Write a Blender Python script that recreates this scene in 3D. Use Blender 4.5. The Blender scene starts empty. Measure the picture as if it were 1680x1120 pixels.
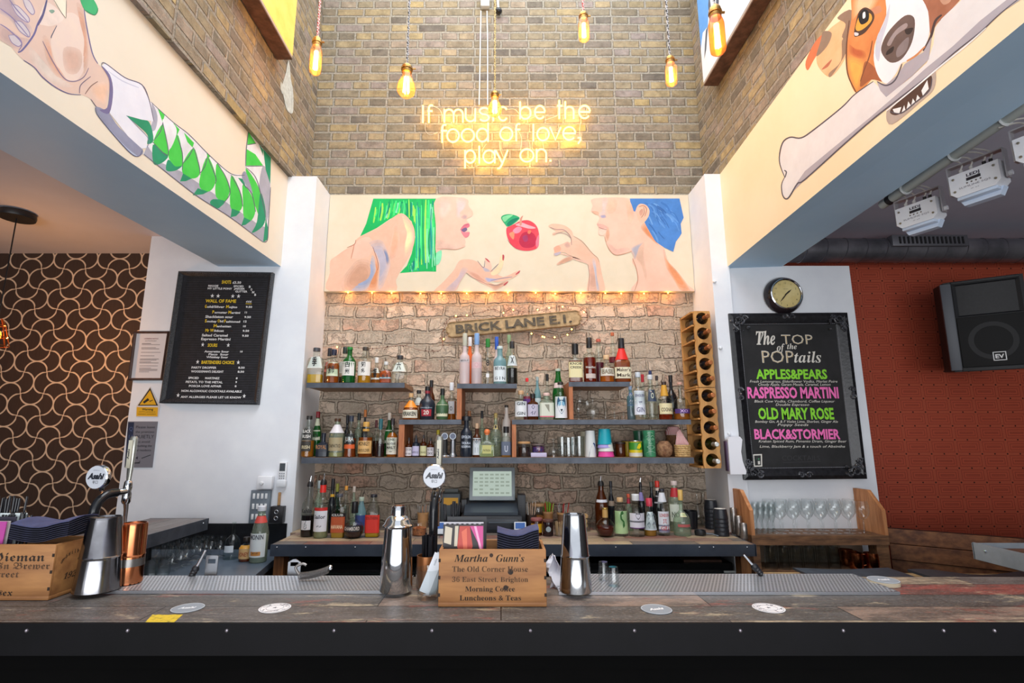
import bpy, bmesh, math, random
from mathutils import Vector, Matrix, noise as mnoise
random.seed(7)
S = bpy.context.scene
COL = S.collection
PI = math.pi
# ------------------------------------------------------------------ camera, world, light, exposure
HC = 1.62                      # eye height
F, CX, CY, HZ = 850.0, 822.0, 560.0, 718.0
TH = math.atan((HZ-CY)/F); CT, ST = math.cos(TH), math.sin(TH)
cam = bpy.data.cameras.new('camera'); cam.sensor_width = 36; cam.lens = F/1680*36
cam.shift_x = (840-CX)/1680; cam.clip_start = .05
co = bpy.data.objects.new('camera', cam); COL.objects.link(co)
co.location = (0, 0, HC); co.rotation_euler = (PI/2+TH, 0, 0); S.camera = co
S.view_settings.view_transform = 'Standard'; S.view_settings.look = 'None'
S.view_settings.exposure = 0.05; S.view_settings.gamma = 1; S.view_settings.use_curve_mapping = False
S.cycles.transparent_max_bounces = 32
S.cycles.max_bounces = 10; S.cycles.sample_clamp_indirect = 6; S.cycles.caustics_reflective = False; S.cycles.caustics_refractive = False
W = bpy.data.worlds.new('sky'); S.world = W; W.use_nodes = True
_n = W.node_tree.nodes; _l = W.node_tree.links
_tc = _n.new('ShaderNodeTexCoord'); _sp = _n.new('ShaderNodeSeparateXYZ'); _cr = _n.new('ShaderNodeValToRGB')
_l.new(_tc.outputs['Generated'], _sp.inputs[0]); _l.new(_sp.outputs['Z'], _cr.inputs[0])
_cr.color_ramp.elements[0].position = 0.0; _cr.color_ramp.elements[0].color = (.86, .88, .92, 1)
_cr.color_ramp.elements[1].position = .75; _cr.color_ramp.elements[1].color = (1.0, 1.04, 1.12, 1)
_l.new(_cr.outputs[0], _n['Background'].inputs[0]); _n['Background'].inputs[1].default_value = 1.15
def lamp(name, kind, loc, power, col=(1, 1, 1), size=1, sy=None, rot=(0, 0, 0), parent=None):
    d = bpy.data.lights.new(name, kind); d.energy = power; d.color = col
    if kind == 'AREA':
        d.size = size
        if sy: d.shape = 'RECTANGLE'; d.size_y = sy
    else: d.shadow_soft_size = size
    o = bpy.data.objects.new(name, d); COL.objects.link(o); o.location = loc; o.rotation_euler = rot
    if parent: o.parent = parent
    return o
# daylight falling through the glass roof of the light well, and an added unseen fill lamp behind the viewer, tilted up to brighten the soffits
lamp('skylight_daylight', 'AREA', (0.05, 1.7, 6.3), 195, (.93, .97, 1), 3.0, 4.0)
lamp('front_fill_light', 'AREA', (0, -2.9, 1.2), 165, (.95, .97, 1), 6.5, 2.2, (PI/2+.3, 0, 0))
# ------------------------------------------------------------------ pixels measured on the photograph -> places in the room
def ray(px, py):
    u, v = (px-CX)/F, (CY-py)/F
    return Vector((u, CT-v*ST, ST+v*CT))
def U(px, py, Y): d = ray(px, py); return Vector((0, 0, HC))+d*(Y/d.y)
def UX(px, py, X): d = ray(px, py); return Vector((0, 0, HC))+d*(X/d.x)
def UZ(px, py, Z): d = ray(px, py); return Vector((0, 0, HC))+d*((Z-HC)/d.z)
# ------------------------------------------------------------------ materials
def C(h, a=1):
    if not isinstance(h, str): return (h[0], h[1], h[2], a)
    h = h.lstrip('#'); r = [int(h[i:i+2], 16)/255 for i in (0, 2, 4)]
    return tuple((c/12.92 if c <= .04045 else ((c+.055)/1.055)**2.4) for c in r)+(a,)
class NT:
    def __init__(s, name):
        s.m = bpy.data.materials.new(name); s.m.use_nodes = True; s.t = s.m.node_tree; s.t.nodes.clear()
        s.out = s.n('ShaderNodeOutputMaterial')
    def n(s, t, **k):
        x = s.t.nodes.new(t)
        for a, b in k.items(): setattr(x, a, b)
        return x
    def k(s, a, b): s.t.links.new(a, b)
    def set(s, sock, v):
        if hasattr(v, 'is_output'): s.k(v, sock)
        else: sock.default_value = v
    def math(s, op, a, b=0., c=0.):
        x = s.n('ShaderNodeMath', operation=op); s.set(x.inputs[0], a); s.set(x.inputs[1], b); s.set(x.inputs[2], c); return x.outputs[0]
    def mix(s, f, a, b, mode='MIX'):
        x = s.n('ShaderNodeMix', data_type='RGBA', blend_type=mode); s.set(x.inputs[0], f); s.set(x.inputs[6], a); s.set(x.inputs[7], b); return x.outputs[2]
    def ramp(s, f, stops, const=False):
        x = s.n('ShaderNodeValToRGB'); r = x.color_ramp
        if const: r.interpolation = 'CONSTANT'
        while len(r.elements) < len(stops): r.elements.new(.5)
        for e, (p, c) in zip(r.elements, stops): e.position = p; e.color = C(c) if not isinstance(c, float) else (c, c, c, 1)
        s.k(f, x.inputs[0]); return x.outputs[0]
    def noise(s, vec, scale, detail=3, rough=.55):
        x = s.n('ShaderNodeTexNoise'); x.inputs['Scale'].default_value = scale; x.inputs['Detail'].default_value = detail; x.inputs['Roughness'].default_value = rough
        if vec is not None: s.k(vec, x.inputs['Vector'])
        return x.outputs[0], x.outputs[1]
    def pos(s): return s.n('ShaderNodeNewGeometry').outputs['Position']
    def obj(s): return s.n('ShaderNodeTexCoord').outputs['Object']
    def scale(s, vec, sc, loc=(0, 0, 0), rot=(0, 0, 0)):
        x = s.n('ShaderNodeMapping'); x.inputs['Scale'].default_value = sc; x.inputs['Location'].default_value = loc; x.inputs['Rotation'].default_value = rot; s.k(vec, x.inputs[0]); return x.outputs[0]
    def bsdf(s, col, rough=.5, metal=0., spec=.5, bump=None, bs=.3, bd=.01, **kw):
        b = s.n('ShaderNodeBsdfPrincipled'); s.set(b.inputs['Base Color'], col if hasattr(col, 'is_output') else C(col)); s.set(b.inputs['Roughness'], rough); s.set(b.inputs['Metallic'], metal)
        b.inputs['Specular IOR Level'].default_value = spec
        for a, v in kw.items(): s.set(b.inputs[a.replace('_', ' ')], v)
        if bump is not None:
            q = s.n('ShaderNodeBump'); q.inputs['Strength'].default_value = bs; q.inputs['Distance'].default_value = bd; s.k(bump, q.inputs['Height']); s.k(q.outputs[0], b.inputs['Normal'])
        s.k(b.outputs[0], s.out.inputs[0]); return s.m
_MC = {}
def M(col, rough=.5, metal=0., spec=.5, **kw):
    key = (col, rough, metal, spec, tuple(sorted(kw.items())))
    if key not in _MC:
        _MC[key] = NT('plain_'+str(col).lstrip('#')).bsdf(col, rough, metal, spec, **kw)
    return _MC[key]
def MN(name, c1, c2, scale=8, rough=.5, metal=0., stretch=(1, 1, 1), bs=0., lo=.35, hi=.65, world=False, spec=.5):
    key = ('N', name)
    if key not in _MC:
        t = NT(name); v = t.scale(t.pos() if world else t.obj(), stretch); f, _ = t.noise(v, scale, 5, .6)
        c = t.ramp(f, [(lo, c1), (hi, c2)])
        _MC[key] = t.bsdf(c, rough, metal, spec, bump=f if bs else None, bs=bs, bd=.004)
    return _MC[key]
def EM(col, st):
    key = ('E', col, st)
    if key not in _MC:
        t = NT('lit'); e = t.n('ShaderNodeEmission'); e.inputs[0].default_value = C(col); e.inputs[1].default_value = st; t.k(e.outputs[0], t.out.inputs[0]); _MC[key] = t.m
    return _MC[key]
def GLASS(tint='#f8fbfa', edge='#c4d0ce', g=1.0, body=0.0, bodycol='#ffffff'):
    """thin clear glass: tinted see-through wall, darker at the rim, with a fresnel gloss"""
    key = ('G', tint, edge, g, body, bodycol)
    if key not in _MC:
        t = NT('glass'); lw = t.n('ShaderNodeLayerWeight'); lw.inputs[0].default_value = .35
        tr = t.n('ShaderNodeBsdfTransparent'); t.k(t.mix(t.math('POWER', lw.outputs['Facing'], 3.), C(tint), C(edge)), tr.inputs[0])
        sh = tr.outputs[0]
        if body:
            df = t.n('ShaderNodeBsdfDiffuse'); df.inputs[0].default_value = C(bodycol)
            mx = t.n('ShaderNodeMixShader'); mx.inputs[0].default_value = body; t.k(sh, mx.inputs[1]); t.k(df.outputs[0], mx.inputs[2]); sh = mx.outputs[0]
        gl = t.n('ShaderNodeBsdfGlossy'); gl.inputs['Roughness'].default_value = .04
        fr = t.n('ShaderNodeLayerWeight'); fr.inputs[0].default_value = .5; fo = t.math('ADD', .045, t.math('MULTIPLY', t.math('POWER', fr.outputs['Facing'], 5.), .8))
        mx = t.n('ShaderNodeMixShader'); t.k(t.math('MULTIPLY', fo, g), mx.inputs[0]); t.k(sh, mx.inputs[1]); t.k(gl.outputs[0], mx.inputs[2])
        t.k(mx.outputs[0], t.out.inputs[0]); _MC[key] = t.m
    return _MC[key]
def LIQ(col, dens=.6):
    """spirit in a bottle: partly see-through colour"""
    key = ('L', col, dens)
    if key not in _MC:
        t = NT('liquid'); tr = t.n('ShaderNodeBsdfTransparent'); tr.inputs[0].default_value = C(col)
        df = t.n('ShaderNodeBsdfPrincipled'); df.inputs['Base Color'].default_value = C(col); df.inputs['Roughness'].default_value = .15
        mx = t.n('ShaderNodeMixShader'); mx.inputs[0].default_value = dens; t.k(tr.outputs[0], mx.inputs[1]); t.k(df.outputs[0], mx.inputs[2]); t.k(mx.outputs[0], t.out.inputs[0]); _MC[key] = t.m
    return _MC[key]
# ------------------------------------------------------------------ mesh builder
_TX = {}
def text_mesh(s, bold=0., shear=0.):
    k = (s, bold, shear)
    if k not in _TX:
        c = bpy.data.curves.new('t', 'FONT'); c.body = s; c.offset = bold; c.shear = shear; c.resolution_u = 2
        o = bpy.data.objects.new('t', c)
        me = bpy.data.meshes.new_from_object(o)
        _TX[k] = ([(v.co.x, v.co.y) for v in me.vertices], [tuple(p.vertices) for p in me.polygons])
        bpy.data.objects.remove(o); bpy.data.curves.remove(c); bpy.data.meshes.remove(me)
    return _TX[k]
def U_math(s, style):
    """letters of another hand: bold serif, black letter, script, italic"""
    base = {'serif': (0x1D400, 0x1D41A), 'black': (0x1D56C, 0x1D586), 'script': (0x1D4D0, 0x1D4EA), 'ital': (0x1D468, 0x1D482), 'sans': (0x1D5D4, 0x1D5EE)}[style]
    dg = {'serif': 0x1D7CE, 'sans': 0x1D7EC}.get(style)
    return ''.join(chr(base[0]+ord(c)-65) if 'A' <= c <= 'Z' else chr(base[1]+ord(c)-97) if 'a' <= c <= 'z' else chr(dg+ord(c)-48) if dg and c.isdigit() else c for c in s)
class B:
    def __init__(s): s.v = []; s.f = []; s.mi = []; s.mats = []
    def mat(s, m):
        if m not in s.mats: s.mats.append(m)
        return s.mats.index(m)
    def add(s, vs, fs, m):
        k = len(s.v); i = s.mat(m); s.v += [tuple(v) for v in vs]
        for f in fs: s.f.append(tuple(a+k for a in f)); s.mi.append(i)
        return s
    def hexa(s, p, m):   # p: 4 bottom points (ccw), 4 top points
        return s.add(p, [(3, 2, 1, 0), (4, 5, 6, 7), (0, 1, 5, 4), (1, 2, 6, 5), (2, 3, 7, 6), (3, 0, 4, 7)], m)
    def box(s, x0, x1, y0, y1, z0, z1, m, bev=0., M4=None):
        if bev <= 0:
            p = [(x0, y0, z0), (x1, y0, z0), (x1, y1, z0), (x0, y1, z0), (x0, y0, z1), (x1, y0, z1), (x1, y1, z1), (x0, y1, z1)]
            if M4: p = [M4 @ Vector(q) for q in p]
            return s.hexa(p, m)
        bm = bmesh.new(); bmesh.ops.create_cube(bm, size=1)
        for v in bm.verts: v.co = ((x0+x1)/2+v.co.x*(x1-x0), (y0+y1)/2+v.co.y*(y1-y0), (z0+z1)/2+v.co.z*(z1-z0))
        bmesh.ops.bevel(bm, geom=bm.edges[:], offset=bev, segments=2, affect='EDGES', profile=.5)
        bm.verts.index_update(); vs = [M4 @ v.co if M4 else v.co.copy() for v in bm.verts]; fs = [[v.index for v in f.verts] for f in bm.faces]; bm.free()
        return s.add(vs, fs, m)
    def lathe(s, prof, m, O=(0, 0, 0), n=16, ax=None, sx=1., sy=1., cap=True, rot=0.):
        """prof [(r, z)...] turned about +z (or about the direction ax) at O"""
        O = Vector(O); R = Matrix.Identity(3) if ax is None else Vector((0, 0, 1)).rotation_difference(Vector(ax)).to_matrix()
        vs = []; fs = []
        for r, z in prof:
            for i in range(n):
                a = 2*PI*i/n+rot; vs.append(O+R @ Vector((r*math.cos(a)*sx, r*math.sin(a)*sy, z)))
        for j in range(len(prof)-1):
            for i in range(n):
                k = (i+1) % n; fs.append((j*n+i, j*n+k, (j+1)*n+k, (j+1)*n+i))
        if cap:
            if prof[0][0] > 1e-5: fs.append(tuple(range(n))[::-1])
            if prof[-1][0] > 1e-5: fs.append(tuple((len(prof)-1)*n+i for i in range(n)))
        return s.add(vs, fs, m)
    def cyl(s, a, b, r, m, n=12, r2=None):
        a, b = Vector(a), Vector(b); return s.lathe([(r, 0), (r if r2 is None else r2, (b-a).length)], m, a, n, b-a)
    def tube(s, pts, r, m, n=8, closed=False):
        P = [Vector(p) for p in pts]; N = len(P); vs = []; fs = []; up = None
        for i, p in enumerate(P):
            t = (P[(i+1) % N]-P[i-1]) if closed else (P[min(i+1, N-1)]-P[max(i-1, 0)])
            t = t.normalized() if t.length > 1e-9 else Vector((0, 0, 1))
            if up is None: up = t.orthogonal().normalized()
            up = up-t*up.dot(t)
            up = up.normalized() if up.length > 1e-6 else t.orthogonal().normalized()
            w = t.cross(up); rr = r[i] if isinstance(r, (list, tuple)) else r
            for k in range(n):
                a = 2*PI*k/n; vs.append(p+up*math.cos(a)*rr+w*math.sin(a)*rr)
        for i in range(N if closed else N-1):
            j = (i+1) % N
            for k in range(n):
                q = (k+1) % n; fs.append((i*n+k, i*n+q, j*n+q, j*n+k))
        if not closed: fs += [tuple(range(n))[::-1], tuple((N-1)*n+k for k in range(n))]
        return s.add(vs, fs, m)
    def ball(s, c, r, m, n=10, sx=1, sy=1, sz=1):
        k = max(4, n//2); return s.lathe([(max(r*math.sin(PI*i/k), 1e-6), -r*sz*math.cos(PI*i/k)) for i in range(k+1)], m, c, n, sx=sx, sy=sy)
    def poly(s, pts, m): return s.add(pts, [tuple(range(len(pts)))], m)
    def prism(s, pts, d, m):
        d = Vector(d); P = [Vector(p) for p in pts]; n = len(P)
        return s.add(P+[p+d for p in P], [tuple(range(n)), tuple(range(2*n-1, n-1, -1))]+[(i, (i+1) % n, n+(i+1) % n, n+i) for i in range(n)], m)
    def disc(s, c, r, nrm, m, n=24):
        return s.lathe([(r, 0), (1e-6, 0)], m, c, n, nrm, cap=False)
    def text(s, t, O, ux, uy, m, h=None, w=None, align='c', bold=0., shear=0., wrap=None):
        """flat lettering: O is the baseline anchor; h = size of a capital, w = full width"""
        v, f = text_mesh(t, bold, shear)
        if not v: return s
        O, ux, uy = Vector(O), Vector(ux).normalized(), Vector(uy).normalized()
        x0, x1 = min(a for a, _ in v), max(a for a, _ in v)
        sy = (h or 1)/.73; sx = w/(x1-x0) if w else sy
        if h is None: sy = sx
        o = {'c': (x0+x1)/2, 'l': x0, 'r': x1}[align]
        if wrap:   # wrapped round an upright cylinder of radius wrap centred at O (facing -y)
            vs = []
            for a, b in v:
                ang = (a-o)*sx/wrap; vs.append(O+Vector((math.sin(ang)*wrap, -math.cos(ang)*wrap, b*sy)))
            return s.add(vs, f, m)
        return s.add([O+ux*(a-o)*sx+uy*b*sy for a, b in v], f, m)
    def build(s, name, parent=None, smooth=True, loc=None, ang=38):
        me = bpy.data.meshes.new(name); L = Vector(loc) if loc is not None else Vector()
        me.from_pydata([tuple(Vector(v)-L) for v in s.v] if loc is not None else s.v, [], s.f)
        for m in s.mats: me.materials.append(m)
        me.polygons.foreach_set('material_index', s.mi)
        bm = bmesh.new(); bm.from_mesh(me); bmesh.ops.recalc_face_normals(bm, faces=bm.faces); bm.to_mesh(me); bm.free()
        if smooth:
            me.polygons.foreach_set('use_smooth', [True]*len(me.polygons)); me.set_sharp_from_angle(angle=math.radians(ang))
        o = bpy.data.objects.new(name, me); COL.objects.link(o); o.location = L
        if parent is not None: o.parent = parent
        return o
def tag(o, label, cat, group=None, kind=None):
    if label: o['label'] = label
    if cat: o['category'] = cat
    if group: o['group'] = group
    if kind: o['kind'] = kind
    return o
def thing(name, label, cat, loc=(0, 0, 0), rz=0., group=None, rot=None):
    o = bpy.data.objects.new(name, None); COL.objects.link(o); o.empty_display_size = .05
    o.location = loc; o.rotation_euler = rot or (0, 0, rz)
    return tag(o, label, cat, group)
def solo(name, b, label, cat, group=None, **kw):   # a thing that is one mesh, its origin at its own base
    xs, ys, zs = zip(*b.v); c = ((min(xs)+max(xs))/2, (min(ys)+max(ys))/2, min(zs))
    return tag(b.build(name, loc=c, **kw), label, cat, group)
def struct(name, b, smooth=False): o = b.build(name, smooth=smooth); o['kind'] = 'structure'; return o
def dup(root, loc, rz=None, label=None, group=None, rot=None):
    r = root.copy(); COL.objects.link(r); r.location = loc
    if rz is not None: r.rotation_euler = (0, 0, rz)
    if rot is not None: r.rotation_euler = rot
    if label: r['label'] = label
    if group: r['group'] = group
    for ch in list(root.children):
        c = ch.copy(); COL.objects.link(c); c.parent = r
        for g in list(ch.children):
            d = g.copy(); COL.objects.link(d); d.parent = c
    return r
def spline(pts, k=6, closed=True):
    P = [Vector(p) for p in pts]; n = len(P); out = []
    for i in range(n if closed else n-1):
        g = (lambda j: P[j % n]) if closed else (lambda j: P[max(0, min(n-1, j))])
        a, b, c, d = g(i-1), g(i), g(i+1), g(i+2)
        for q in range(k):
            t = q/k; out.append(.5*(2*b+(c-a)*t+(2*a-5*b+4*c-d)*t*t+(3*b-a-3*c+d)*t**3))
    if not closed: out.append(P[-1])
    return out
# ------------------------------------------------------------------ the room
YB, YP = 4.10, 3.73            # back wall, and the white wall / piers in front of it
def Zp(py, Y): return U(CX, py, Y).z
Z_WELL = 6.25
XBL, XBR = U(510, 290, YB).x, U(1153, 290, YB).x          # brick light well
XRL, XRR = U(545, 325, YB).x, U(1130, 480, YB).x+.03      # recess behind the bar
ZM1, ZM0 = Zp(325, YB), Zp(481, YB)                       # painted panel above the shelves
Z_SOF = Zp(437, YP); Z_PIER = Zp(289, YP); Z_CEIL = Zp(388, YP)
XIL, XIR = U(468, 350, YP).x, U(1183, 350, YP).x          # inner faces of the two beams
XOL, XOR = U(358, 437, YP).x, U(1283, 437, YP).x          # outer lower edges
XWL, XWR = U(246, 410, YP).x, U(1393, 437, YP).x          # outer ends of the white walls

def brickmat(name, stops, mortar, axis, bw=.25, rh=.083, ms=.013, dist=0., bstr=.6, bd=.012, mlow=.0, soot=None, rough=.9, squash=1., sootf=.5, crack=0., edge=.6, grime=.38):
    t = NT(name); p = t.pos(); sp = t.n('ShaderNodeSeparateXYZ'); t.k(p, sp.inputs[0])
    cb = t.n('ShaderNodeCombineXYZ'); t.k(sp.outputs[axis], cb.inputs[0]); t.k(sp.outputs['Z'], cb.inputs[1]); v = cb.outputs[0]
    if dist:
        _, nc = t.noise(v, 5.5, 4, .6); a = t.n('ShaderNodeVectorMath', operation='SUBTRACT'); t.k(nc, a.inputs[0]); a.inputs[1].default_value = (.5, .5, .5)
        b = t.n('ShaderNodeVectorMath', operation='SCALE'); t.k(a.outputs[0], b.inputs[0]); b.inputs['Scale'].default_value = dist
        d = t.n('ShaderNodeVectorMath', operation='ADD'); t.k(v, d.inputs[0]); t.k(b.outputs[0], d.inputs[1]); v = d.outputs[0]
    bt = t.n('ShaderNodeTexBrick', offset=.5, squash=squash, squash_frequency=2); t.k(v, bt.inputs['Vector'])
    bt.inputs['Color1'].default_value = (0, 0, 0, 1); bt.inputs['Color2'].default_value = (1, 1, 1, 1); bt.inputs['Scale'].default_value = 1
    bt.inputs['Mortar Size'].default_value = ms; bt.inputs['Mortar Smooth'].default_value = .55; bt.inputs['Brick Width'].default_value = bw; bt.inputs['Row Height'].default_value = rh
    bt.inputs['Mortar'].default_value = (.5, .5, .5, 1)
    c = t.ramp(bt.outputs['Color'], stops)
    n1, _ = t.noise(p, 14, 6, .65); n2, _ = t.noise(p, 60, 4, .7); n3, _ = t.noise(p, 2.2, 4, .6)
    c = t.mix(t.math('MULTIPLY', t.ramp(n1, [(.35, .0), (.7, 1.)]), sootf), c, C(soot or '#3b352e'))
    if crack:
        nk, _ = t.noise(v, 7, 5, .68); ck = t.math('ABSOLUTE', t.math('SUBTRACT', nk, .5))
        c = t.mix(t.ramp(ck, [(.0, crack), (.045, .0)]), c, C('#3a2c22'))
    mcol = t.mix(n2, C(mortar), C(soot or '#3b352e'))
    mf = bt.outputs['Fac']
    if mlow:   # mortar smeared over the faces
        mf = t.math('MAXIMUM', mf, t.math('MULTIPLY', t.ramp(n3, [(.45, .0), (.62, 1.)]), mlow))
    c = t.mix(mf, c, mcol)
    c = t.mix(t.math('MULTIPLY', t.ramp(bt.outputs['Fac'], [(.02, .0), (.3, 1.), (.75, .0)]), edge), c, C('#2a231d'))  # shade in the joints painted as a dark line round each brick
    c = t.mix(t.math('MULTIPLY', t.ramp(n2, [(.55, .0), (.85, 1.)]), grime), c, C('#2a2622'))
    h = t.math('ADD', t.math('SUBTRACT', 1., bt.outputs['Fac']), t.math('MULTIPLY', t.math('ADD', n1, n2), .55))
    return t.bsdf(c, rough, 0, .15, bump=h, bs=bstr, bd=bd)
_stock = [(.0, '#968a74'), (.18, '#a8997c'), (.34, '#7d756b'), (.48, '#b8a47c'), (.62, '#9b8d78'), (.78, '#a3958c'), (.9, '#bfa876'), (1., '#8a8076')]
m_brick = brickmat('london_stock_brick', _stock, '#cfc6b4', 'X', squash=.62, dist=.012, bd=.02)
m_brick_side = brickmat('london_stock_brick_side', [(p, c) for p, c in _stock], '#c6bbaa', 'Y', squash=.62, dist=.012, bd=.02)
m_rough = brickmat('old_rough_brick', [(.0, '#e8cdb6'), (.2, '#f0d9c2'), (.4, '#dccab6'), (.55, '#ecd0b8'), (.7, '#e4b49a'), (.85, '#cdbdac'), (1., '#e6d4c0')], '#e6d8c4', 'X', bw=.235, rh=.112, ms=.014, dist=.085, bstr=.9, bd=.03, mlow=.9, soot='#7a6450', sootf=.18, crack=.6, edge=.3, grime=.16)
m_white = MN('white_painted_wall', '#dfe2e8', '#e9ecf0', 3, .55, bs=.08, world=True)
m_cream = MN('cream_paint', '#e2d9c8', '#e8dfce', 2, .6, world=True)
m_cream_r = MN('cream_paint_warm', '#f0d9b4', '#f4e0be', 2, .6, world=True)
m_soffit = MN('soffit_bounce_blue', '#b2d2ec', '#bcd9f0', 2, .55, world=True)  # bluish bounce light from below is put into this base colour
m_ceil = MN('dull_ceiling_paint', '#d0ccd4', '#d8d4dc', 1.5, .7, world=True)
m_ceil_r = MN('grey_ceiling_paint', '#c4c4d4', '#cccddc', 1.5, .7, world=True)
m_dark = M('#121114', .6)

b = B(); b.box(-6, 6, -3, 4.6, -.1, 0, MN('dark_floor_boards', '#2a211c', '#3a2e27', 5, .6, stretch=(.3, 4, 1), world=True)); struct('floor', b)
# brick above, rough brick in the recess
b = B(); b.box(XBL-.4, XBR+.4, YB, YB+.35, ZM1-.02, Z_WELL, m_brick); struct('wall_back', b)
b = B(); b.box(XRL-.05, XRR+.1, YB, YB+.35, .5, ZM1-.02, m_rough); struct('wall_recess', b)
# the white walls with the piers beside the recess
b = B(); b.box(XWL, XRL, YP, YB+.3, 0, Z_CEIL+.02, m_white); b.box(XIL-.012, XRL, YP, YB+.02, Z_CEIL+.02, Z_PIER, m_white); struct('wall_left', b)
b = B(); b.box(XRR, XWR, YP, YB+.3, 0, Zp(436, YP), m_white); b.box(XRR, XIR+.012, YP-.035, YP, 0, Z_PIER, m_white); b.box(XRR, XIR+.012, YP, YB+.02, Zp(436, YP), Z_PIER, m_white); struct('wall_right', b)
# beams with painted inner faces; their edges run a touch out of level, as the photograph shows
def beam(name, side, pb_far, pb_near, pt_far, pt_near, po_far, po_near, mface):
    X = XIL if side < 0 else XIR; XO = XOL if side < 0 else XOR
    def line(pf, pn, x):
        a = U(*pf, YP); n = UX(*pn, x); k = (a.z-n.z)/(a.y-n.y); return lambda y: a.z+k*(y-a.y)
    lb, lt, lo = line(pb_far, pb_near, X), line(pt_far, pt_near, X), line(po_far, po_near, XO)
    y0, y1 = -.8, YP
    P = [(X, y0, lb(y0)), (X, y1, lb(y1)), (XO, y1, lo(y1)), (XO, y0, lo(y0))]
    T = [(X, y0, lt(y0)), (X, y1, lt(y1)), (XO, y1, lt(y1)), (XO, y0, lt(y0))]
    bb = B()
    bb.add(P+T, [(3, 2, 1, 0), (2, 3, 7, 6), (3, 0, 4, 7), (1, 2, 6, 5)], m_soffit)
    bb.add(P+T, [(4, 5, 6, 7), (0, 1, 5, 4)], mface)
    struct(name, bb); return X, lt
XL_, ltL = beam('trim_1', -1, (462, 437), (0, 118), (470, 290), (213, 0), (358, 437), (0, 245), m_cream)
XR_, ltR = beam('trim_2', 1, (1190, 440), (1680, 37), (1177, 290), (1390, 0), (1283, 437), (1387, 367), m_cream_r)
for name, X, Xo, lt in (('wall_well_left', XBL, XBL-.5, ltL), ('wall_well_right', XBR, XBR+.5, ltR)):
    b = B(); y0, y1 = -.8, YB+.02
    b.hexa([(X, y0, lt(y0)), (Xo, y0, lt(y0)), (Xo, y1, lt(y1)), (X, y1, lt(y1)), (X, y0, Z_WELL), (Xo, y0, Z_WELL), (Xo, y1, Z_WELL), (X, y1, Z_WELL)], m_brick_side); struct(name, b)
b = B(); b.box(-6, XOL+.05, -3, 4.6, Z_CEIL+.002, Z_CEIL+.2, m_ceil); struct('ceiling_left', b)
ZCR = Zp(392, 4.1)
b = B(); b.box(XOR-.05, 6, -3, 4.6, ZCR, ZCR+.2, m_ceil_r); struct('ceiling_right', b)

# wallpaper on the left: pale sinuous lines in two families of half circles
def wallpaper_waves():
    t = NT('dark_wave_wallpaper'); sp = t.n('ShaderNodeSeparateXYZ'); t.k(t.pos(), sp.inputs[0]); o = U(53, 424.5, YB); q = .1815
    x = t.math('DIVIDE', t.math('SUBTRACT', sp.outputs['X'], o.x), q); y = t.math('DIVIDE', t.math('SUBTRACT', o.z, sp.outputs['Z']), q*.945)
    def fam(x, y):
        i = t.math('FLOOR', t.math('ADD', x, .5)); j = t.math('FLOOR', y)
        dx = t.math('SUBTRACT', x, i); dy = t.math('SUBTRACT', t.math('SUBTRACT', y, j), .5)
        d = t.math('SQRT', t.math('ADD', t.math('MULTIPLY', dx, dx), t.math('MULTIPLY', dy, dy)))
        e = t.math('ABSOLUTE', t.math('SUBTRACT', d, .5))
        par = t.math('SUBTRACT', t.math('MULTIPLY', t.math('FLOORED_MODULO', t.math('ADD', i, j), 2.), 2.), 1.)   # -1 even, 1 odd
        return t.math('MULTIPLY', t.math('LESS_THAN', e, .033), par), dy, par, e
    m1, dy, par, e = fam(x, y)
    l1 = t.math('MULTIPLY', t.math('LESS_THAN', e, .033), t.math('GREATER_THAN', t.math('MULTIPLY', dy, par), -.0))
    m2, dx, par2, e2 = fam(y, x)
    l2 = t.math('MULTIPLY', t.math('LESS_THAN', e2, .033), t.math('LESS_THAN', t.math('MULTIPLY', dx, par2), .0))
    ln = t.math('MAXIMUM', l1, l2); g, _ = t.noise(t.scale(t.pos(), (60, 1, 4)), 2, 3)
    return t.bsdf(t.mix(ln, t.mix(g, C('#33261f'), C('#46352c')), C('#cdb59b')), .6, 0, .3)
b = B(); b.box(-6, XWL+.3, YB, YB+.3, 0, Z_CEIL+.01, wallpaper_waves()); struct('wall_back_left', b)
b = B(); b.box(-6, XWL+.0, YB-.05, YB, 0, Zp(851, YB), m_dark); struct('baseboard_left', b)
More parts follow.
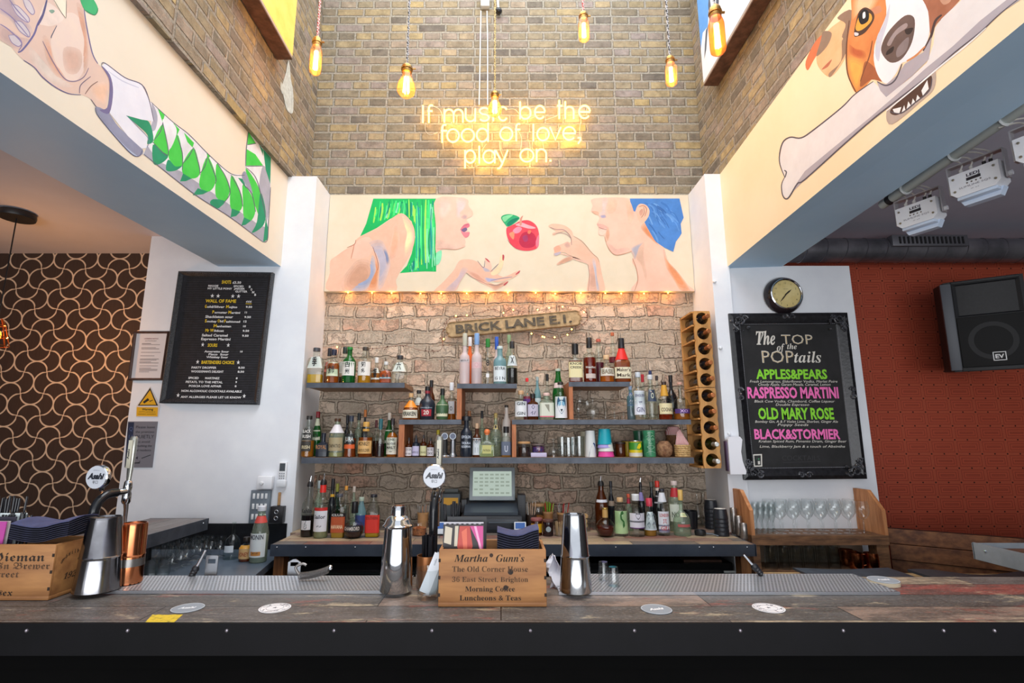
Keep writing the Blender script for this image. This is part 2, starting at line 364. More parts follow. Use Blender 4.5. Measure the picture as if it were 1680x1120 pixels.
def wallpaper_keys():
    t = NT('red_key_wallpaper'); sp = t.n('ShaderNodeSeparateXYZ'); t.k(t.pos(), sp.inputs[0])
    cw, ch = .196, .107
    x = t.math('DIVIDE', sp.outputs['X'], cw); y = t.math('DIVIDE', sp.outputs['Z'], ch)
    fx = t.math('SUBTRACT', t.math('FRACT', x), .5); fy = t.math('SUBTRACT', t.math('FRACT', y), .5)
    ax = t.math('MULTIPLY', t.math('ABSOLUTE', fx), cw); ay = t.math('MULTIPLY', t.math('ABSOLUTE', fy), ch)
    # distance to the border of the rectangle, in metres, cut in bands
    d = t.math('MINIMUM', t.math('SUBTRACT', cw/2, ax), t.math('SUBTRACT', ch/2, ay))
    band = t.math('GREATER_THAN', t.math('FRACT', t.math('DIVIDE', d, .0175)), .55)
    edge = t.math('LESS_THAN', d, .004)
    gx = t.math('SUBTRACT', t.math('FRACT', t.math('ADD', x, .5)), .5); gy = t.math('SUBTRACT', t.math('FRACT', t.math('ADD', y, .5)), .5)
    def dot(a, bb): return t.math('LESS_THAN', t.math('ADD', t.math('POWER', t.math('MULTIPLY', a, cw), 2.), t.math('POWER', t.math('MULTIPLY', bb, ch), 2.)), .006**2)
    dots = t.math('MAXIMUM', dot(gx, gy), dot(fx, gy))
    n, _ = t.noise(t.pos(), 3, 4)
    c = t.mix(n, C('#a84831'), C('#b8533a')); c = t.mix(t.math('MULTIPLY', band, .42), c, C('#5e2018')); c = t.mix(t.math('MULTIPLY', edge, .3), c, C('#8a5038'))
    c = t.mix(dots, c, C('#2a100c'))
    return t.bsdf(c, .55, 0, .35, bump=band, bs=.15, bd=.002)
b = B(); b.box(XWR-.3, 6, YB, YB+.3, 0, ZCR+.1, wallpaper_keys()); struct('wall_back_right', b)
for nm, x in (('wall_far_left', -4.9), ('wall_far_right', 4.7)):
    b = B(); b.box(x, x+.2, -3, 4.6, 0, Z_CEIL+.2, M('#4a4644', .8)); struct(nm, b)
# ------------------------------------------------------------------ wall paintings
class Paint:
    """flat shapes of paint on one wall plane; crop = (x0, y0, scale) of the measured region, put(px, py, lift) -> place on the wall"""
    def __init__(s, put): s.b = B(); s.put = put; s.k = 0; s.crop = (0, 0, 1)
    def pts(s, P, sm):
        x0, y0, sc = s.crop; P = [Vector((x0+x/sc, y0+y/sc, 0)) for x, y in P]
        return spline(P, 4) if sm else P
    def p(s, m, *P, sm=True):
        s.k += 1; q = s.pts(P, sm); s.b.poly([s.put(v.x, v.y, .0004+s.k*.000008) for v in q], m if not isinstance(m, str) else PM(m)); return s
    def s(s, base, c, *P):
        """a tone brushed out softly into the base colour"""
        h = lambda q: [int(q.lstrip('#')[i:i+2], 16) for i in (0, 2, 4)]; n = len(P); mx, my = sum(p[0] for p in P)/n, sum(p[1] for p in P)/n
        for sc, f in ((1., .28), (.86, .52), (.72, .76), (.56, 1.)): s.p('#%02x%02x%02x' % tuple(round(a+(b-a)*f) for a, b in zip(h(base), h(c))), *[(mx+(x-mx)*sc, my+(y-my)*sc) for x, y in P])
        return s
    def st(s, m, w, *P):
        s.k += 1; x0, y0, sc = s.crop; q = spline([Vector((x0+x/sc, y0+y/sc, 0)) for x, y in P], 5, False); n = len(q); L = []; R = []
        for i, v in enumerate(q):
            t = (q[min(i+1, n-1)]-q[max(i-1, 0)]).normalized(); d = Vector((-t.y, t.x, 0))*w/sc/2*(.35+.65*math.sin(PI*(i+.5)/n)**.5)
            L.append(s.put((v+d).x, (v+d).y, .0004+s.k*.000008)); R.append(s.put((v-d).x, (v-d).y, .0004+s.k*.000008))
        k = len(L); s.b.add(L+R, [(i, i+1, k+i+1, k+i) for i in range(k-1)], m if not isinstance(m, str) else PM(m)); return s
def PM(c, c2=None, st=(1, 1, 1), sc=9):
    """brushed paint: the colour wanders a little"""
    key = ('P', c, c2, st, sc)
    if key not in _MC:
        t = NT('brushed_paint'); f, _ = t.noise(t.scale(t.pos(), st), sc, 5, .65); a = C(c)
        if c2: b1, b2 = C(c), C(c2)
        else: b1 = tuple(x*.86 for x in a[:3])+(1,); b2 = tuple(min(1, x*1.1) for x in a[:3])+(1,)
        x = t.n('ShaderNodeMapRange'); x.inputs[1].default_value = .3; x.inputs[2].default_value = .7; t.k(f, x.inputs[0])
        _MC[key] = t.bsdf(t.mix(x.outputs[0], b1, b2), .6, 0, .2)
    return _MC[key]
# --- above the shelves: two painted heads and an apple
YM = YB-.06
t = thing('mural', 'long painted panel above the shelves with green haired woman, red apple and blue haired youth', 'mural', (0, YM, ZM0))
b = B(); b.box(XRL+.003, XRR-.003, 0, .055, 0, ZM1-ZM0, PM('#d9cbb2', '#ded1ba')); b.build('panel', t, smooth=False)
def put_mural(x, y, l):
    q = U(x, y, YM); return Vector((min(max(q.x, XRL+.004), XRR-.004), -l, min(max(q.z-ZM0, .001), ZM1-ZM0-.001)))
P = Paint(put_mural)
P.crop = (530, 310, 5.0909)
skin, skin2, tan, org, lil = PM('#dfb5a0', '#e6c0ac'), PM('#e2bca4', '#dcae96'), PM('#d7b29c', '#e3c1aa'), PM('#e3a27c', '#eab593'), PM('#b9b2bd', '#cfbfbd')
G1, G2, G3, G4, G5 = '#18b25e', '#0b8f63', '#3fdd78', '#86dcae', '#117a78'
P.p(G1, (420, 80), (945, 80), (945, 690), (850, 688), (760, 692), (640, 702), (700, 640), (740, 540), (770, 400), (740, 270), (660, 205), (560, 250), (450, 325), (310, 395), (360, 290), sm=False)
rnd = random.Random(3)
def hair_streaks(n, x0, x1, ya, yb, w):
    for i in range(n):
        x = rnd.uniform(x0, x1); a = ya(x)+rnd.uniform(0, .45)*(yb(x)-ya(x)); e = yb(x)-rnd.uniform(0, .35)*(yb(x)-ya(x))
        if e-a < 25: continue
        P.st(rnd.choice([G2, G3, G3, G4, G5, '#9be45a', '#0f9d58', '#58e08a', '#1c9a92', '#2fc764']), w*rnd.uniform(.5, 1.4), (x+rnd.uniform(-4, 4)+(8 if x < 640 else 0), a), (x+rnd.uniform(-7, 7), (a+e)/2), (x-(12 if x < 640 else 0), e))
hair_streaks(26, 420, 640, lambda x: 84, lambda x: 84+(max(40, (260-(x-560)*.55) if x > 560 else (395-(x-310)*.6))-84), 13)
hair_streaks(60, 775, 940, lambda x: 84, lambda x: 690, 12)
hair_streaks(18, 650, 775, lambda x: 84, lambda x: 200+(x-650)*.9, 12)
hair_streaks(16, 720, 790, lambda x: 690-(x-650)*1.0, lambda x: 695, 10)
P.p(skin2, (62, 600), (110, 560), (180, 510), (262, 462), (275, 425), (330, 385), (450, 330), (560, 255), (640, 205), (690, 220), (740, 280), (765, 350), (765, 430), (740, 520), (700, 600), (650, 680), (610, 760), (572, 862), (58, 862), (58, 700))
P.s('#e1b9a4', '#c99a80', (240, 640), (300, 590), (390, 600), (430, 680), (400, 800), (372, 862), (180, 862), (160, 760))
P.p(skin, (280, 440), (380, 400), (420, 470), (380, 560), (270, 580), (235, 560))
P.s('#e1b9a4', '#b3acba', (385, 450), (440, 425), (500, 440), (545, 540), (562, 620), (545, 700), (500, 810), (462, 830), (470, 700), (462, 600), (420, 490))
P.s('#e1b9a4', '#98a3c0', (405, 560), (435, 580), (448, 680), (425, 760), (330, 860), (220, 858), (360, 780), (410, 680))
P.s('#e1b9a4', '#d98f64', (420, 490), (440, 560), (470, 640), (460, 740), (440, 862), (368, 862), (420, 740), (452, 650))
P.s('#e1b9a4', '#e8ac90', (560, 480), (600, 300), (620, 300), (640, 430), (600, 580), (560, 590))
P.s('#e1b9a4', '#f3dfae', (660, 225), (720, 280), (755, 370), (745, 470), (690, 560), (680, 480), (700, 360))
P.s('#e1b9a4', '#7d87a8', (500, 500), (530, 510), (555, 600), (535, 640), (520, 560))
P.st('#b06a55', 6, (200, 490), (262, 462), (275, 425)); P.st('#c7866c', 7, (235, 580), (262, 462)); P.st('#9a6f66', 6, (415, 480), (460, 620), (455, 680))
P.p(G4, (948, 525), (990, 515), (985, 590), (960, 632), (942, 620))
P.p(skin, (945, 80), (1190, 80), (1215, 140), (1250, 190), (1245, 225), (1200, 250), (1205, 270), (1225, 290), (1215, 320), (1195, 335), (1225, 360), (1215, 395), (1185, 410), (1190, 450), (1170, 490), (1110, 505), (1020, 500), (960, 495), (942, 530), (942, 300))
P.s('#e1b9a4', '#d9c3bf', (1115, 80), (1190, 80), (1190, 150), (1140, 205), (1140, 240), (1185, 252), (1120, 240), (1112, 180))
P.s('#e1b9a4', '#c4a4a0', (1150, 235), (1180, 212), (1205, 222), (1200, 248), (1170, 252)); P.s('#e1b9a4', '#e7c2b4', (960, 90), (1080, 90), (1060, 200), (980, 260))
P.s('#e1b9a4', '#dcb7a5', (945, 440), (1000, 430), (1080, 465), (1185, 470), (1165, 492), (1100, 503), (1000, 496), (945, 528)); P.st('#c08f7c', 6, (950, 500), (1020, 500), (1110, 505), (1175, 485))
P.p('#cf6f80', (1145, 345), (1175, 300), (1215, 288), (1224, 312), (1190, 332)); P.p('#d98089', (1150, 350), (1185, 360), (1224, 362), (1212, 398), (1182, 404)); P.p('#6d5a7c', (1155, 342), (1192, 322), (1204, 342), (1178, 360))
P.st('#b8606c', 5, (1175, 302), (1200, 300), (1218, 290))
P.p(skin2, (925, 864), (1010, 770), (1090, 680), (1130, 610), (1170, 588), (1240, 590), (1300, 615), (1330, 650), (1360, 655), (1400, 670), (1470, 720), (1500, 735), (1480, 760), (1400, 775), (1380, 800), (1330, 790), (1250, 740), (1195, 700), (1150, 770), (1090, 864))
P.s('#e1b9a4', '#c7afb2', (1000, 862), (1120, 740), (1160, 660), (1210, 665), (1195, 700), (1150, 770), (1088, 864)); P.s('#e1b9a4', '#cf9a84', (1200, 680), (1280, 700), (1330, 740), (1390, 790), (1330, 788), (1250, 738))
P.p(skin, (1340, 655), (1360, 640), (1350, 590), (1368, 580), (1395, 610), (1410, 660), (1380, 690)); P.p('#efd0a8', (1400, 700), (1440, 670), (1470, 620), (1480, 570), (1500, 550), (1512, 562), (1502, 640), (1470, 700), (1420, 722))
P.p(skin2, (1410, 748), (1500, 735), (1560, 715), (1610, 690), (1645, 682), (1630, 712), (1580, 745), (1500, 772), (1430, 775)); P.s('#e1b9a4', '#c99a80', (1360, 780), (1430, 802), (1480, 790), (1525, 770), (1546, 775), (1520, 800), (1440, 843), (1400, 820), (1340, 792))
P.s('#e1b9a4', '#a5a7c8', (1350, 740), (1400, 745), (1470, 755), (1400, 775), (1370, 775)); P.s('#e1b9a4', '#b3aab5', (1330, 650), (1375, 665), (1400, 690), (1350, 690))
for q in (((1352, 578), (1372, 585), (1395, 612), (1378, 606)), ((1500, 548), (1514, 560), (1508, 595), (1498, 590)), ((1610, 708), (1645, 680), (1638, 700), (1612, 716)), ((1508, 798), (1545, 770), (1540, 785), (1515, 806))): P.p('#b94b52', *q)
P.st('#7f6672', 5, (1290, 600), (1330, 650), (1345, 652), (1352, 600)); P.st('#86707a', 5, (1400, 690), (1465, 625)); P.st('#8a6f70', 5, (1380, 795), (1440, 805), (1500, 792)); P.st('#a07f74', 5, (1195, 700), (1250, 740), (1380, 800)); P.st('#8f7f95', 6, (1400, 765), (1500, 745), (1580, 735))
P.crop = (820, 310, 5.0909)
P.p(PM('#d83a4c', '#e4505c'), (55, 330), (90, 308), (130, 290), (170, 268), (240, 262), (300, 300), (325, 360), (328, 430), (315, 490), (250, 515), (170, 510), (110, 480), (65, 410))
P.p('#b52a48', (190, 370), (260, 360), (305, 410), (285, 480), (200, 490), (160, 440)); P.p('#f08ba0', (110, 345), (150, 315), (185, 330), (160, 365), (120, 370)); P.p('#f3a6ae', (130, 300), (180, 282), (230, 298), (300, 325), (250, 332), (180, 315)); P.p('#ee8a6a', (80, 370), (120, 360), (115, 420), (90, 400)); P.p('#ef7a5c', (240, 345), (262, 350), (250, 375), (232, 368)); P.p('#c43a5e', (60, 420), (100, 470), (170, 505), (110, 480)); P.p('#f0788c', (300, 440), (326, 380), (325, 460), (308, 490)); P.p('#c98a78', (165, 300), (170, 245), (195, 222), (185, 250), (182, 300)); P.p('#a03a64', (190, 400), (225, 385), (235, 430), (205, 440))
P.p('#2aa36b', (10, 240), (40, 215), (100, 212), (165, 240), (130, 280), (70, 315), (40, 290)); P.p('#7fd39a', (20, 240), (60, 220), (110, 218), (70, 250), (40, 275)); P.p('#0d7a5c', (60, 290), (100, 255), (160, 241), (120, 280), (75, 312))
P.p(skin, (785, 80), (775, 140), (765, 190), (820, 215), (830, 250), (812, 290), (826, 320), (822, 370), (838, 388), (872, 392), (885, 440), (910, 500), (960, 548), (1020, 545), (1100, 520), (1115, 570), (1105, 610), (1140, 670), (1150, 760), (1120, 864), (1600, 864), (1570, 800), (1500, 710), (1400, 600), (1370, 490), (1300, 440), (1240, 370), (1240, 240), (1160, 180), (1090, 80))
P.p('#4b80c4', (1085, 80), (1500, 80), (1535, 240), (1510, 290), (1518, 370), (1500, 400), (1470, 440), (1448, 525), (1370, 488), (1300, 440), (1230, 330), (1205, 270), (1240, 200), (1200, 130), (1150, 140), (1130, 190), (1100, 180), sm=False)
for i in range(26):
    x = rnd.uniform(1240, 1480); y = rnd.uniform(95, 380); P.st(rnd.choice(['#3f72b8', '#5c90cf', '#6a9cd6', '#3a68aa']), rnd.uniform(6, 14), (x-60+y*.1, y-20), (x, y+10), (x+rnd.uniform(20, 40), y+rnd.uniform(40, 90)))
P.p(skin2, (1140, 160), (1170, 125), (1220, 135), (1250, 180), (1238, 235), (1200, 282), (1165, 272), (1140, 210)); P.st('#b9806c', 8, (1160, 150), (1200, 140), (1225, 170), (1210, 230)); P.p('#c99884', (1165, 190), (1190, 165), (1195, 200), (1175, 225)); P.st('#a4725f', 6, (1200, 150), (1205, 200), (1180, 240))
P.s('#e1b9a4', '#d5b09a', (1100, 520), (1150, 470), (1205, 450), (1200, 560), (1225, 700), (1215, 752), (1180, 640), (1120, 560)); P.s('#e1b9a4', '#a8a6b2', (1090, 500), (1150, 462), (1200, 448), (1170, 480), (1130, 590), (1108, 545))
P.s('#e1b9a4', '#d98f64', (1368, 495), (1385, 580), (1500, 710), (1595, 862), (1520, 862), (1440, 740), (1385, 640)); P.s('#e1b9a4', '#d98f64', (1205, 285), (1240, 340), (1300, 440), (1340, 480), (1260, 420), (1180, 330)); P.s('#e1b9a4', '#e9b79d', (1050, 90), (1090, 110), (1120, 220), (1080, 300), (1060, 200)); P.s('#e1b9a4', '#e6b49b', (900, 90), (980, 95), (960, 190), (900, 200))
P.s('#e1b9a4', '#d2bdb5', (855, 80), (905, 85), (885, 170), (890, 215), (850, 238), (822, 216), (850, 190)); P.s('#e1b9a4', '#9f98b0', (835, 222), (880, 215), (888, 240), (850, 245)); P.p('#d9a890', (770, 185), (820, 190), (825, 214), (790, 208))
P.p('#d9a99c', (812, 290), (870, 300), (912, 330), (860, 335), (826, 320)); P.p('#e6c3b2', (830, 345), (880, 330), (900, 350), (855, 386), (832, 378)); P.st('#a87a72', 6, (826, 322), (865, 335), (905, 342))
P.st('#c08a72', 8, (875, 400), (890, 450), (915, 505), (960, 547), (1020, 545), (1100, 520)); P.st('#b9826a', 6, (1108, 580), (1140, 668), (1152, 760), (1125, 850)); P.s('#e1b9a4', '#dcb0a0', (890, 440), (960, 500), (1060, 490), (1100, 515), (1020, 543), (960, 546), (912, 498)); P.s('#e1b9a4', '#c99a80', (900, 320), (920, 380), (900, 440), (880, 395))
P.p(skin2, (735, 864), (745, 720), (735, 630), (620, 590), (560, 540), (510, 530), (470, 555), (450, 550), (455, 520), (450, 490), (490, 470), (530, 455), (560, 440), (580, 450), (600, 420), (570, 370), (520, 355), (450, 385), (440, 370), (470, 350), (415, 320), (408, 305), (450, 290), (540, 305), (600, 350), (620, 400), (680, 440), (760, 530), (815, 580), (830, 600), (850, 700), (875, 864))
P.s('#e1b9a4', '#cba08c', (745, 640), (780, 600), (800, 690), (815, 862), (745, 864), (752, 740)); P.s('#e1b9a4', '#b7b2bd', (770, 590), (800, 600), (812, 740), (835, 862), (812, 862), (790, 700)); P.s('#e1b9a4', '#dcb5a2', (500, 540), (600, 570), (720, 600), (740, 625), (620, 590), (560, 545))
P.s('#e1b9a4', '#c99a80', (478, 622), (540, 578), (600, 562), (605, 590), (540, 616), (485, 634)); P.s('#e1b9a4', '#c9a193', (535, 462), (570, 440), (590, 480), (560, 495)); P.p('#e7a58c', (455, 490), (490, 472), (512, 500), (490, 530), (460, 530)); P.p('#b4a8b2', (452, 540), (500, 525), (510, 535), (470, 558)); P.st('#9b7f80', 6, (420, 320), (470, 338), (540, 345), (590, 400), (600, 470)); P.st('#b08c84', 5, (445, 380), (500, 365), (560, 380), (590, 410)); P.st('#b98b76', 5, (615, 395), (690, 440), (770, 535), (815, 575), (828, 610)); P.st('#b28a7c', 6, (735, 630), (748, 720), (738, 860))
P.b.build('painting', t, smooth=False)
# --- left beam: a hand with a white cuff and a harlequin sleeve
t = thing('mural', 'painted hand with white cuff and green harlequin sleeve on the left beam', 'mural', (XL_, 2.4, 2.6))
P = Paint(lambda x, y, l: UX(x, y, XL_)+Vector((l, 0, 0))-Vector((XL_, 2.4, 2.6)))
P.crop = (0, 0, 4.307)
h1, h2, pur = PM('#d9bfb4', '#e3c6b6'), PM('#e2cdc6', '#e8d4c6'), '#8d80a8'
P.p(h1, (-160, -140), (340, -140), (600, -60), (592, 60), (612, 180), (652, 370), (700, 460), (780, 520), (772, 640), (742, 792), (700, 770), (640, 700), (560, 665), (480, 655), (380, 610), (300, 540), (230, 470), (160, 420), (110, 370), (60, 310), (0, 280), (-160, 180))
P.p(h2, (480, 90), (560, 130), (598, 300), (610, 430), (560, 550), (480, 572), (400, 460), (358, 290), (400, 175)); P.s('#ddc4b8', '#dcb8a8', (450, 340), (560, 350), (580, 440), (540, 520), (460, 500))
P.s('#ddc4b8', '#dcae98', (300, 260), (345, 280), (380, 440), (470, 560), (420, 560), (330, 430)); P.s('#ddc4b8', '#d4a48e', (540, 20), (585, 60), (608, 200), (625, 420), (590, 520), (600, 320), (560, 140)); P.s('#ddc4b8', '#dfd0c6', (210, 330), (300, 420), (420, 560), (520, 610), (380, 600), (230, 450)); P.s('#ddc4b8', '#e6bfa6', (640, 600), (760, 580), (765, 650), (735, 740), (660, 680)); P.p('#e8d6cc', (320, 20), (400, 60), (450, 130), (380, 180), (310, 180), (270, 150))
P.p(PM('#efe3cf'), (355, -60), (470, -60), (466, 128), (425, 85), (385, 20), sm=False)
P.s('#ddc4b8', '#b7a3ac', (60, -60), (110, 30), (190, 140), (230, 230), (150, 240), (60, 130), (-60, 60), (-60, -60)); P.s('#ddc4b8', '#c5a9a4', (-40, 160), (40, 190), (150, 260), (210, 280), (180, 340), (100, 340), (-40, 250))
for q in (((78, 30), (120, 40), (165, 80), (205, 130), (192, 158), (120, 105)), ((100, 150), (150, 155), (205, 225), (200, 262), (135, 215)), ((58, 250), (110, 250), (152, 298), (130, 328), (82, 300)), ((160, -5), (205, 5), (242, 78), (225, 102), (182, 55))):
    P.p('#cfc6cc', *q); P.st(pur, 6, *(list(q)+[q[0]]))
P.st(pur, 9, (0, 170), (60, 210), (150, 300), (130, 360)); P.st(pur, 8, (0, 60), (90, 130), (200, 258)); P.st(pur, 8, (60, -10), (110, 60), (195, 155)); P.st('#6f6a9a', 14, (300, 100), (265, 170), (235, 250), (160, 350), (125, 370)); P.st('#5f5c86', 16, (330, 0), (300, 110), (265, 180)); P.st('#5c5d70', 7, (400, 180), (365, 250), (360, 270)); P.st('#8b7a92', 8, (300, 290), (370, 430), (450, 550), (520, 575), (590, 545), (625, 480))
P.st('#7e6f86', 7, (560, 660), (570, 600), (640, 540)); P.st('#8a6c66', 7, (600, 665), (640, 610), (690, 575)); P.st('#6b6690', 8, (165, 425), (240, 475), (300, 545), (385, 612), (480, 660), (570, 670)); P.st('#6f6a98', 8, (590, 40), (610, 180), (650, 370), (690, 450)); P.st('#5c5068', 6, (640, 700), (680, 755), (720, 790), (745, 780)); P.st('#4d4a50', 4, (380, 0), (430, 85), (465, 130)); P.st('#4d4a50', 4, (468, 0), (466, 125)); P.p('#86a596', (345, 75), (370, 68), (385, 80), (365, 95))
P.p('#3fae72', (575, -60), (640, -30), (692, 60), (668, 106), (598, 72), (560, -20)); P.st('#2d7f5a', 6, (600, 72), (668, 106), (692, 60))
cw = PM('#dfe1ee', '#e9eaf4')
P.crop = (150, 90, 3.5)
P.p(PM('#e6e6ee'), (330, 262), (470, 388), (560, 458), (680, 580), (800, 682), (880, 690), (885, 560), (900, 440), (960, 503), (1030, 588), (1028, 760), (1010, 1060), (985, 1075), (800, 935), (620, 820), (500, 730), (295, 570), (350, 480), sm=False)
gr = PM('#a9abbc')
P.p(gr, (298, 572), (320, 520), (380, 610), (520, 672), (700, 795), (830, 885), (960, 975), (1000, 990), (1000, 1072), (985, 1074), (800, 934), (620, 819), (500, 729), sm=False); P.p(gr, (985, 635), (1026, 740), (1005, 960), (960, 800)); P.p(gr, (345, 275), (378, 350), (365, 430), (330, 430), (350, 380))
lg, dg = PM('#3dc64a', '#4fd258'), PM('#1f8c66', '#279a72')
for q in (((410, 395), (432, 490), (440, 580), (400, 552), (355, 500)), ((490, 455), (520, 560), (520, 635), (480, 640), (440, 572)), ((585, 535), (615, 620), (618, 690), (575, 710), (525, 682), (525, 620)), ((665, 585), (710, 680), (705, 750), (670, 785), (622, 760), (625, 690)), ((722, 622), (790, 750), (785, 810), (765, 840), (715, 815), (712, 720)), ((805, 690), (860, 800), (865, 870), (840, 902), (800, 880), (795, 800)), ((870, 740), (930, 830), (940, 900), (915, 952), (875, 930), (870, 850)), ((885, 650), (950, 740), (970, 820), (962, 920), (935, 850), (910, 760)), ((380, 308), (420, 345), (408, 388)), ((470, 390), (505, 428), (490, 462)), ((530, 445), (588, 505), (580, 532), (550, 500)), ((660, 562), (680, 582), (668, 600)), ((900, 440), (945, 510), (895, 516)), ((890, 540), (940, 570), (985, 635), (885, 635))): P.p(lg, *q, sm=len(q) > 4)
for q in (((352, 515), (400, 552), (440, 582), (400, 622), (355, 622)), ((440, 600), (480, 640), (520, 637), (480, 665), (428, 662)), ((525, 680), (575, 710), (540, 725), (508, 726)), ((610, 765), (670, 785), (640, 800), (580, 806)), ((700, 828), (765, 840), (740, 872), (720, 880), (680, 852)), ((805, 882), (855, 900), (830, 925), (798, 932)), ((875, 932), (915, 952), (885, 975), (860, 980)), ((970, 790), (1000, 900), (985, 980), (920, 1022), (950, 955)), ((985, 540), (1030, 590), (1026, 740), (1000, 660)), ((1000, 940), (1015, 1000), (1010, 1060), (985, 1075)), ((200, 348), (260, 362), (330, 385), (355, 490), (318, 510), (322, 460), (260, 400)), ((840, 705), (870, 712), (890, 770)), ((960, 510), (985, 545), (985, 580))): P.p(dg, *q, sm=len(q) > 4)
P.p('#e9e9f0', (408, 370), (470, 395), (488, 452), (445, 545), (425, 460)); P.p('#9a9cb4', (862, 700), (885, 672), (925, 790), (900, 770))
for q in (((340, 270), (470, 388), (560, 458), (680, 580), (800, 682), (880, 690)), ((300, 570), (500, 730), (620, 820), (800, 935), (985, 1075)), ((885, 640), (888, 550), (900, 440)), ((408, 385), (440, 575), (350, 500)), ((408, 390), (395, 440), (355, 492)), ((488, 460), (520, 560), (522, 660)), ((585, 530), (560, 580), (522, 625)), ((588, 535), (618, 640), (622, 690)), ((665, 580), (650, 640), (622, 680)), ((668, 590), (712, 700), (710, 740)), ((722, 625), (770, 700), (795, 790), (760, 850)), ((800, 690), (850, 780), (868, 870)), ((870, 740), (920, 800), (942, 900)), ((885, 645), (940, 700), (972, 800), (1000, 930)), ((885, 638), (985, 638)), ((895, 516), (945, 508)), ((1028, 760), (1016, 960), (1010, 1060), (988, 1075))): P.st('#5d5f74', 5, *q)
P.crop = (0, 0, 4.307)
P.p('#8f93ad', (672, 758), (760, 792), (840, 900), (1004, 1050), (975, 1105), (900, 1062), (750, 890)); P.p('#aebdd4', (672, 770), (700, 830), (900, 1062), (975, 1105), (880, 1030), (720, 850))
P.p(cw, (720, 462), (742, 446), (880, 548), (1000, 598), (1050, 700), (1085, 858), (1000, 845), (890, 815), (960, 890), (1042, 972), (1035, 1045), (1000, 1050), (900, 960), (770, 795), (795, 690), (775, 560), sm=False)
P.p('#77709a', (712, 462), (775, 530), (797, 650), (770, 800), (700, 775), (755, 760), (772, 640), (765, 550)); P.st('#5d5876', 7, (715, 462), (740, 446), (880, 548), (1000, 598), (1050, 700), (1085, 858)); P.st('#55587a', 6, (672, 760), (700, 830), (900, 1062), (975, 1105), (1004, 1060)); P.st('#7a86b0', 4, (890, 815), (1042, 972), (1035, 1045)); P.st('#c9cce0', 8, (760, 500), (860, 570), (980, 620))
P.b.build('painting', t, smooth=False)
# --- right beam: a dog with a long bone
t = thing('mural', 'painted brown and white dog biting a long bone on the right beam', 'mural', (XR_, 2.4, 2.6))
P = Paint(lambda x, y, l: UX(x, y, XR_)-Vector((l, 0, 0))-Vector((XR_, 2.4, 2.6)))
P.crop = (1260, 0, 3.295)
P.p('#d9754f', (205, 330), (260, 220), (330, 165), (300, 240), (250, 320), (215, 380)); P.p(PM('#ecbd92', '#e6ae80'), (262, 310), (290, 230), (330, 160), (400, 105), (445, 60), (455, 100), (428, 260), (410, 330), (340, 415), (280, 372)); P.p('#8d7a6a', (300, 170), (345, 180), (320, 250), (262, 305), (285, 220)); P.p('#8f7866', (375, 95), (455, 55), (440, 200), (400, 200), (420, 130)); P.p('#b86f58', (290, 375), (345, 320), (325, 360)); P.p('#937b68', (400, 220), (428, 215), (425, 280), (345, 410), (330, 395), (395, 330))
P.p(PM('#cf7f48', '#dc9358'), (470, -60), (680, -60), (640, 80), (600, 180), (572, 270), (600, 400), (560, 430), (482, 506), (432, 400), (425, 260), (452, 100))
P.s('#d58a50', '#e9c09a', (475, -40), (600, -40), (570, 50), (520, 45), (480, 80), (458, 100)); P.s('#d58a50', '#e9ae56', (432, 300), (520, 330), (510, 420), (480, 500), (440, 400)); P.s('#d58a50', '#b9613c', (440, 240), (470, 260), (520, 275), (530, 310), (490, 315), (445, 290)); P.p('#a3603f', (530, 330), (600, 390), (620, 440), (560, 430), (500, 470), (510, 400)); P.p('#c88a68', (545, 60), (600, 30), (615, 60), (570, 80))
P.p(PM('#e4e6ee', '#eff0f5'), (650, -60), (830, -60), (872, 80), (872, 180), (840, 270), (760, 328), (722, 342), (690, 400), (640, 452), (592, 400), (572, 300), (600, 180), (640, 80))
P.p('#c9cfe0', (590, 200), (620, 140), (640, 80), (660, 20), (650, 110), (615, 230), (600, 330), (580, 290)); P.p(PM('#9c6248', '#b0745a'), (830, -60), (1060, -60), (985, 60), (912, 130), (880, 190), (866, 60)); P.p('#c99a80', (930, -10), (990, -20), (985, 10), (950, 25)); P.st('#4a3a3a', 14, (940, 80), (905, 115), (880, 200), (840, 275)); P.st('#d08a5a', 10, (850, 250), (800, 300), (750, 330))
P.p(PM('#5a4a46', '#6b5a56'), (620, 230), (660, 160), (740, 85), (790, 95), (792, 170), (770, 250), (720, 322), (660, 337), (615, 285)); P.p('#9b8f90', (645, 235), (690, 165), (745, 125), (752, 148), (695, 190), (662, 245)); P.p('#2c2526', (645, 275), (680, 250), (674, 280), (640, 298)); P.p('#2c2526', (742, 160), (786, 150), (770, 182), (748, 184)); P.p('#857a7c', (700, 260), (760, 200), (750, 270), (700, 310))
P.p('#4a342c', (465, 190), (478, 110), (495, 60), (530, 40), (570, 68), (572, 110), (530, 172), (490, 195)); P.p('#d9a443', (474, 145), (500, 80), (552, 72), (562, 108), (525, 150), (487, 168)); P.p('#16171d', (490, 92), (518, 50), (545, 66), (542, 112), (505, 132)); P.p('#eef0f6', (513, 72), (525, 64), (527, 92), (514, 100)); P.p('#cfd0d8', (468, 175), (490, 180), (486, 192), (470, 192)); P.st('#7c4a34', 7, (565, 220), (550, 300), (520, 380), (500, 440)); P.st('#6b4636', 8, (440, 110), (425, 260), (432, 400), (480, 505))
P.p('#b7a69c', (640, 612), (690, 540), (880, 395), (908, 400), (897, 480), (832, 545), (672, 672)); P.p('#513a33', (660, 602), (700, 555), (860, 420), (888, 425), (872, 490), (800, 552), (720, 612), (682, 622))
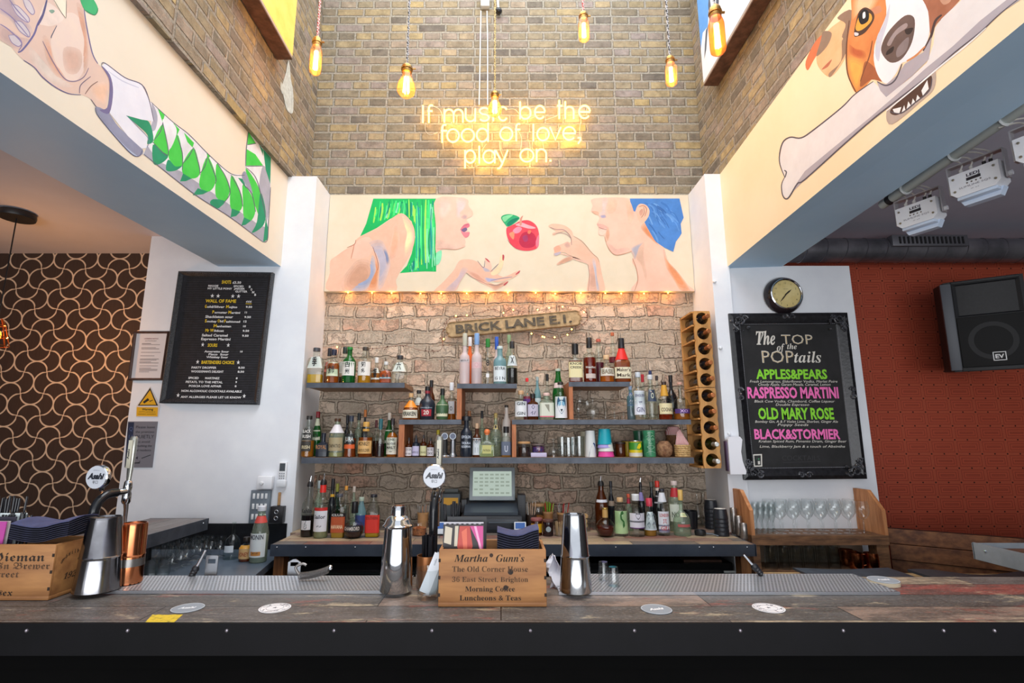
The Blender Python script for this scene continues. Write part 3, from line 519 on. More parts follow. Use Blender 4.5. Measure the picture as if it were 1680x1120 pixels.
for q in (((675, 590), (722, 578), (710, 615), (685, 612)), ((737, 568), (746, 602), (722, 610)), ((759, 548), (777, 575), (750, 588)), ((784, 532), (802, 560), (775, 570)), ((808, 512), (827, 535), (800, 548)), ((862, 432), (870, 480), (838, 517), (830, 490))): P.p('#ecebec', *q, sm=False)
P.p(PM('#dcd8d9', '#e6e3e4'), (92, 960), (62, 870), (78, 775), (120, 742), (180, 745), (250, 700), (400, 580), (470, 510), (570, 440), (610, 480), (640, 520), (760, 430), (860, 340), (895, 240), (905, 150), (940, 100), (1110, -60), (1450, -60), (1260, 70), (1150, 172), (1000, 292), (880, 400), (700, 540), (560, 650), (400, 790), (200, 970), (160, 992), (110, 1070), (80, 1060), (72, 1000), sm=False)
sh = PM('#a8a2ac', '#b3adb6')
P.p(sh, (590, 445), (640, 455), (700, 405), (740, 345), (840, 282), (885, 200), (870, 320), (780, 410), (640, 525), (608, 490), sm=False)
P.p(sh, (165, 975), (200, 925), (400, 760), (560, 628), (700, 508), (850, 372), (1000, 250), (1150, 110), (1290, 0), (1380, -60), (1450, -60), (1260, 70), (1150, 172), (1000, 292), (880, 400), (700, 540), (560, 650), (400, 790), (200, 970), (120, 1050), sm=False)
for q in (((92, 960), (62, 870), (78, 775), (120, 742), (180, 745), (250, 700), (400, 580), (470, 510), (570, 440)), ((92, 955), (74, 1000), (82, 1060), (110, 1070), (160, 992), (200, 970), (400, 790), (560, 650), (700, 540), (880, 400), (1000, 292), (1150, 172), (1260, 70), (1400, -40)), ((660, 602), (720, 612), (800, 552), (872, 490), (888, 425)), ((590, 440), (640, 462), (690, 430), (725, 345))): P.st('#57525c', 8, *q)
P.st('#f2f2f4', 8, (640, 600), (800, 470), (930, 360), (1080, 240), (1180, 150)); P.st('#55555f', 7, (92, 960), (100, 930), (88, 920))
P.b.build('painting', t, smooth=False)
# --- canvases hung high on the brick side walls
def canvas(name, X, px, py, side, label, cols, dep, far=None):
    a = UX(px, py, X+side*-dep); t = thing(name, label, 'canvas', (X-side*.005, a.y-.9, a.z))
    y0, y1 = -1.1, .9; x1 = -side*dep
    b = B(); xs = sorted((0, x1)); b.box(xs[0], xs[1], y0, y1, 0, .014, MN('stained_shelf_timber', '#4a2f1e', '#74503a', 12, .7)); b.build('lower_batten', t, smooth=False)
    b = B(); b.box(xs[0], xs[1], y0, y1, .014, 1.5, MN('raw_canvas_edge', '#a79c92', '#b8aea4', 10, .8)); b.build('stretcher', t, smooth=False)
    b = B(); e = .001*-side
    def R(yy0, yy1, z0, z1, m, k=1): b.poly([(x1+e*k, yy0, z0), (x1+e*k, yy1, z0), (x1+e*k, yy1, z1), (x1+e*k, yy0, z1)], m)
    R(y0, y1, .03, 1.5, PM(*cols[0]))
    for k, (m, q) in enumerate(cols[1]): b.poly([(x1+e*(k+2), y1-u, v) for u, v in q], PM(*m) if isinstance(m, tuple) else PM(m))
    b.build('painting', t, smooth=False)
canvas('canvas', XBL, 478, 98, -1, 'orange and yellow painted canvas high on the left brick wall', (('#f2c860', '#f6d878'), [(('#f0a040', '#f2b050'), [(.25, .5), (.6, .2), (1.1, .1), (1.9, .4), (1.9, 1.4), (.3, 1.4)]), ('#e88a68', [(.3, .35), (.42, .3), (.75, .6), (.8, .9), (.6, .9)]), ('#ece8da', [(.1, .75), (.3, .72), (.32, 1.3), (.1, 1.3)]), ('#4a4550', [(.13, .8), (.24, .78), (.26, 1.2), (.13, 1.2)])]), .11)
canvas('canvas', XBR, 1156, 141, 1, 'blue and white painted canvas high on the right brick wall', (('#5d97dd', '#6ba2e2'), [(('#dfe2ea', '#eceff4'), [(.0, .03), (.0, .33), (.06, .43), (.16, .4), (.22, .62), (.34, .56), (.42, .75), (.55, .66), (.7, .9), (1.9, .9), (1.9, .03)]), ('#59606e', [(.05, .2), (.1, .25), (.16, .4), (.12, .4), (.08, .3)]), ('#59606e', [(.3, .32), (.36, .38), (.4, .55), (.34, .5), (.31, .4)]), ('#5d6472', [(.2, .45), (.24, .5), (.23, .62), (.2, .55)]), ('#b24a4a', [(.62, .5), (.72, .5), (.7, .56), (.64, .56)]), ('#6f7ba0', [(.5, .42), (.54, .6), (.5, .66), (.47, .55)]), ('#c05048', [(.75, .66), (.8, .64), (.9, .9), (.84, .9)]), ('#8a94b8', [(.85, .62), (.9, .6), (1.0, .9), (.94, .9)])]), .11)
b = B(); Pd = Paint(lambda x, y, l: UX(x, y, XBL)+Vector((.003+l, 0, 0))); Pd.crop = (380, 0, 6.222)
for q in (((575, 620), (590, 680), (600, 800), (625, 950), (620, 1150), (560, 1120), (530, 1000), (510, 880), (545, 760)), ((500, 830), (520, 900), (515, 960), (495, 900))): Pd.p(MN('chalky_drip', '#a8b0ae', '#c8d2d0', 30, .9), *q)
solo('paint_drip', Pd.b, 'pale chalky drip stain on the brick below the orange and yellow canvas', 'stain')
# ------------------------------------------------------------------ signs, lamps and fittings on the walls
black = M('#17171a', .45); white = M('#e8eaee', .4); steel = M('#9a9da2', .38, 1.); brass = MN('old_brass', '#8a6a3c', '#b08a50', 20, .35, 1.)
chrome = M('#d9dde2', .08, 1.); ltxt = M('#e6e6e6', .6); ytxt = M('#e3c022', .6); rubber = M('#1b1b1e', .7)
class Flat:
    """helper for writing on an upright plane Y: pixel positions measured in a crop are turned into places on that plane"""
    def __init__(s, Y, loc, crop): s.Y = Y; s.loc = Vector(loc); s.c = crop; s.b = B()
    def w(s, x, y, lift=0.): q = U(s.c[0]+x/s.c[2], s.c[1]+y/s.c[2], s.Y); q.y -= lift; return q-s.loc
    def t(s, txt, xl, xr, y, h, m, lift=.002, yr=None, **kw):
        a, c = s.w(xl, y, lift), s.w(xr, y if yr is None else yr, lift); up = (s.w((xl+xr)/2, y-h)-s.w((xl+xr)/2, y))
        ux = (c-a).normalized(); uy = Vector((-ux.z, 0, ux.x)); s.b.text(txt, (a+c)/2, ux, uy, m, h=up.length, w=(c-a).length, **kw); return s
    def q(s, m, *P, lift=.001): s.b.poly([s.w(x, y, lift) for x, y in P], m); return s
def frame_bars(b, out, inn, y0, y1, m, y2=None):
    """four mitred bars between an outer and an inner quad (local x, z); y0 back, y1 front of the outer edge, y2 front of the inner edge"""
    y2 = y1 if y2 is None else y2
    for i in range(4):
        j = (i+1) % 4; (a, c), (d, e) = (out[i], out[j]), (inn[i], inn[j])
        mid = lambda p, q, k: (p[0]+(q[0]-p[0])*k, p[1]+(q[1]-p[1])*k)
        ring = [(a, y0), (a, y1), (mid(a, d, .3), y1-.008), (mid(a, d, .55), y1), (mid(a, d, .8), (y1+y2)/2), (d, y2), (d, y0)]
        ring2 = [(c, y0), (c, y1), (mid(c, e, .3), y1-.008), (mid(c, e, .55), y1), (mid(c, e, .8), (y1+y2)/2), (e, y2), (e, y0)]
        n = len(ring); b.add([(p[0], y, p[1]) for p, y in ring]+[(p[0], y, p[1]) for p, y in ring2], [(k, (k+1) % n, n+(k+1) % n, n+k) for k in range(n)], m)
def quad(F_, *P): return [(F_.w(x, y).x, F_.w(x, y).z) for x, y in P]
def inset(q, d):
    (x0, z0), (x1, z1), (x2, z2), (x3, z3) = q; return [(x0+d, z0-d), (x1-d, z1-d), (x2-d, z2+d), (x3+d, z3+d)]
# --- letter board with the drinks list
Y = YP-.03; L0 = U(355, 660, YP); L0.y = YP-.004
t = thing('menu_board', 'tall black letter board with yellow and white drinks list on the left wall', 'menu board', L0)
Fm = Flat(YP-.022, L0, (260, 440, 4.87)); q = quad(Fm, (170, 28), (922, 38), (800, 1090), (18, 1078))
b = B(); frame_bars(b, q, inset(q, .034), 0, -.035, MN('black_carved_frame', '#15171a', '#3a3d42', 90, .4, bs=.8), -.022)
for i in range(4):
    a, c = Vector((q[i][0], -.036, q[i][1])), Vector((q[(i+1) % 4][0], -.036, q[(i+1) % 4][1])); ctr = Vector(((q[0][0]+q[2][0])/2, -.036, (q[0][1]+q[2][1])/2)); n = int((c-a).length/.017)
    for k in range(n): p = a.lerp(c, (k+.5)/n); p = p+(ctr-p).normalized()*.012; b.ball(p, .0062, M('#4b4f56', .35), 6)
b.build('frame', t)
b = B(); iq = inset(q, .032); b.prism([(x, -.019, z) for x, z in iq], (0, .015, 0), MN('black_felt_letterboard', '#121216', '#1f1f26', 30, .75)); 
n = 52
for k in range(1, n):
    f = k/n; b.box(min(iq[3][0], iq[0][0])+.05, iq[2][0]+(iq[1][0]-iq[2][0])*f-.006, -.0205, -.019, iq[3][1]+(iq[0][1]-iq[3][1])*f-.0012, iq[3][1]+(iq[0][1]-iq[3][1])*f+.0012, M('#08080a', .8))
b.build('letter_panel', t, smooth=False); Fm.Y = YP-.004-.0215
for m, rows in ((ytxt, [('SHOTS', 505, 580, 122, 26), ('WALL OF FAME', 375, 620, 272, 26), ('SOURS', 393, 470, 626, 26), ('BARTENDERS CHOICE', 343, 605, 762, 26), ('G', 370, 385, 315, 24), ('M', 540, 562, 317, 24), ('P', 430, 445, 360, 24), ('M', 558, 580, 362, 24), ('S', 370, 386, 431, 24), ('O', 472, 490, 431, 24), ('F', 525, 538, 433, 24), ('M', 440, 465, 470, 24), ('Mr W', 374, 442, 506, 24)]),
                (ltxt, [('£5.50', 592, 660, 122, 18), ('REGGIE', 398, 478, 147, 15), ('SPICED', 600, 680, 150, 15), ('MY LITTLE PONY', 393, 588, 168, 15), ('JAEGER', 603, 690, 170, 15), ('GLITTER', 613, 710, 192, 15), ('B', 722, 736, 156, 18), ('O', 735, 749, 178, 18), ('M', 747, 765, 200, 18), ('B', 766, 780, 220, 18), ('★  ★', 413, 492, 232, 24), ('★  ★', 577, 655, 234, 24), ('£££', 700, 745, 272, 14), ('old/Silver', 388, 528, 315, 18), ('ojito', 564, 630, 317, 17), ('9.50', 697, 748, 316, 16), ('ornstar', 447, 550, 360, 17), ('artini', 582, 652, 362, 17), ('11', 690, 706, 360, 16), ('Shackleton sour', 374, 596, 395, 20), ('9.50', 686, 738, 397, 16), ('mokey', 388, 464, 431, 17), ('ld', 492, 518, 431, 18), ('ashioned', 540, 652, 433, 17), ('12', 680, 704, 432, 16), ('anhattan', 467, 580, 470, 17), ('10', 676, 698, 470, 16), ('ildcat', 444, 522, 506, 17), ('9.50', 672, 724, 507, 16), ('Salted Caramel', 346, 553, 543, 20), ('9.50', 668, 720, 546, 16), ('Espresso Martini', 341, 575, 573, 20), ('★', 340, 366, 622, 26), ('★', 543, 571, 626, 26), ('Amaretto Sour', 366, 563, 671, 16), ('10', 652, 672, 672, 15), ('Pisco  Sour', 400, 560, 694, 16), ('Whiskey Sour', 382, 556, 716, 16), ('★', 298, 326, 760, 26), ('★', 622, 652, 764, 26), ('PARTY DROPPER', 264, 463, 800, 17), ('8.50', 637, 688, 801, 16), ("WOODSMAN'S DELIGHT", 260, 520, 831, 17), ('8.50', 632, 684, 833, 16), ('SPICED', 238, 322, 883, 17), ('MARTINEZ', 372, 488, 885, 17), ('8', 618, 632, 886, 16), ('PETATL TO THE METAL', 218, 513, 915, 17), ('9', 614, 627, 917, 16), ('POSCIA LOVE AFFAIR', 243, 503, 947, 17), ('8', 609, 623, 949, 16), ('NON ALCOHOLIC COCKTAILS AVAILABLE', 183, 664, 986, 17), ('★', 142, 170, 1026, 26), ('ANY ALLERGIES PLEASE LET US KNOW', 177, 662, 1034, 17), ('★', 670, 698, 1033, 26)])):
    for s_, x0, x1, y, h in rows: Fm.t(s_, x0, x1, y, h, m, lift=.001, yr=y+(x1-x0)*.012, bold=.03)
Fm.q(ytxt, (697, 281), (745, 282), (745, 286), (697, 285), lift=.001)
Fm.b.build('lettering', t, smooth=False)
# --- framed notice, camera warning sign, quiet sign
L0 = U(240, 625, YP); L0.y = YP-.003
t = thing('notice_frame', 'small printed notice in a thin brown frame left of the letter board', 'framed notice', L0)
Fm = Flat(YP-.012, L0, (200, 530, 4.48)); q = quad(Fm, (95, 60), (352, 60), (300, 420), (50, 420))
b = B(); frame_bars(b, q, inset(q, .016), 0, -.02, MN('brown_frame_wood', '#3f2a22', '#5a3d30', 12, .45), -.014); b.build('frame', t, smooth=False)
b = B(); b.prism([(x, -.009, z) for x, z in inset(q, .014)], (0, .007, 0), M('#d8d2d2', .6)); b.build('paper', t, smooth=False)
Fm.t('LICENSING NOTICE', 165, 268, 118, 9, M('#8d5f66', .7), lift=.0015, bold=.02); Fm.t('AUTHORISED', 170, 255, 134, 8, M('#6a6064', .7), lift=.0015)
for k, (x0, x1, y) in enumerate([(148, 215, 148), (148, 280, 156), (144, 250, 178), (144, 275, 187), (140, 285, 213), (136, 240, 238), (134, 272, 262), (132, 255, 270), (130, 215, 282), (130, 270, 290), (130, 265, 312), (128, 215, 328), (128, 262, 338), (128, 260, 346), (126, 200, 356)]): Fm.q(M('#7c7478' if k % 3 else '#4a4448', .7), (x0, y), (x1, y), (x1, y+3.5), (x0, y+3.5), lift=.0015)
Fm.b.build('print', t, smooth=False)
L0 = U(240, 683, YP); L0.y = YP-.002
t = thing('warning_sign', 'yellow triangular camera warning sign below the framed notice', 'warning sign', L0); Fm = Flat(YP-.004, L0, (200, 530, 4.48))
b = B(); b.prism([Fm.w(*p) for p in ((208, 466), (280, 606), (265, 690), (104, 690), (108, 606))], (0, .0035, 0), M('#d9cfc8', .5)); b.build('plate', t, smooth=False)
Fm.q(M('#1c1a18', .5), (208, 474), (266, 606), (117, 606)); Fm.q(M('#e0a912', .5), (208, 492), (253, 599), (131, 599), lift=.0015); Fm.q(M('#e0a912', .5), (110, 616), (266, 618), (262, 685), (107, 682))
Fm.q(M('#1c1a18', .5), (156, 578), (192, 550), (203, 565), (165, 590), lift=.002); Fm.q(M('#1c1a18', .5), (203, 572), (228, 562), (230, 566), (206, 578), lift=.002)
Fm.t('Warning', 148, 230, 640, 16, M('#1c1a18', .5), lift=.002, bold=.02); Fm.t('CCTV cameras in', 126, 246, 655, 9, M('#1c1a18', .5), lift=.002); Fm.t('constant operation', 120, 250, 671, 9, M('#1c1a18', .5), lift=.002)
Fm.b.build('print', t, smooth=False)
L0 = U(232, 766, YP); L0.y = YP-.002
t = thing('quiet_sign', 'grey plaque asking guests to leave quietly, under the yellow sign', 'sign', L0); Fm = Flat(YP-.006, L0, (200, 530, 4.48))
b = B(); b.prism([Fm.w(*p) for p in ((45, 722), (262, 722), (222, 1060), (18, 1060))], (0, .005, 0), M('#76757d', .45)); b.build('plate', t, smooth=False)
Fm.q(M('#1f2a45', .45), (47, 728), (90, 728), (68, 1050), (24, 1050)); bl = M('#26262e', .5)
for s_, x0, x1, y, h in (('Please leave', 104, 244, 772, 20), ('the premises', 100, 238, 806, 18), ('QUIETLY', 95, 235, 845, 26), ('to avoid', 112, 205, 878, 17), ('disturbing the', 90, 220, 908, 17), ('local residents', 82, 215, 940, 17)): Fm.t(s_, x0, x1, y, h, bl, lift=.002)
for s_, x, y in (('Q', 54, 790), ('U', 50, 848), ('I', 50, 906)): Fm.t(s_, x, x+(8 if s_ == 'I' else 26), y, 30, M('#56648c', .45), lift=.002)
Fm.q(bl, (100, 990), (118, 978), (116, 1000)); Fm.q(bl, (70, 1026), (128, 1020), (130, 1010), (134, 1010), (132, 1030), (70, 1032)); Fm.q(bl, (145, 990), (212, 965), (213, 970), (146, 995)); Fm.b.build('print', t, smooth=False)
# --- chalk board in an ornate black frame
L0 = U(1320, 786, YP); L0.y = YP-.004
t = thing('chalkboard', 'black chalkboard with green and pink cocktail names in ornate black frame', 'chalkboard', L0)
Fm = Flat(YP-.045, L0, (1190, 510, 4.0)); q = quad(Fm, (20, 18), (795, 12), (925, 1100), (120, 1108)); fm = MN('black_gloss_carved_frame', '#0e0e10', '#222226', 40, .33, bs=.4)
b = B(); frame_bars(b, q, inset(q, .085), 0, -.05, fm, -.03); b.build('frame', t)
orn = MN('black_gloss_ornament', '#141416', '#55565c', 60, .25)
b = B(); rnd = random.Random(5)
def scroll(c, sx, sz, r):
    pts = []
    for k in range(22): a = k/21*2.6*PI; rr = r*(1-.75*k/21); pts.append((c[0]+sx*(rr*math.cos(a)), -.056, c[1]+sz*(rr*math.sin(a))))
    b.tube(pts, [.008*(1-.5*k/21) for k in range(22)], orn, 6)
for i, (sx, sz) in enumerate(((1, -1), (-1, -1), (-1, 1), (1, 1))):
    x, z = q[i]; x += sx*.05; z += sz*.05
    scroll((x+sx*.02, z+sz*.0), sx, sz, .036); scroll((x, z+sz*.03), -sx, sz, .026); scroll((x+sx*.06, z-sz*.012), sx, -sz, .022); scroll((x-sx*.012, z+sz*.075), sx, -sz, .02)
    for k in range(9): b.ball((x+sx*rnd.uniform(-.04, .09), -.052, z+sz*rnd.uniform(-.04, .09)*(1 if k % 2 else .4)), rnd.uniform(.008, .015), orn, 6)
    b.build('corner_ornament', t); b = B()
for i in range(4):
    j = (i+1) % 4; mx, mz = (q[i][0]+q[j][0])/2, (q[i][1]+q[j][1])/2; cx, cz = (q[0][0]+q[2][0])/2, (q[0][1]+q[2][1])/2; d = Vector((cx-mx, cz-mz)).normalized()*.03
    for s_ in (-1, 1): scroll((mx+d.x+s_*d.y*.9, mz+d.y+s_*d.x*.9), s_, 1, .02)
    b.ball((mx+d.x, -.056, mz+d.y), .013, orn, 8); b.build('centre_ornament', t); b = B()
b = B(); iq = inset(q, .078)
for i in range(4):
    a, c = Vector((iq[i][0], -.036, iq[i][1])), Vector((iq[(i+1) % 4][0], -.036, iq[(i+1) % 4][1])); n = int((c-a).length/.011)
    for k in range(n): b.ball(a.lerp(c, (k+.5)/n), .0035, M('#77787e', .35), 5)
b.build('beading', t)
b = B(); b.prism([(x, -.031, z) for x, z in inset(q, .083)], (0, .025, 0), MN('chalkboard_black', '#141415', '#222224', 7, .75)); b.build('board', t, smooth=False)
Fm.Y = YP-.004-.031
wc, gc, pc = M('#d9d5cc', .8), M('#86d332', .7), M('#ec6fb4', .7); gold = M('#b89a58', .7)
sc = lambda s: U_math(s, 'script'); it = lambda s: U_math(s, 'ital')
Fm.t(it('The'), 205, 330, 220, 92, wc, bold=.01); Fm.t('TOP', 370, 575, 218, 66, wc, bold=.0); Fm.t(it('of'), 338, 392, 262, 50, wc); Fm.t(it('the'), 405, 470, 250, 38, wc); Fm.t('POP', 243, 452, 340, 84, wc, bold=.0); Fm.t(it('tails'), 452, 632, 338, 76, wc)
Fm.t('TOP', 374, 572, 220, 66, gold, lift=.0025, bold=-.028); Fm.t('POP', 247, 450, 342, 84, gold, lift=.0025, bold=-.028)
for s_, x0, x1, y, h, m in (('APPLES&PEARS', 203, 670, 444, 62, gc), ('RASPRESSO MARTINI', 147, 745, 570, 72, pc), ('OLD MARY ROSE', 218, 715, 708, 74, gc), ('BLACK&STORMIER', 192, 755, 838, 64, pc)): Fm.t(s_, x0, x1, y, h, m, bold=.035)
for s_, x0, x1, y in (('Fresh Lemongrass, Elderflower Vodka, Merlet Poire', 160, 735, 470), ('Cloudy Apple, Garam Masala, Caramel, Lemon', 215, 690, 490), ('Black Cow Vodka, Chambord, Coffee Liqueur', 190, 718, 600), ('Double Espresso', 330, 550, 622), ('Bombay Gin, A & F Violet Lime, Sherbet, Ginger Ale', 195, 738, 733), ('Poppy Seeds', 342, 545, 754), ('Kraken Spiced Rum, Pimento Dram, Ginger Beer', 218, 795, 862), ('Lime, Blackberry Jam & a touch of Absinthe', 225, 785, 896)): Fm.t(s_, x0, x1, y, 17, wc, shear=.25)
Fm.q(wc, (182, 940), (240, 938), (242, 1020), (188, 1022)); Fm.q(M('#222222', .6), (188, 948), (232, 946), (234, 1012), (194, 1014), lift=.0015); Fm.q(wc, (212, 985), (226, 984), (227, 1005), (214, 1006), lift=.002); Fm.q(M('#3a8a5a', .6), (196, 968), (222, 966), (222, 976), (198, 978), lift=.002)
Fm.t('COCKTAILS', 372, 622, 980, 34, M('#2f2f32', .7)); Fm.q(M('#2f2f32', .7), (380, 992), (625, 984), (625, 988), (380, 996)); Fm.b.build('lettering', t, smooth=False)
# --- clock
L0 = U(1282, 486, YP); L0.y = YP-.002
t = thing('wall_clock', 'round dark wall clock with cream dial above the chalkboard', 'clock', L0)
b = B(); b.lathe([(.128, 0), (.139, .012), (.138, .03), (.128, .055), (.116, .07), (.108, .07), (.104, .062)], MN('dark_red_clock_case', '#1c1a1d', '#33272b', 6, .25), (0, 0, 0), 40, (0, -1, 0)); b.build('case', t)
b = B(); b.lathe([(.116, .068), (.117, .074), (.110, .078), (.105, .074)], chrome, (0, 0, 0), 40, (0, -1, 0), cap=False); b.build('bezel', t)
b = B(); b.disc((0, -.064, 0), .107, (0, -1, 0), MN('cream_dial', '#cdb878', '#dccb90', 10, .5), 40); dk = M('#2b2218', .5)
for k in range(1, 13): a = PI/2-k*PI/6; b.text(str(k), (.084*math.cos(a), -.0645, .084*math.sin(a)-.007), (1, 0, 0), (0, 0, 1), dk, h=.014)
b.text('NEWGATE', (0, -.0645, .035), (1, 0, 0), (0, 0, 1), dk, w=.035)
for k in range(60): a = k*PI/30; b.box(-.0007, .0007, -.0648, -.0642, .098, .102, dk, M4=Matrix.Rotation(a, 4, 'Y'))
b.build('dial', t, smooth=False)
for nm, ang, ln, w in (('hour_hand', 50, .052, .0045), ('minute_hand', 220, .083, .0032)):
    b = B(); b.prism([(-w, 0, -.012), (w, 0, -.012), (w*1.3, 0, ln*.5), (0, 0, ln), (-w*1.3, 0, ln*.5)], (0, .0012, 0), dk); h = b.build(nm, t, smooth=False); h.location = (0, -.0685 if nm[0] == 'h' else -.0705, 0); h.rotation_euler = (0, math.radians(ang), 0)
# --- cast street sign
t = thing('street_sign', 'tan cast street name sign reading BRICK LANE E.1. on rough brick', 'street sign', U(843, 531, YB-.05), rot=(0, -math.radians(5.6), 0))
b = B(); hw, hh = .545, .062
out = [(-hw+.04, -hh), (hw-.04, -hh)]; n = 7
out = [(-hw+.035, -hh), (hw-.035, -hh), (hw-.012, -hh+.012), (hw-.015, -.03), (hw, -.018), (hw, .018), (hw-.015, .03), (hw-.012, hh-.012), (hw-.035, hh), (-hw+.035, hh), (-hw+.012, hh-.012), (-hw+.015, .03), (-hw, .018), (-hw, -.018), (-hw+.015, -.03), (-hw+.012, -hh+.012)]
sg = MN('weathered_cast_sign', '#a08560', '#c7aa80', 25, .8, bs=.4)
b.prism([(x, -.004, z) for x, z in out], (0, .03, 0), sg)
rim = [Vector((x*.985, -.006, z*.93)) for x, z in out]; b.tube(rim, .0055, MN('weathered_sign_rim', '#7d6648', '#b0946c', 25, .8), 6, True); b.build('plate', t, ang=30)
b = B(); v, f = text_mesh('BRICK LANE E.1.', .028); x0, x1 = min(p[0] for p in v), max(p[0] for p in v); sx = .93/(x1-x0); sz = .068/.73
lm = MN('sign_letter_metal', '#3c342a', '#655844', 30, .6)
P0 = [((x-(x0+x1)/2)*sx, -.014, y*sz-.033) for x, y in v]; b.add(P0+[(x, -.003, z) for x, _, z in P0], f, lm)
from collections import Counter
ec = Counter(); 
for g in f:
    for i in range(len(g)): ec[tuple(sorted((g[i], g[(i+1) % len(g)])))] += 1
k0 = len(b.v)-2*len(P0); mi = b.mat(lm)
for (a, c), k in ec.items():
    if k == 1: b.f.append((k0+a, k0+c, k0+len(P0)+c, k0+len(P0)+a)); b.mi.append(mi)
b.build('lettering', t, smooth=False)
# --- strings of fairy lights
warm = EM('#ffb050', 14.); rnd = random.Random(11); cop = M('#7a4a34', .5)
t = thing('fairy_lights', 'copper string of tiny warm lights draped round the street sign', 'fairy lights', U(843, 531, YB-.02)); o0 = U(843, 531, YB-.02)
pts = []
for x, y in ((555, 566), (610, 572), (660, 566), (695, 575), (722, 572), (728, 556), (730, 540), (736, 526), (746, 518), (766, 517), (790, 515), (810, 510), (825, 514), (842, 508), (862, 510), (880, 509), (900, 505), (922, 504), (945, 500), (958, 510), (966, 522), (956, 536), (938, 541), (930, 549), (910, 553), (890, 552), (872, 547)): pts.append(U(x+rnd.uniform(-3, 3), y+rnd.uniform(-3, 3), YB-.075 if 730 < x < 960 else YB-.035)-o0)
b = B(); sp_ = spline(pts, 5, False); b.tube(sp_, .0018, cop, 5)
for k in range(90): p = rnd.choice(sp_); d = Vector((rnd.uniform(-.02, .02), rnd.uniform(-.012, .006), rnd.uniform(-.02, .02))); b.tube([p, p+d*.6, p+d], .0016, cop, 4); b.ball(p+d, .0042, M('#54322a', .6), 5)
b.build('wire', t)
for x, y in ((728, 556), (748, 518), (766, 517), (826, 513), (842, 508), (882, 508), (901, 505), (923, 503), (958, 512), (872, 547), (890, 552), (893, 553), (910, 553), (931, 549), (938, 540), (553, 569)): b = B(); b.ball(U(x, y, YB-.085 if 730 < x < 960 else YB-.045)-o0, .006, warm, 8); b.build('bulb', t)
o0 = Vector((0, YB-.03, ZM0+.01)); t = thing('fairy_lights', 'warm string of lights tucked under the lower edge of the painted panel', 'fairy lights', o0)
b = B(); n = 15; pp = [Vector((XRL+.2+(XRR-XRL-.4)*k/(n-1)+rnd.uniform(-.04, .04), -.018, -.018+rnd.uniform(-.006, .004))) for k in range(n)]; b.tube(spline(pp, 3, False), .0018, cop, 5); b.build('wire', t)
for p in pp:
    b = B(); b.ball(p+Vector((0, -.004, -.004)), .006, EM('#ffa040', 20.), 8); b.build('bulb', t)
    lamp('fairy_bulb_light', 'POINT', (p.x, -.03, p.z-.012), rnd.uniform(.28, .6), (1, .42, .08), .012, parent=t)
# --- neon sign
YN = YB-.06; NC = (680, 150, 5.6); o0 = U(830, 235, YN)
t = thing('neon_sign', 'glowing warm neon sign about music and love on the high brick wall', 'neon sign', o0)
tubem = EM('#ffbe50', 10.)
def nw(x, y): return U(NC[0]+x/NC[2], NC[1]+y/NC[2], YN)-o0
def arc(cx, cy, rx, ry, a0, a1, n=14): return [(cx+rx*math.cos(math.radians(a0+(a1-a0)*k/n)), cy-ry*math.sin(math.radians(a0+(a1-a0)*k/n))) for k in range(n+1)]
def letter(ch, x0, x1, yb, yt):
    cx, cy, rx, ry = (x0+x1)/2, (yb+yt)/2, (x1-x0)/2, (yb-yt)/2; A = yb-1.42*(yb-yt)
    if ch in 'Il': return [[(x0, yb), (x0, A if ch == 'l' else yt)]]
    if ch == 'i': return [[(x0, yb), (x0, yt)], [(x0, yt-30), (x0, yt-38)]]
    if ch == 'o': return [arc(cx, cy, rx, ry, 0, 360, 26)]
    if ch == 'f': return [[(x0, yb), (x0, A+30)]+arc(x0+24, A+30, 24, 28, 180, 60, 7)[1:], [(x0-12, yt+8), (x1, yt+8)]]
    if ch == 't': return [[(x0, yb), (x0, A)], [(x0-18, yt), (x0+26, yt)]]
    if ch == 'm': q_ = (x1-x0)/4; return [[(x0, yb), (x0, yt)], arc(x0+q_, yt+q_*1.15, q_, q_*1.15, 180, 0, 10)+[(x0+2*q_, yb)], arc(x0+3*q_, yt+q_*1.15, q_, q_*1.15, 180, 0, 10)+[(x1, yb)]]
    if ch == 'n': return [[(x0, yb), (x0, yt)], arc(cx, yt+rx, rx, rx, 180, 0, 12)+[(x1, yb)]]
    if ch == 'h': return [[(x0, yb), (x0, A)], arc(cx, yt+rx, rx, rx, 180, 0, 12)+[(x1, yb)]]
    if ch == 'u': return [[(x0, yt)]+arc(cx, yb-rx, rx, rx, 180, 360, 12)+[(x1, yt)], [(x1, yt), (x1, yb)]]
    if ch == 's': return [arc(cx, yt+ry*.5, rx*.85, ry*.5, 30, 270, 14)+arc(cx, yb-ry*.5, rx*.85, ry*.5, 90, -150, 14)[1:]]
    if ch == 'c': return [arc(cx, cy, rx, ry, 40, 320, 20)]
    if ch == 'e': return [[(x0+4, cy), (x1, cy)]+arc(cx, cy, rx, ry, 0, 318, 22)[1:]]
    if ch == 'b': return [[(x0, A), (x0, yb)], arc(cx, cy, rx, ry, 0, 360, 26)]
    if ch == 'd': return [[(x1, A), (x1, yb)], arc(cx, cy, rx, ry, 0, 360, 26)]
    if ch == 'p': return [[(x0, yt), (x0, yb+48)], arc(cx, cy, rx, ry, 0, 360, 26)]
    if ch == 'a': return [arc(cx, cy, rx, ry, 0, 360, 26), [(x1, yt), (x1, yb)]]
    if ch == 'v': return [[(x0, yt), (cx, yb), (x1, yt)]]
    if ch == 'y': return [[(x0, yt), (cx+2, yb-6)], [(x1, yt), (cx, yb+20), (cx-18, yb+48), (cx-40, yb+52)]]
    if ch == ',': return [[(x0, yt), (x1, yt), (x1-2, yt+25), (x0+4, yb)]]
    if ch == '.': return [[(x0, yb), (x1, yb)]]
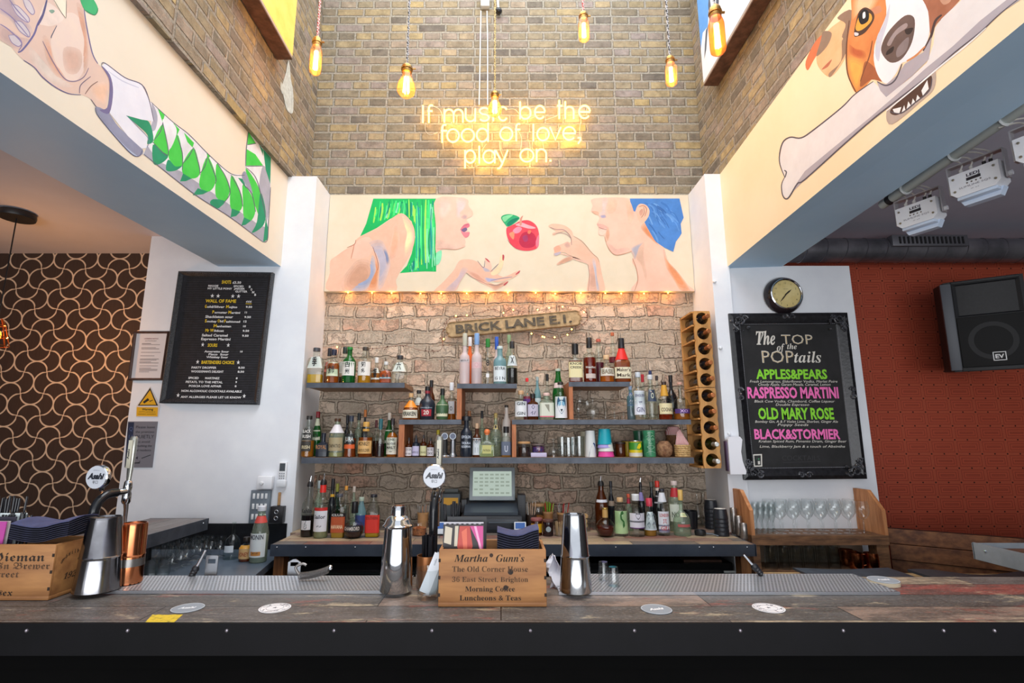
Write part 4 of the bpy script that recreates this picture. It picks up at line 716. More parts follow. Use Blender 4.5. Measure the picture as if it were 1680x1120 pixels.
for ch, x0, x1, yb, yt in (('I', 78, 80, 285, 130), ('f', 132, 165, 285, 172), ('m', 275, 445, 283, 165), ('u', 470, 558, 275, 158), ('s', 592, 690, 270, 150), ('i', 724, 726, 270, 160), ('c', 770, 856, 268, 142), ('b', 970, 1068, 252, 142), ('e', 1106, 1198, 250, 132), ('t', 1330, 1360, 250, 132), ('h', 1385, 1462, 250, 140), ('e', 1512, 1612, 246, 130), ('f', 255, 300, 468, 352), ('o', 300, 408, 464, 346), ('o', 432, 548, 462, 344), ('d', 572, 676, 460, 340), ('o', 787, 900, 450, 330), ('f', 935, 972, 455, 342), ('l', 1092, 1094, 455, 345), ('o', 1127, 1235, 450, 334), ('v', 1246, 1344, 445, 330), ('e', 1366, 1478, 445, 325), (',', 1500, 1525, 478, 425), ('p', 465, 558, 655, 540), ('l', 595, 597, 660, 548), ('a', 632, 738, 656, 540), ('y', 746, 856, 656, 540), ('o', 972, 1094, 645, 530), ('n', 1122, 1210, 645, 530), ('.', 1240, 1258, 635, 625)):
    b = B()
    for st_ in letter(ch, x0, x1, yb, yt): b.tube([nw(*p) for p in st_], .0075, tubem, 8)
    b.build('letter', t)
b = B()
for pts in (((95, 290), (100, 350), (140, 385), (210, 365)), ((165, 120), (225, 150), (250, 200), (262, 260)), ((860, 150), (920, 150), (960, 190)), ((1200, 250), (1300, 215), (1330, 190)), ((985, 250), (1060, 240), (1110, 215)), ((950, 340), (985, 420), (975, 530)), ((1085, 450), (1080, 500), (1100, 530)), ((780, 440), (785, 510), (815, 590)), ((1530, 270), (1520, 340), (1530, 430)), ((660, 470), (630, 510), (620, 545)), ((480, 665), (530, 690), (600, 660)), ((1180, 450), (1185, 490), (1190, 530))): b.tube([nw(x, y)+Vector((0, .02, 0)) for x, y in spline([Vector((x, y, 0)) for x, y in pts], 5, False) for x, y in [(x, y)]] if False else [nw(v_.x, v_.y)+Vector((0, .02, 0)) for v_ in spline([Vector((x, y, 0)) for x, y in pts], 5, False)], .0022, M('#d8cdb8', .5), 5)
for x, y in ((105, 290), (350, 472), (620, 468), (865, 455), (1120, 455), (560, 660), (1240, 640), (340, 285), (1010, 256)): p = nw(x, y); b.cyl((p.x, 0, p.z), (p.x, .06, p.z), .004, M('#e8e4da', .4), 6)
b.build('connecting_wire', t)
for x, y, e in ((300, 210, 0.81), (640, 215, 0.81), (1040, 190, 0.81), (1460, 185, 0.81), (430, 400, 0.93), (860, 390, 0.93), (1200, 395, 0.99), (1440, 400, 0.93), (620, 600, 0.99), (1080, 590, 0.99)): p = nw(x, y); lamp('neon_glow', 'POINT', (p.x, .0, p.z), e, (1, .58, .1), .03, parent=t)
# --- grey junction box and its two white cables
o0 = U(797, 12, YB); t = thing('junction_box', 'grey junction box with two white cables running down to the neon sign', 'junction box', o0)
b = B(); b.box(-.045, .035, -.05, -.003, -.03, .12, M('#cfd2d4', .5), .005); b.build('box', t)
for xs in ((789, 788, 787, 786), (799, 800, 800, 800)):
    b = B(); b.tube([U(x, y, YB-.012)-o0 for x, y in zip(xs, (18, 70, 130, 172))], .0055, M('#e4e4e2', .5), 6); b.build('cable', t)
b = B(); b.ball(U(818, 18, YB-.04)-o0, .032, M('#1a1b1e', .25), 12); b.cyl(U(818, 18, YB-.04)-o0, U(816, -8, YB-.03)-o0, .01, white, 8); b.build('sensor', t)
# --- filament bulbs on twisted flex
def cord_mat(c1, c2):
    t_ = NT('braided_flex'); w_ = t_.n('ShaderNodeTexWave'); w_.inputs['Scale'].default_value = 28; w_.bands_direction = 'DIAGONAL'; t_.k(t_.obj(), w_.inputs[0]); return t_.bsdf(t_.mix(t_.math('GREATER_THAN', w_.outputs[1], .5), C(c1), C(c2)), .7)
amber = GLASS('#ffeccb', '#ffc070', .8, .12, '#ffd8a0')
def bulb_thing(label, px, py_top, py_bot, Y, shape, cm, pxt=None, tint=None):
    a, e = U(px, py_top, Y), U(pxt[0] if pxt else px, py_bot, Y); H = a.z-e.z; o = Vector((a.x, Y, e.z)); t = thing('pendant_lamp', label, 'pendant lamp', o, group='filament bulbs in the light well')
    z1 = H*.78 if shape != 'long' else H*.76
    r = {'tear': .26, 'tube': .17, 'long': .135}[shape]*H
    if shape == 'tear': pr = [(1e-5, 0), (r*.5, .02*H), (r*.88, .12*H), (r, .25*H), (r*.86, .42*H), (r*.55, .6*H), (r*.42, z1)]
    else: pr = [(1e-5, 0), (r*.6, .012*H), (r*.95, .06*H), (r, .12*H), (r, .6*H), (r*.8, .7*H), (r*.7, z1)]
    b = B(); b.lathe(pr, tint or amber, n=16, cap=False); b.build('bulb', t)
    b = B(); 
    for k in range(6):
        c_ = k*PI/3; rr = r*.3; b.tube([(rr*math.cos(c_), rr*math.sin(c_), .14*H), (rr*.7*math.cos(c_+.3), rr*.7*math.sin(c_+.3), .6*H)], H*.02, EM('#ffb04a', 70.), 5)
    b.build('filament', t)
    b = B(); sr = max(r*.75, .014) if shape != 'tear' else r*.55; b.lathe([(sr*.95, z1-.01), (sr, z1), (sr, z1+.05*H), (sr*1.15, z1+.055*H), (sr*1.15, z1+.09*H), (sr, z1+.1*H), (sr, z1+.15*H), (sr*.8, z1+.19*H), (sr*.4, H)], brass, n=14); b.box(sr, sr*1.7, -.004, .004, z1+.07*H, z1+.1*H, brass); b.build('lamp_holder', t)
    b = B(); top = Z_WELL-o.z; rr = .0045
    for ph in (0, PI): b.tube([(rr*math.cos(ph+k*1.1), rr*math.sin(ph+k*1.1), H+(top-H)*k/170) for k in range(171)], .0042, cm, 5)
    b.build('flex', t)
    lamp('filament_light', 'POINT', (0, 0, H*.35), 1.1, (1, .55, .18), .02, parent=t); return t
red_f, bw_f, gold_f = cord_mat('#c23a3a', '#e8dcd8'), cord_mat('#2a2a2c', '#c8c8cc'), cord_mat('#8a7038', '#d8c890')
bulb_thing('long tube filament bulb on red flex near the left brick wall', 521, 60, 122, 3.05, 'long', red_f)
bulb_thing('teardrop filament bulb on black and white flex left of the neon sign', 668, 106, 159, 2.95, 'tear', bw_f)
bulb_thing('teardrop filament bulb on gold flex hanging in front of the neon sign', 812, 150, 190, 3.7, 'tear', gold_f)
bulb_thing('short tube filament bulb on red flex, highest of the row, right of centre', 957, 20, 67, 2.95, 'tube', red_f)
bulb_thing('short tube filament bulb on black flex right of the neon sign', 1099, 92, 140, 2.95, 'tube', bw_f)
bulb_thing('long amber tube filament bulb in front of the blue and white canvas', 1172, 8, 89, 2.25, 'long', bw_f, tint=GLASS('#ffc888', '#f09038', .8, .1, '#ffb060'))
# --- cage lamp hanging left
o0 = U(-8, 552, 3.3); t = thing('pendant_lamp', 'black ceiling rose with copper cage lamp hanging at the far left', 'pendant lamp', o0); zc = Z_CEIL-o0.z
b = B(); b.lathe([(.1, zc-.045), (.105, zc-.03), (.1, zc-.004)], black, n=20); b.build('ceiling_rose', t)
b = B(); b.cyl((0, 0, .12), (0, 0, zc-.03), .004, black, 6); b.build('flex', t)
cg = M('#b06a34', .35, .8); b = B()
for k in range(8): a = k*PI/4; b.tube([(.02*math.cos(a), .02*math.sin(a), .12), (.04*math.cos(a), .04*math.sin(a), .08), (.075*math.cos(a), .075*math.sin(a), -.06)], .003, cg, 5)
for r, z in ((.042, .075), (.06, .0), (.075, -.06)): b.tube([(r*math.cos(k*PI/8), r*math.sin(k*PI/8), z) for k in range(16)], .003, cg, 5, True)
b.build('cage', t); b = B(); b.ball((0, 0, .01), .03, EM('#ff8a28', 6.), 12, sz=1.3); b.build('bulb', t); lamp('cage_lamp_light', 'POINT', (.0, .1, .0), 14, (1, .45, .14), .04, parent=t)
# --- ventilation duct
o0 = U(1500, 411, YB-.2); t = thing('ventilation_duct', 'dark spiral ventilation duct running along the top of the red wall', 'duct', o0); xa, xb = U(1270, 411, YB-.2).x-o0.x, 4.6-o0.x; r = .095
dm = MN('dull_galvanised_steel', '#6a6a70', '#98969c', 4, .35, .75); b = B(); b.lathe([(r, xa), (r, xb)], dm, (0, 0, 0), 28, (1, 0, 0)); b.build('pipe', t)
k = xa+.06
while k < min(xb, 1.1): b = B(); b.tube([(k+.02*math.sin(a*PI/12), (r+.001)*math.cos(a*PI/12), (r+.001)*math.sin(a*PI/12)) for a in range(24)], .0035, M('#8d8b90', .3, .9), 5, True); b.build('seam', t); k += .155
xg0, xg1 = U(1462, 400, YB-.3).x-o0.x, U(1586, 400, YB-.3).x-o0.x; b = B(); b.box(xg0, xg1, -.12, -.06, -.005, .085, M('#7a7a80', .4, .6), .004); 
for k in range(16): x = xg0+.05+(xg1-xg0-.1)*k/15; b.box(x, x+.012, -.126, -.119, .012, .068, M('#19191b', .5))
b.build('grille', t)
for k in (-.3, .9): b = B(); b.box(k, k+.03, -.1, .2, .09, .3, M('#3a3a3c', .5)); 
# --- loudspeaker
o0 = U(1652, 606, 3.5); t = thing('loudspeaker', 'black loudspeaker with horn mounted on the red wall', 'loudspeaker', o0, rot=(math.radians(6), 0, math.radians(-34))); cb = MN('black_speaker_plastic', '#121214', '#1a1a1d', 60, .6, bs=.2); Wd, Hh, D = .45, .64, .32; x0 = -.29
b = B(); pr = [(x0+.02, 0), (x0+.055, -.012), (x0+Wd-.05, -.012), (x0+Wd-.01, 0), (x0+Wd, .3), (x0+Wd-.06, .34), (x0+.06, .34), (x0, .3)]
b.prism([(x, y, 0) for x, y in pr], (0, 0, Hh), cb); b.box(x0+.0, x0+.062, -.02, .02, .01, Hh-.01, M('#4a4d54', .5), .006); b.box(x0+.06, x0+Wd-.03, -.022, 0, .0, .03, cb, .006); b.box(x0+.06, x0+Wd-.03, -.022, 0, Hh-.02, Hh, cb, .006); b.build('cabinet', t)
b = B(); xl, xr, zl, zh = x0+.065, x0+Wd-.035, .385, Hh-.025; q_ = [(xl, -.024, zl), (xr, -.024, zl), (xr, -.024, zh), (xl, -.024, zh)]; cx, cz = (xl+xr)/2, (zl+zh)/2; i_ = [(cx-.03, .06, cz-.05), (cx+.03, .06, cz-.05), (cx+.03, .06, cz+.05), (cx-.03, .06, cz+.05)]
b.box(xl-.004, xr+.004, -.013, -.0125, zl, zh, cb)
b.f = []; b.v = []; b.mi = []; b.add(q_+i_, [(0, 1, 5, 4), (1, 2, 6, 5), (2, 3, 7, 6), (3, 0, 4, 7), (4, 5, 6, 7)], M('#1c1d20', .5)); b.build('horn', t, smooth=False)
b = B(); b.box(xl, xr, -.026, -.012, .03, .38, M('#0b0b0c', .8), .005); b.lathe([(.13, .027), (.12, .0265), (.1, .0262)], M('#1a1a1c', .7), (cx, 0, .205), 28, (0, -1, 0), cap=False); b.build('grille', t)
b = B(); lx, lz = cx+.02, .095
for a in (((-.034, -.03), (.034, -.025)), ((-.034, .025), (.034, .03)), ((-.034, -.03), (-.029, .03)), ((.029, -.03), (.034, .03))): b.box(lx+a[0][0], lx+a[1][0], -.029, -.027, lz+a[0][1], lz+a[1][1], ltxt)
b.text('EV', (lx, -.029, lz-.014), (1, 0, 0), (0, 0, 1), ltxt, h=.028, w=.045, bold=.03); b.build('badge', t, smooth=False)
b = B(); b.box(-.04, .04, .33, .42, .2, .4, black); b.build('wall_bracket', t)
# --- slim stage lights on a pipe
XP = XOR+.1; pa, pb = UX(1448, 336, XP), UX(1700, 160, XP); o0 = pa.copy(); t = thing('lighting_pipe', 'pale pipe along the soffit carrying the white stage lights', 'pipe', o0)
b = B(); b.cyl((0, 0, 0), pb-pa, .026, M('#b9bfba', .5), 16); b.build('pipe', t); d_ = (pb-pa).normalized()
b = B(); b.cyl(d_*.05, d_*.08, .029, black, 14); b.build('black_tape', t)
for f_ in (.2, .55, .85): 
    p = (pb-pa)*f_; b = B(); b.tube([p+Vector((.03*math.cos(a*PI/6), 0, .03*math.sin(a*PI/6))) for a in range(12)], .006, M('#cfd2d2', .4), 5, True); b.box(p.x-.008, p.x+.008, p.y-.012, p.y+.012, p.z+.02, ZCR-o0.z+.02 if ZCR-o0.z > p.z+.02 else p.z+.1, M('#aeb2b2', .5)); b.build('clip', t)
lb, lp = MN('white_lamp_case', '#dcdde2', '#e9eaee', 5, .4), M('#c9d8ec', .25)
def stage_light(px, py, X, label, L=.19, Hh=.115):
    o = UX(px, py, X); t = thing('stage_light', label, 'stage light', o, rz=math.radians(-66), group='white stage lights on the pipe'); h2, l2, D = Hh/2, L/2, .085
    b = B(); c = .022; oct_ = [(-l2+c, -h2), (l2-c, -h2), (l2, -h2+c), (l2, h2), (-l2, h2), (-l2, -h2+c)]
    b.prism([(x, -D/2, z) for x, z in oct_], (0, D, 0), lb); b.build('case', t, ang=25)
    b = B(); b.prism([(x*.9, 0, z) for x, z in ((-l2, -h2+.001), (-l2+.02, -h2-.035), (l2-.02, -h2-.035), (l2, -h2+.001))], (0, D*.45, 0), lp); b.box(-l2*.8, l2*.8, -D/2+.003, 0, -h2-.016, -h2, lp, .004); b.build('lens', t, ang=25)
    b = B(); y = -D/2-.001
    b.text('LEDJ', (0, y, h2-.03), (1, 0, 0), (0, 0, 1), M('#2a2030', .5), h=.014, w=.05, bold=.03); b.box(-.027, .027, y-.0008, y, h2-.05, h2-.036, M('#241d24', .4))
    for k in range(4): b.lathe([(.004, 0), (.003, .002)], M('#8a8078', .3, .8), (-.026+k*.017, y, h2-.06), 8, (0, -1, 0))
    b.text('SLIMLINE 5Q5', (0, y, -.022), (1, 0, 0), (0, 0, 1), M('#6a6470', .5), w=.12, h=.009); b.text('IP 65', (0, y, -.038), (1, 0, 0), (0, 0, 1), M('#8a8490', .5), w=.03, h=.005)
    for sx in (-1, 1):
        for sz in (-1, 1): b2 = B(); b2.lathe([(.006, 0), (.005, .003), (.002, .003)], M('#a89c88', .3, .9), (sx*(l2-.018), y, sz*(h2-.022) + (.008 if sz < 0 else 0)), 8, (0, -1, 0)); b2.build('screw', t)
    b.build('control_panel', t, smooth=False)
    b = B(); bx = l2+.012; w_ = .018
    b.box(bx-.003, bx+.003, -w_, w_, -h2*.5, h2+.055, M('#b9b4b6', .35, .5)); b.box(-bx-.003, -bx+.003, -w_, w_, -h2*.5, h2+.055, M('#b9b4b6', .35, .5)); b.box(-bx, bx, -w_, w_, h2+.052, h2+.058, M('#b9b4b6', .35, .5)); b.lathe([(.012, 0), (.012, .015)], lb, (bx, 0, -.01), 10, (1, 0, 0)); b.build('yoke', t, smooth=False)
    for k, (x, col) in enumerate(((-.06, '#c8c4c0'), (-.02, '#c8c4c0'), (.03, '#1a1416'), (.055, '#1a1416'))):
        b = B(); b.cyl((x, 0, h2), (x, 0, h2+.03), .008, M(col, .5), 8); b.tube(spline([Vector((x, 0, h2+.03)), Vector((x+.004, .01, h2+.06)), Vector((x-.03, .03, h2+.1)), Vector((x-.09, .02, h2+.11+.01*k))], 5, False), .004, M('#cfcac4', .5), 6); b.build('cable', t)
stage_light(1510, 352, XP+.03, 'white slim stage light, farthest along the pipe'); stage_light(1606, 298, XP+.03, 'white slim stage light, middle one on the pipe'); stage_light(1722, 236, XP+.03, 'white slim stage light cut by the right edge of the photo')
# --- small fittings on the white walls
def wall_box(name, label, cat, x0, y0, x1, y1, d, m, bev=.003):
    a, e = U(x0, y1, YP), U(x1, y0, YP); o = Vector(((a.x+e.x)/2, YP-.003, a.z)); t = thing(name, label, cat, o); w, h = (e.x-a.x)/2, e.z-a.z
    b = B(); b.box(-w, w, -d, 0, 0, h, m, bev); b.build('body', t); return t, w, h
t, w, h = wall_box('switch_panel', 'grey panel of twelve white light switches low on the left wall', 'switch panel', 411, 803, 447, 857, .03, M('#6f7a84', .45))
for i in range(4):
    for j in range(3): b = B(); x, z = -w*.62+i*w*.42, h*.2+j*h*.31; b.box(x-.008, x+.008, -.036, -.03, z-.018, z+.018, M('#e6e8ea', .4), .002); b.build('switch', t)
t, w, h = wall_box('isolator_switch', 'white box with a round knob above the grey switch panel', 'switch', 426, 780, 452, 801, .05, white, .006)
b = B(); b.lathe([(.013, .05), (.011, .068), (.004, .07)], M('#d0d3d6', .35), (-w*.3, 0, h*.45), 12, (0, -1, 0)); b.build('knob', t)
t, w, h = wall_box('remote_control', 'white remote control in its wall holder by the left pier', 'remote control', 457, 757, 473, 797, .022, white, .006)
b = B(); b.box(-w*.7, w*.7, -.0235, -.022, h*.62, h*.94, M('#3a4148', .2)); b.build('screen', t, smooth=False)
for i in range(3):
    for j in range(3): b = B(); b.box((i-1)*w*.5-.004, (i-1)*w*.5+.004, -.0245, -.022, h*(.3+.1*j), h*(.3+.1*j)+.008, M('#8b9096', .4)); b.build('button', t)
b = B(); b.box(-w*1.15, w*1.15, -.03, 0, -.004, h*.25, M('#dfe2e6', .4), .004); b.build('holder', t)
t, w, h = wall_box('socket_box', 'black double socket box under the remote control', 'socket', 447, 829, 470, 856, .05, M('#202024', .4), .003)
for k in (.3, .68): b = B(); b.tube([(.012*math.cos(a*PI/8), -.052, h*k+.012*math.sin(a*PI/8)) for a in range(16)], .0025, M('#b8bcc2', .3, .8), 5, True); b.build('socket_ring', t)
t, w, h = wall_box('paintbrush', 'short wooden handled brush standing on the black socket box', 'brush', 457, 807, 462, 828, .02, MN('pale_handle_wood', '#a87c4e', '#c9a06c', 10, .6), .003); b = B(); b.box(-w, w, -.02, 0, -.02, .0, black); b.build('ferrule', t)
# white curved dispenser on the right pier
o0 = U(1206, 777, YP-.04); t = thing('towel_dispenser', 'white curved plastic dispenser on the right pier beside the chalkboard', 'dispenser', o0); H = U(1200, 716, YP-.04).z-o0.z
b = B(); pr = [(-.045, -.002), (-.045, -.03), (-.03, -.045), (0, -.05)]
b.prism([(-.055, 0, .0), (-.055, 0, H-.02), (-.035, 0, H), (.03, 0, H), (.045, 0, H-.02), (.03, 0, H*.6), (.035, 0, H*.35), (.055, 0, .02), (.05, 0, 0)], (0, -.055, 0), M('#e6e6ec', .25)); b.build('cover', t, ang=30)
b = B(); b.box(-.065, -.05, -.04, 0, .02, H-.03, M('#4d3a55', .5), .004); b.build('side_slot', t)
for (x, y), lbl in (((1172, 462), 'white bolt head on the right pier level with the clock'), ((1182, 571), 'white bolt head on the right pier beside the chalkboard frame'), ((1196, 711), 'white bolt head on the right pier just above the dispenser')):
    b = B(); p = U(x, y, YP-.037); b.lathe([(.013, 0), (.012, .008), (.006, .014), (1e-5, .015)], white, p, 12, (0, -1, 0)); solo('bolt', b, lbl, 'bolt', 'bolts on the right pier')
# ------------------------------------------------------------------ stepped shelves in the recess
YE = 3.72; edge_m = MN('dark_shelf_steel', '#3d424b', '#555b66', 9, .45, .3); orange_wood = MN('orange_stained_wood', '#9c5630', '#c07a4a', 9, .55, stretch=(6, 6, .6)); shelf_wood = MN('shelf_board_wood', '#7c5a40', '#a98462', 7, .6, stretch=(.6, 6, 6))
def shelf(label, x0, x1, yt, yb, ups=(), drop=None):
    a, c = U(x0, yt, YE), U(x1, yt, YE); zb = U(x0, yb, YE).z; o = Vector(((a.x+c.x)/2, YE, a.z)); t = thing('wall_shelf', label, 'shelf', o, group='stepped shelves behind the bar'); w = (c.x-a.x)/2
    b = B(); b.box(-w, w, .006, YB-YE-.004, zb-o.z+.004, 0, shelf_wood); b.build('board', t, smooth=False)
    b = B(); b.box(-w, w, -.004, .006, zb-o.z, -.001, edge_m); b.build('edge_strip', t, smooth=False)
    for (u0, u1, ya, yb2) in ups:
        p, q = U(u0, ya, YE), U(u1, yb2, YE); b = B(); b.box(p.x-o.x, q.x-o.x, 0, YB-YE-.004, q.z-o.z, p.z-o.z, orange_wood); b.build('upright', t, smooth=False)
    return {'z': o.z+.001, 'Y': YE}
SH = {}
SH['low'] = shelf('long low shelf running the whole width of the recess', 495, 1138, 750, 760)
SH['midl'] = shelf('short middle shelf on the left with one wooden upright below', 655, 757, 688, 696, [(655, 662, 688.3, 749.7)])
SH['midr'] = shelf('long middle shelf on the right with one wooden upright below', 840, 1133, 688, 696, [(840, 847, 688.3, 749.7)])
SH['topl'] = shelf('top left shelf carrying the whisky bottles', 503, 664, 627.5, 636)
SH['topm'] = shelf('top middle shelf under the left half of the street sign', 750, 848, 629, 637, [(750, 757, 629.3, 687.7)])
SH['topr'] = shelf('top right shelf carrying the bourbon bottles', 933, 1033, 626, 634, [(933, 941, 626.3, 687.7)])
# ------------------------------------------------------------------ bottles
PROF = {
 'std': [(.9, 0), (1, .02), (1, .58), (.93, .66), (.6, .74), (.38, .79), (.35, .84), (.35, .97), (.38, .975), (.38, 1)],
 'wine': [(.95, 0), (1, .02), (1, .58), (.82, .70), (.48, .79), (.38, .86), (.38, 1)],
 'squat': [(.9, 0), (1, .03), (1, .5), (.92, .58), (.5, .67), (.33, .71), (.31, 1)],
 'round': [(.45, 0), (.75, .05), (.95, .18), (1, .30), (.95, .42), (.75, .54), (.45, .62), (.3, .66), (.27, .7), (.27, 1)],
 'bell': [(.82, 0), (.87, .02), (1, .42), (1, .52), (.88, .62), (.5, .71), (.33, .77), (.3, .82), (.3, 1)],
 'cone': [(.95, 0), (1, .02), (1, .55), (.78, .71), (.48, .85), (.42, .9), (.42, 1)],
 'dome': [(.95, 0), (1, .03), (1, .3), (.95, .43), (.75, .55), (.4, .62), (.24, .66), (.22, .7), (.22, 1)],
 'apoth': [(.95, 0), (1, .02), (1, .66), (.9, .75), (.6, .79), (.42, .82), (.4, 1)],
 'tube': [(.95, 0), (1, .02), (1, .6), (.9, .68), (.55, .74), (.42, .78), (.4, 1)],
 'waist': [(1, 0), (1.02, .02), (.85, .3), (.95, .52), (.9, .6), (.5, .68), (.36, .72), (.34, 1)],
}
GL = {'clear': GLASS('#f4f9f7', '#b4c6c0'), 'green': GLASS('#5cb468', '#0c5a24', body=.35, bodycol='#1d7a34'), 'amber': GLASS('#d98a3c', '#6a2c08', body=.3, bodycol='#a85a18'), 'blue': GLASS('#b4d8de', '#4a90a0', body=.35, bodycol='#9cc9d2'), 'frost': GLASS('#f0e4e4', '#c0a8ac', .5, .6, '#e8dadb'),
      'dark': M('#15171c', .12), 'navy': M('#1f2734', .3), 'olive': GLASS('#5a6a30', '#1c2408', body=.6, bodycol='#2c3414'), 'brown': GLASS('#6a3414', '#2a1004', body=.6, bodycol='#58280c'), 'white': M('#d8d0c8', .35), 'orange': M('#e8692a', .3), 'dgreen': GLASS('#2f6a3c', '#082a10', body=.5, bodycol='#123c1c'), 'matgreen': M('#3f6240', .4), 'pale': GLASS('#e2eee0', '#90a890', body=.15, bodycol='#cfdcc8')}
RAD = [0]
def xsec(a, sq): 
    c, s = math.cos(a), math.sin(a)
    if not sq: return c, s
    k = (abs(c)**5+abs(s)**5)**-.2; return c*k, s*k
def body_surface(b, prof, m, sq, sy, n=20, zmax=None, k=1., cap=False):
    pr = []
    for i, (r, z) in enumerate(prof):
        if zmax is not None and z > zmax:
            if i and prof[i-1][1] < zmax: r0, z0 = prof[i-1]; f_ = (zmax-z0)/(z-z0); pr.append((r0+(r-r0)*f_, zmax))
            break
        pr.append((r, z))
    n = 24 if sq else n; vs = []; fs = []
    for r, z in pr:
        blend = sq and r > prof[1][0]*.72
        for i in range(n): c, s = xsec(2*PI*i/n, blend); vs.append((c*r*k, s*r*k*(sy if r > prof[1][0]*.5 else max(sy, .85)), z))
    for j in range(len(pr)-1):
        for i in range(n): q = (i+1) % n; fs.append((j*n+i, j*n+q, (j+1)*n+q, (j+1)*n+i))
    fs.append(tuple(range(n))[::-1])
    if cap: fs.append(tuple((len(pr)-1)*n+i for i in range(n)))
    b.add(vs, fs, m)
def radius_at(prof, z):
    for (r0, z0), (r1, z1) in zip(prof, prof[1:]):
        if z0 <= z <= z1: return r0+(r1-r0)*(z-z0)/(z1-z0+1e-9)
    return prof[-1][0]
def bottle(S_, crop, x0, x1, yt, typ, glass, desc, liq=None, cap=('#1b1b1e', .1), lab=(), row=0, sq=False, sy=1., neck=None, pour=False, yb=None, group=None, w=1., name='bottle', cat='bottle'):
    cx0, cy0, sc = crop; P = lambda x, y: (cx0+x/sc, cy0+y/sc); xm = (x0+x1)/2
    if yb is None: Y = S_['Y']+.062+row*.155
    else: Y = UZ(*P(xm, yb), S_['z']).y+.035+row*.14
    r = (U(*P(x1, yt), Y).x-U(*P(x0, yt), Y).x)/2*w
    RAD[0] = r*1.012; p = U(*P(xm, yt), Y); zt = p.z; xb = U(*P(xm, yt), Y).x; o = Vector((xb, Y, S_['z'])); H = zt-o.z
    t = thing(name, desc, cat, o, group=group)
    ch = cap[1]*H if cap else 0; Hg = H-(ch*.8 if cap else 0)
    if pour: Hg = H*.83
    prof = [(a*r, z*Hg) for a, z in PROF[typ]]; nr = prof[-1][0]
    b = B(); body_surface(b, prof, GL[glass], sq, sy); b.build('glass', t)
    if liq: b = B(); body_surface(b, [(a, max(z, .006*Hg)) for a, z in prof], LIQ(liq[0], liq[2] if len(liq) > 2 else .55), sq, sy, zmax=liq[1]*Hg, k=.93, cap=True); b.build('liquid', t)
    for L in lab:
        z0, z1, col = L[0]*H, L[1]*H, L[2]; txt = L[3] if len(L) > 3 else None; tc = L[4] if len(L) > 4 else '#1a1a1c'; sp = L[5] if len(L) > 5 else 1.15
        rr = max(radius_at(prof, z0), radius_at(prof, z1))*1.012+.0004; n = 10; vs = []; fs = []
        ra, rb = radius_at(prof, z0)*1.012+.0005, radius_at(prof, z1)*1.012+.0005
        if L[2] is not None:
            b = B()
            for j, (z, q) in enumerate(((z0, ra), (z1, rb))):
                for i in range(n+1): c, s = xsec(-PI/2-sp+2*sp*i/n, sq); vs.append((c*q, s*q*sy, z))
            fs = [(i, i+1, n+2+i, n+1+i) for i in range(n)]; b.add(vs, fs, M(col, .55))
        elif txt: b = B()
        if txt:
            lines = txt.split('|'); hh = (z1-z0)
            for i, s_ in enumerate(lines):
                if not s_.strip(): continue
                zz = z1-hh*(i+.78)/len(lines)*.96; ww = 2*rr*min(.92, .2*len(s_)+.15)*min(1, sp); hgt = min(hh/len(lines)*.62, ww/len(s_)*1.7)
                b.text(s_, (0, 0 if not sq else -rr*sy*1.01, zz), (1, 0, 0), (0, 0, 1), M(tc, .55), h=hgt, w=ww*.9, bold=.02, wrap=None if sq or sy != 1. else rr*1.008)
        b.build('label', t, smooth=not sq)
    if neck: b = B(); z0, z1 = neck[1]*H, neck[2]*H; b.lathe([(radius_at(prof, z0)*1.05+.0004, z0), (radius_at(prof, min(z1, Hg))*1.05+.0004, z1)], M(neck[0], .4), n=16, cap=False, sy=max(sy, .85)); b.build('neck_foil', t)
    if pour:
        b = B(); b.lathe([(nr*1.15, Hg-.004), (nr*1.2, Hg+.006), (nr*1.05, Hg+.02), (nr*.7, Hg+.03)], M('#1a1a1c', .4), n=12); b.tube([(0, 0, Hg+.02), (0, 0, Hg+.035), (.004, 0, H)], [.0045, .004, .0028], chrome, 8); b.build('pourer', t)
    elif cap:
        k = cap[2] if len(cap) > 2 else 1.12; b = B(); zc = H-ch; kind = cap[3] if len(cap) > 3 else 'cap'
        if kind == 'ball': b.ball((0, 0, H-nr*k), nr*k, M(cap[0], .4), 12); b.cyl((0, 0, zc-.004), (0, 0, H-nr*k), nr*.95, M(cap[0], .4), 12)
        else: b.lathe([(nr*k, zc-.003), (nr*k*1.02, zc), (nr*k*(.94 if kind == 'taper' else 1.02), H-.003), (nr*k*.92, H)], M(cap[0], .35, .8 if cap[0] in ('#b8bcc0', '#c8a85a') else 0.), n=16)
        b.build('cap', t)
    return t
s1, s2, s3, s4, s5, s6, s7, s8 = (490, 540, 8), (490, 640, 8), (650, 620, 8), (720, 530, 8), (830, 600, 7), (910, 540, 9.333), (930, 620, 7.636), (480, 760, 7.636); s9, s10 = (820, 760, 7), (960, 770, 8.4)
g = 'bottles on the top left shelf'; q = SH['topl']; ch_l = '#e6e4de'
bottle(q, s1, 142, 340, 245, 'apoth', 'clear', 'clear square bottle with black brush sign on white label, leftmost on the top left shelf', ('#e8b830', .26, .75), ('#4a4a50', .09), [(.42, .74, ch_l, '季')], sq=True, sy=.6, group=g)
bottle(q, s1, 385, 550, 265, 'std', 'clear', 'amber bottle with navy cap and pale green label on the top left shelf', ('#a85018', .68, .75), ('#20243a', .16), [(.2, .6, '#d6ddbe', '余市')], group=g)
bottle(q, s1, 350, 470, 250, 'std', 'clear', 'dark capped bottle mostly hidden behind the pale green label bottle', ('#a85a28', .6, .6), ('#1c1c24', .2), [(.35, .62, '#c86a5a')], row=1, group=g)
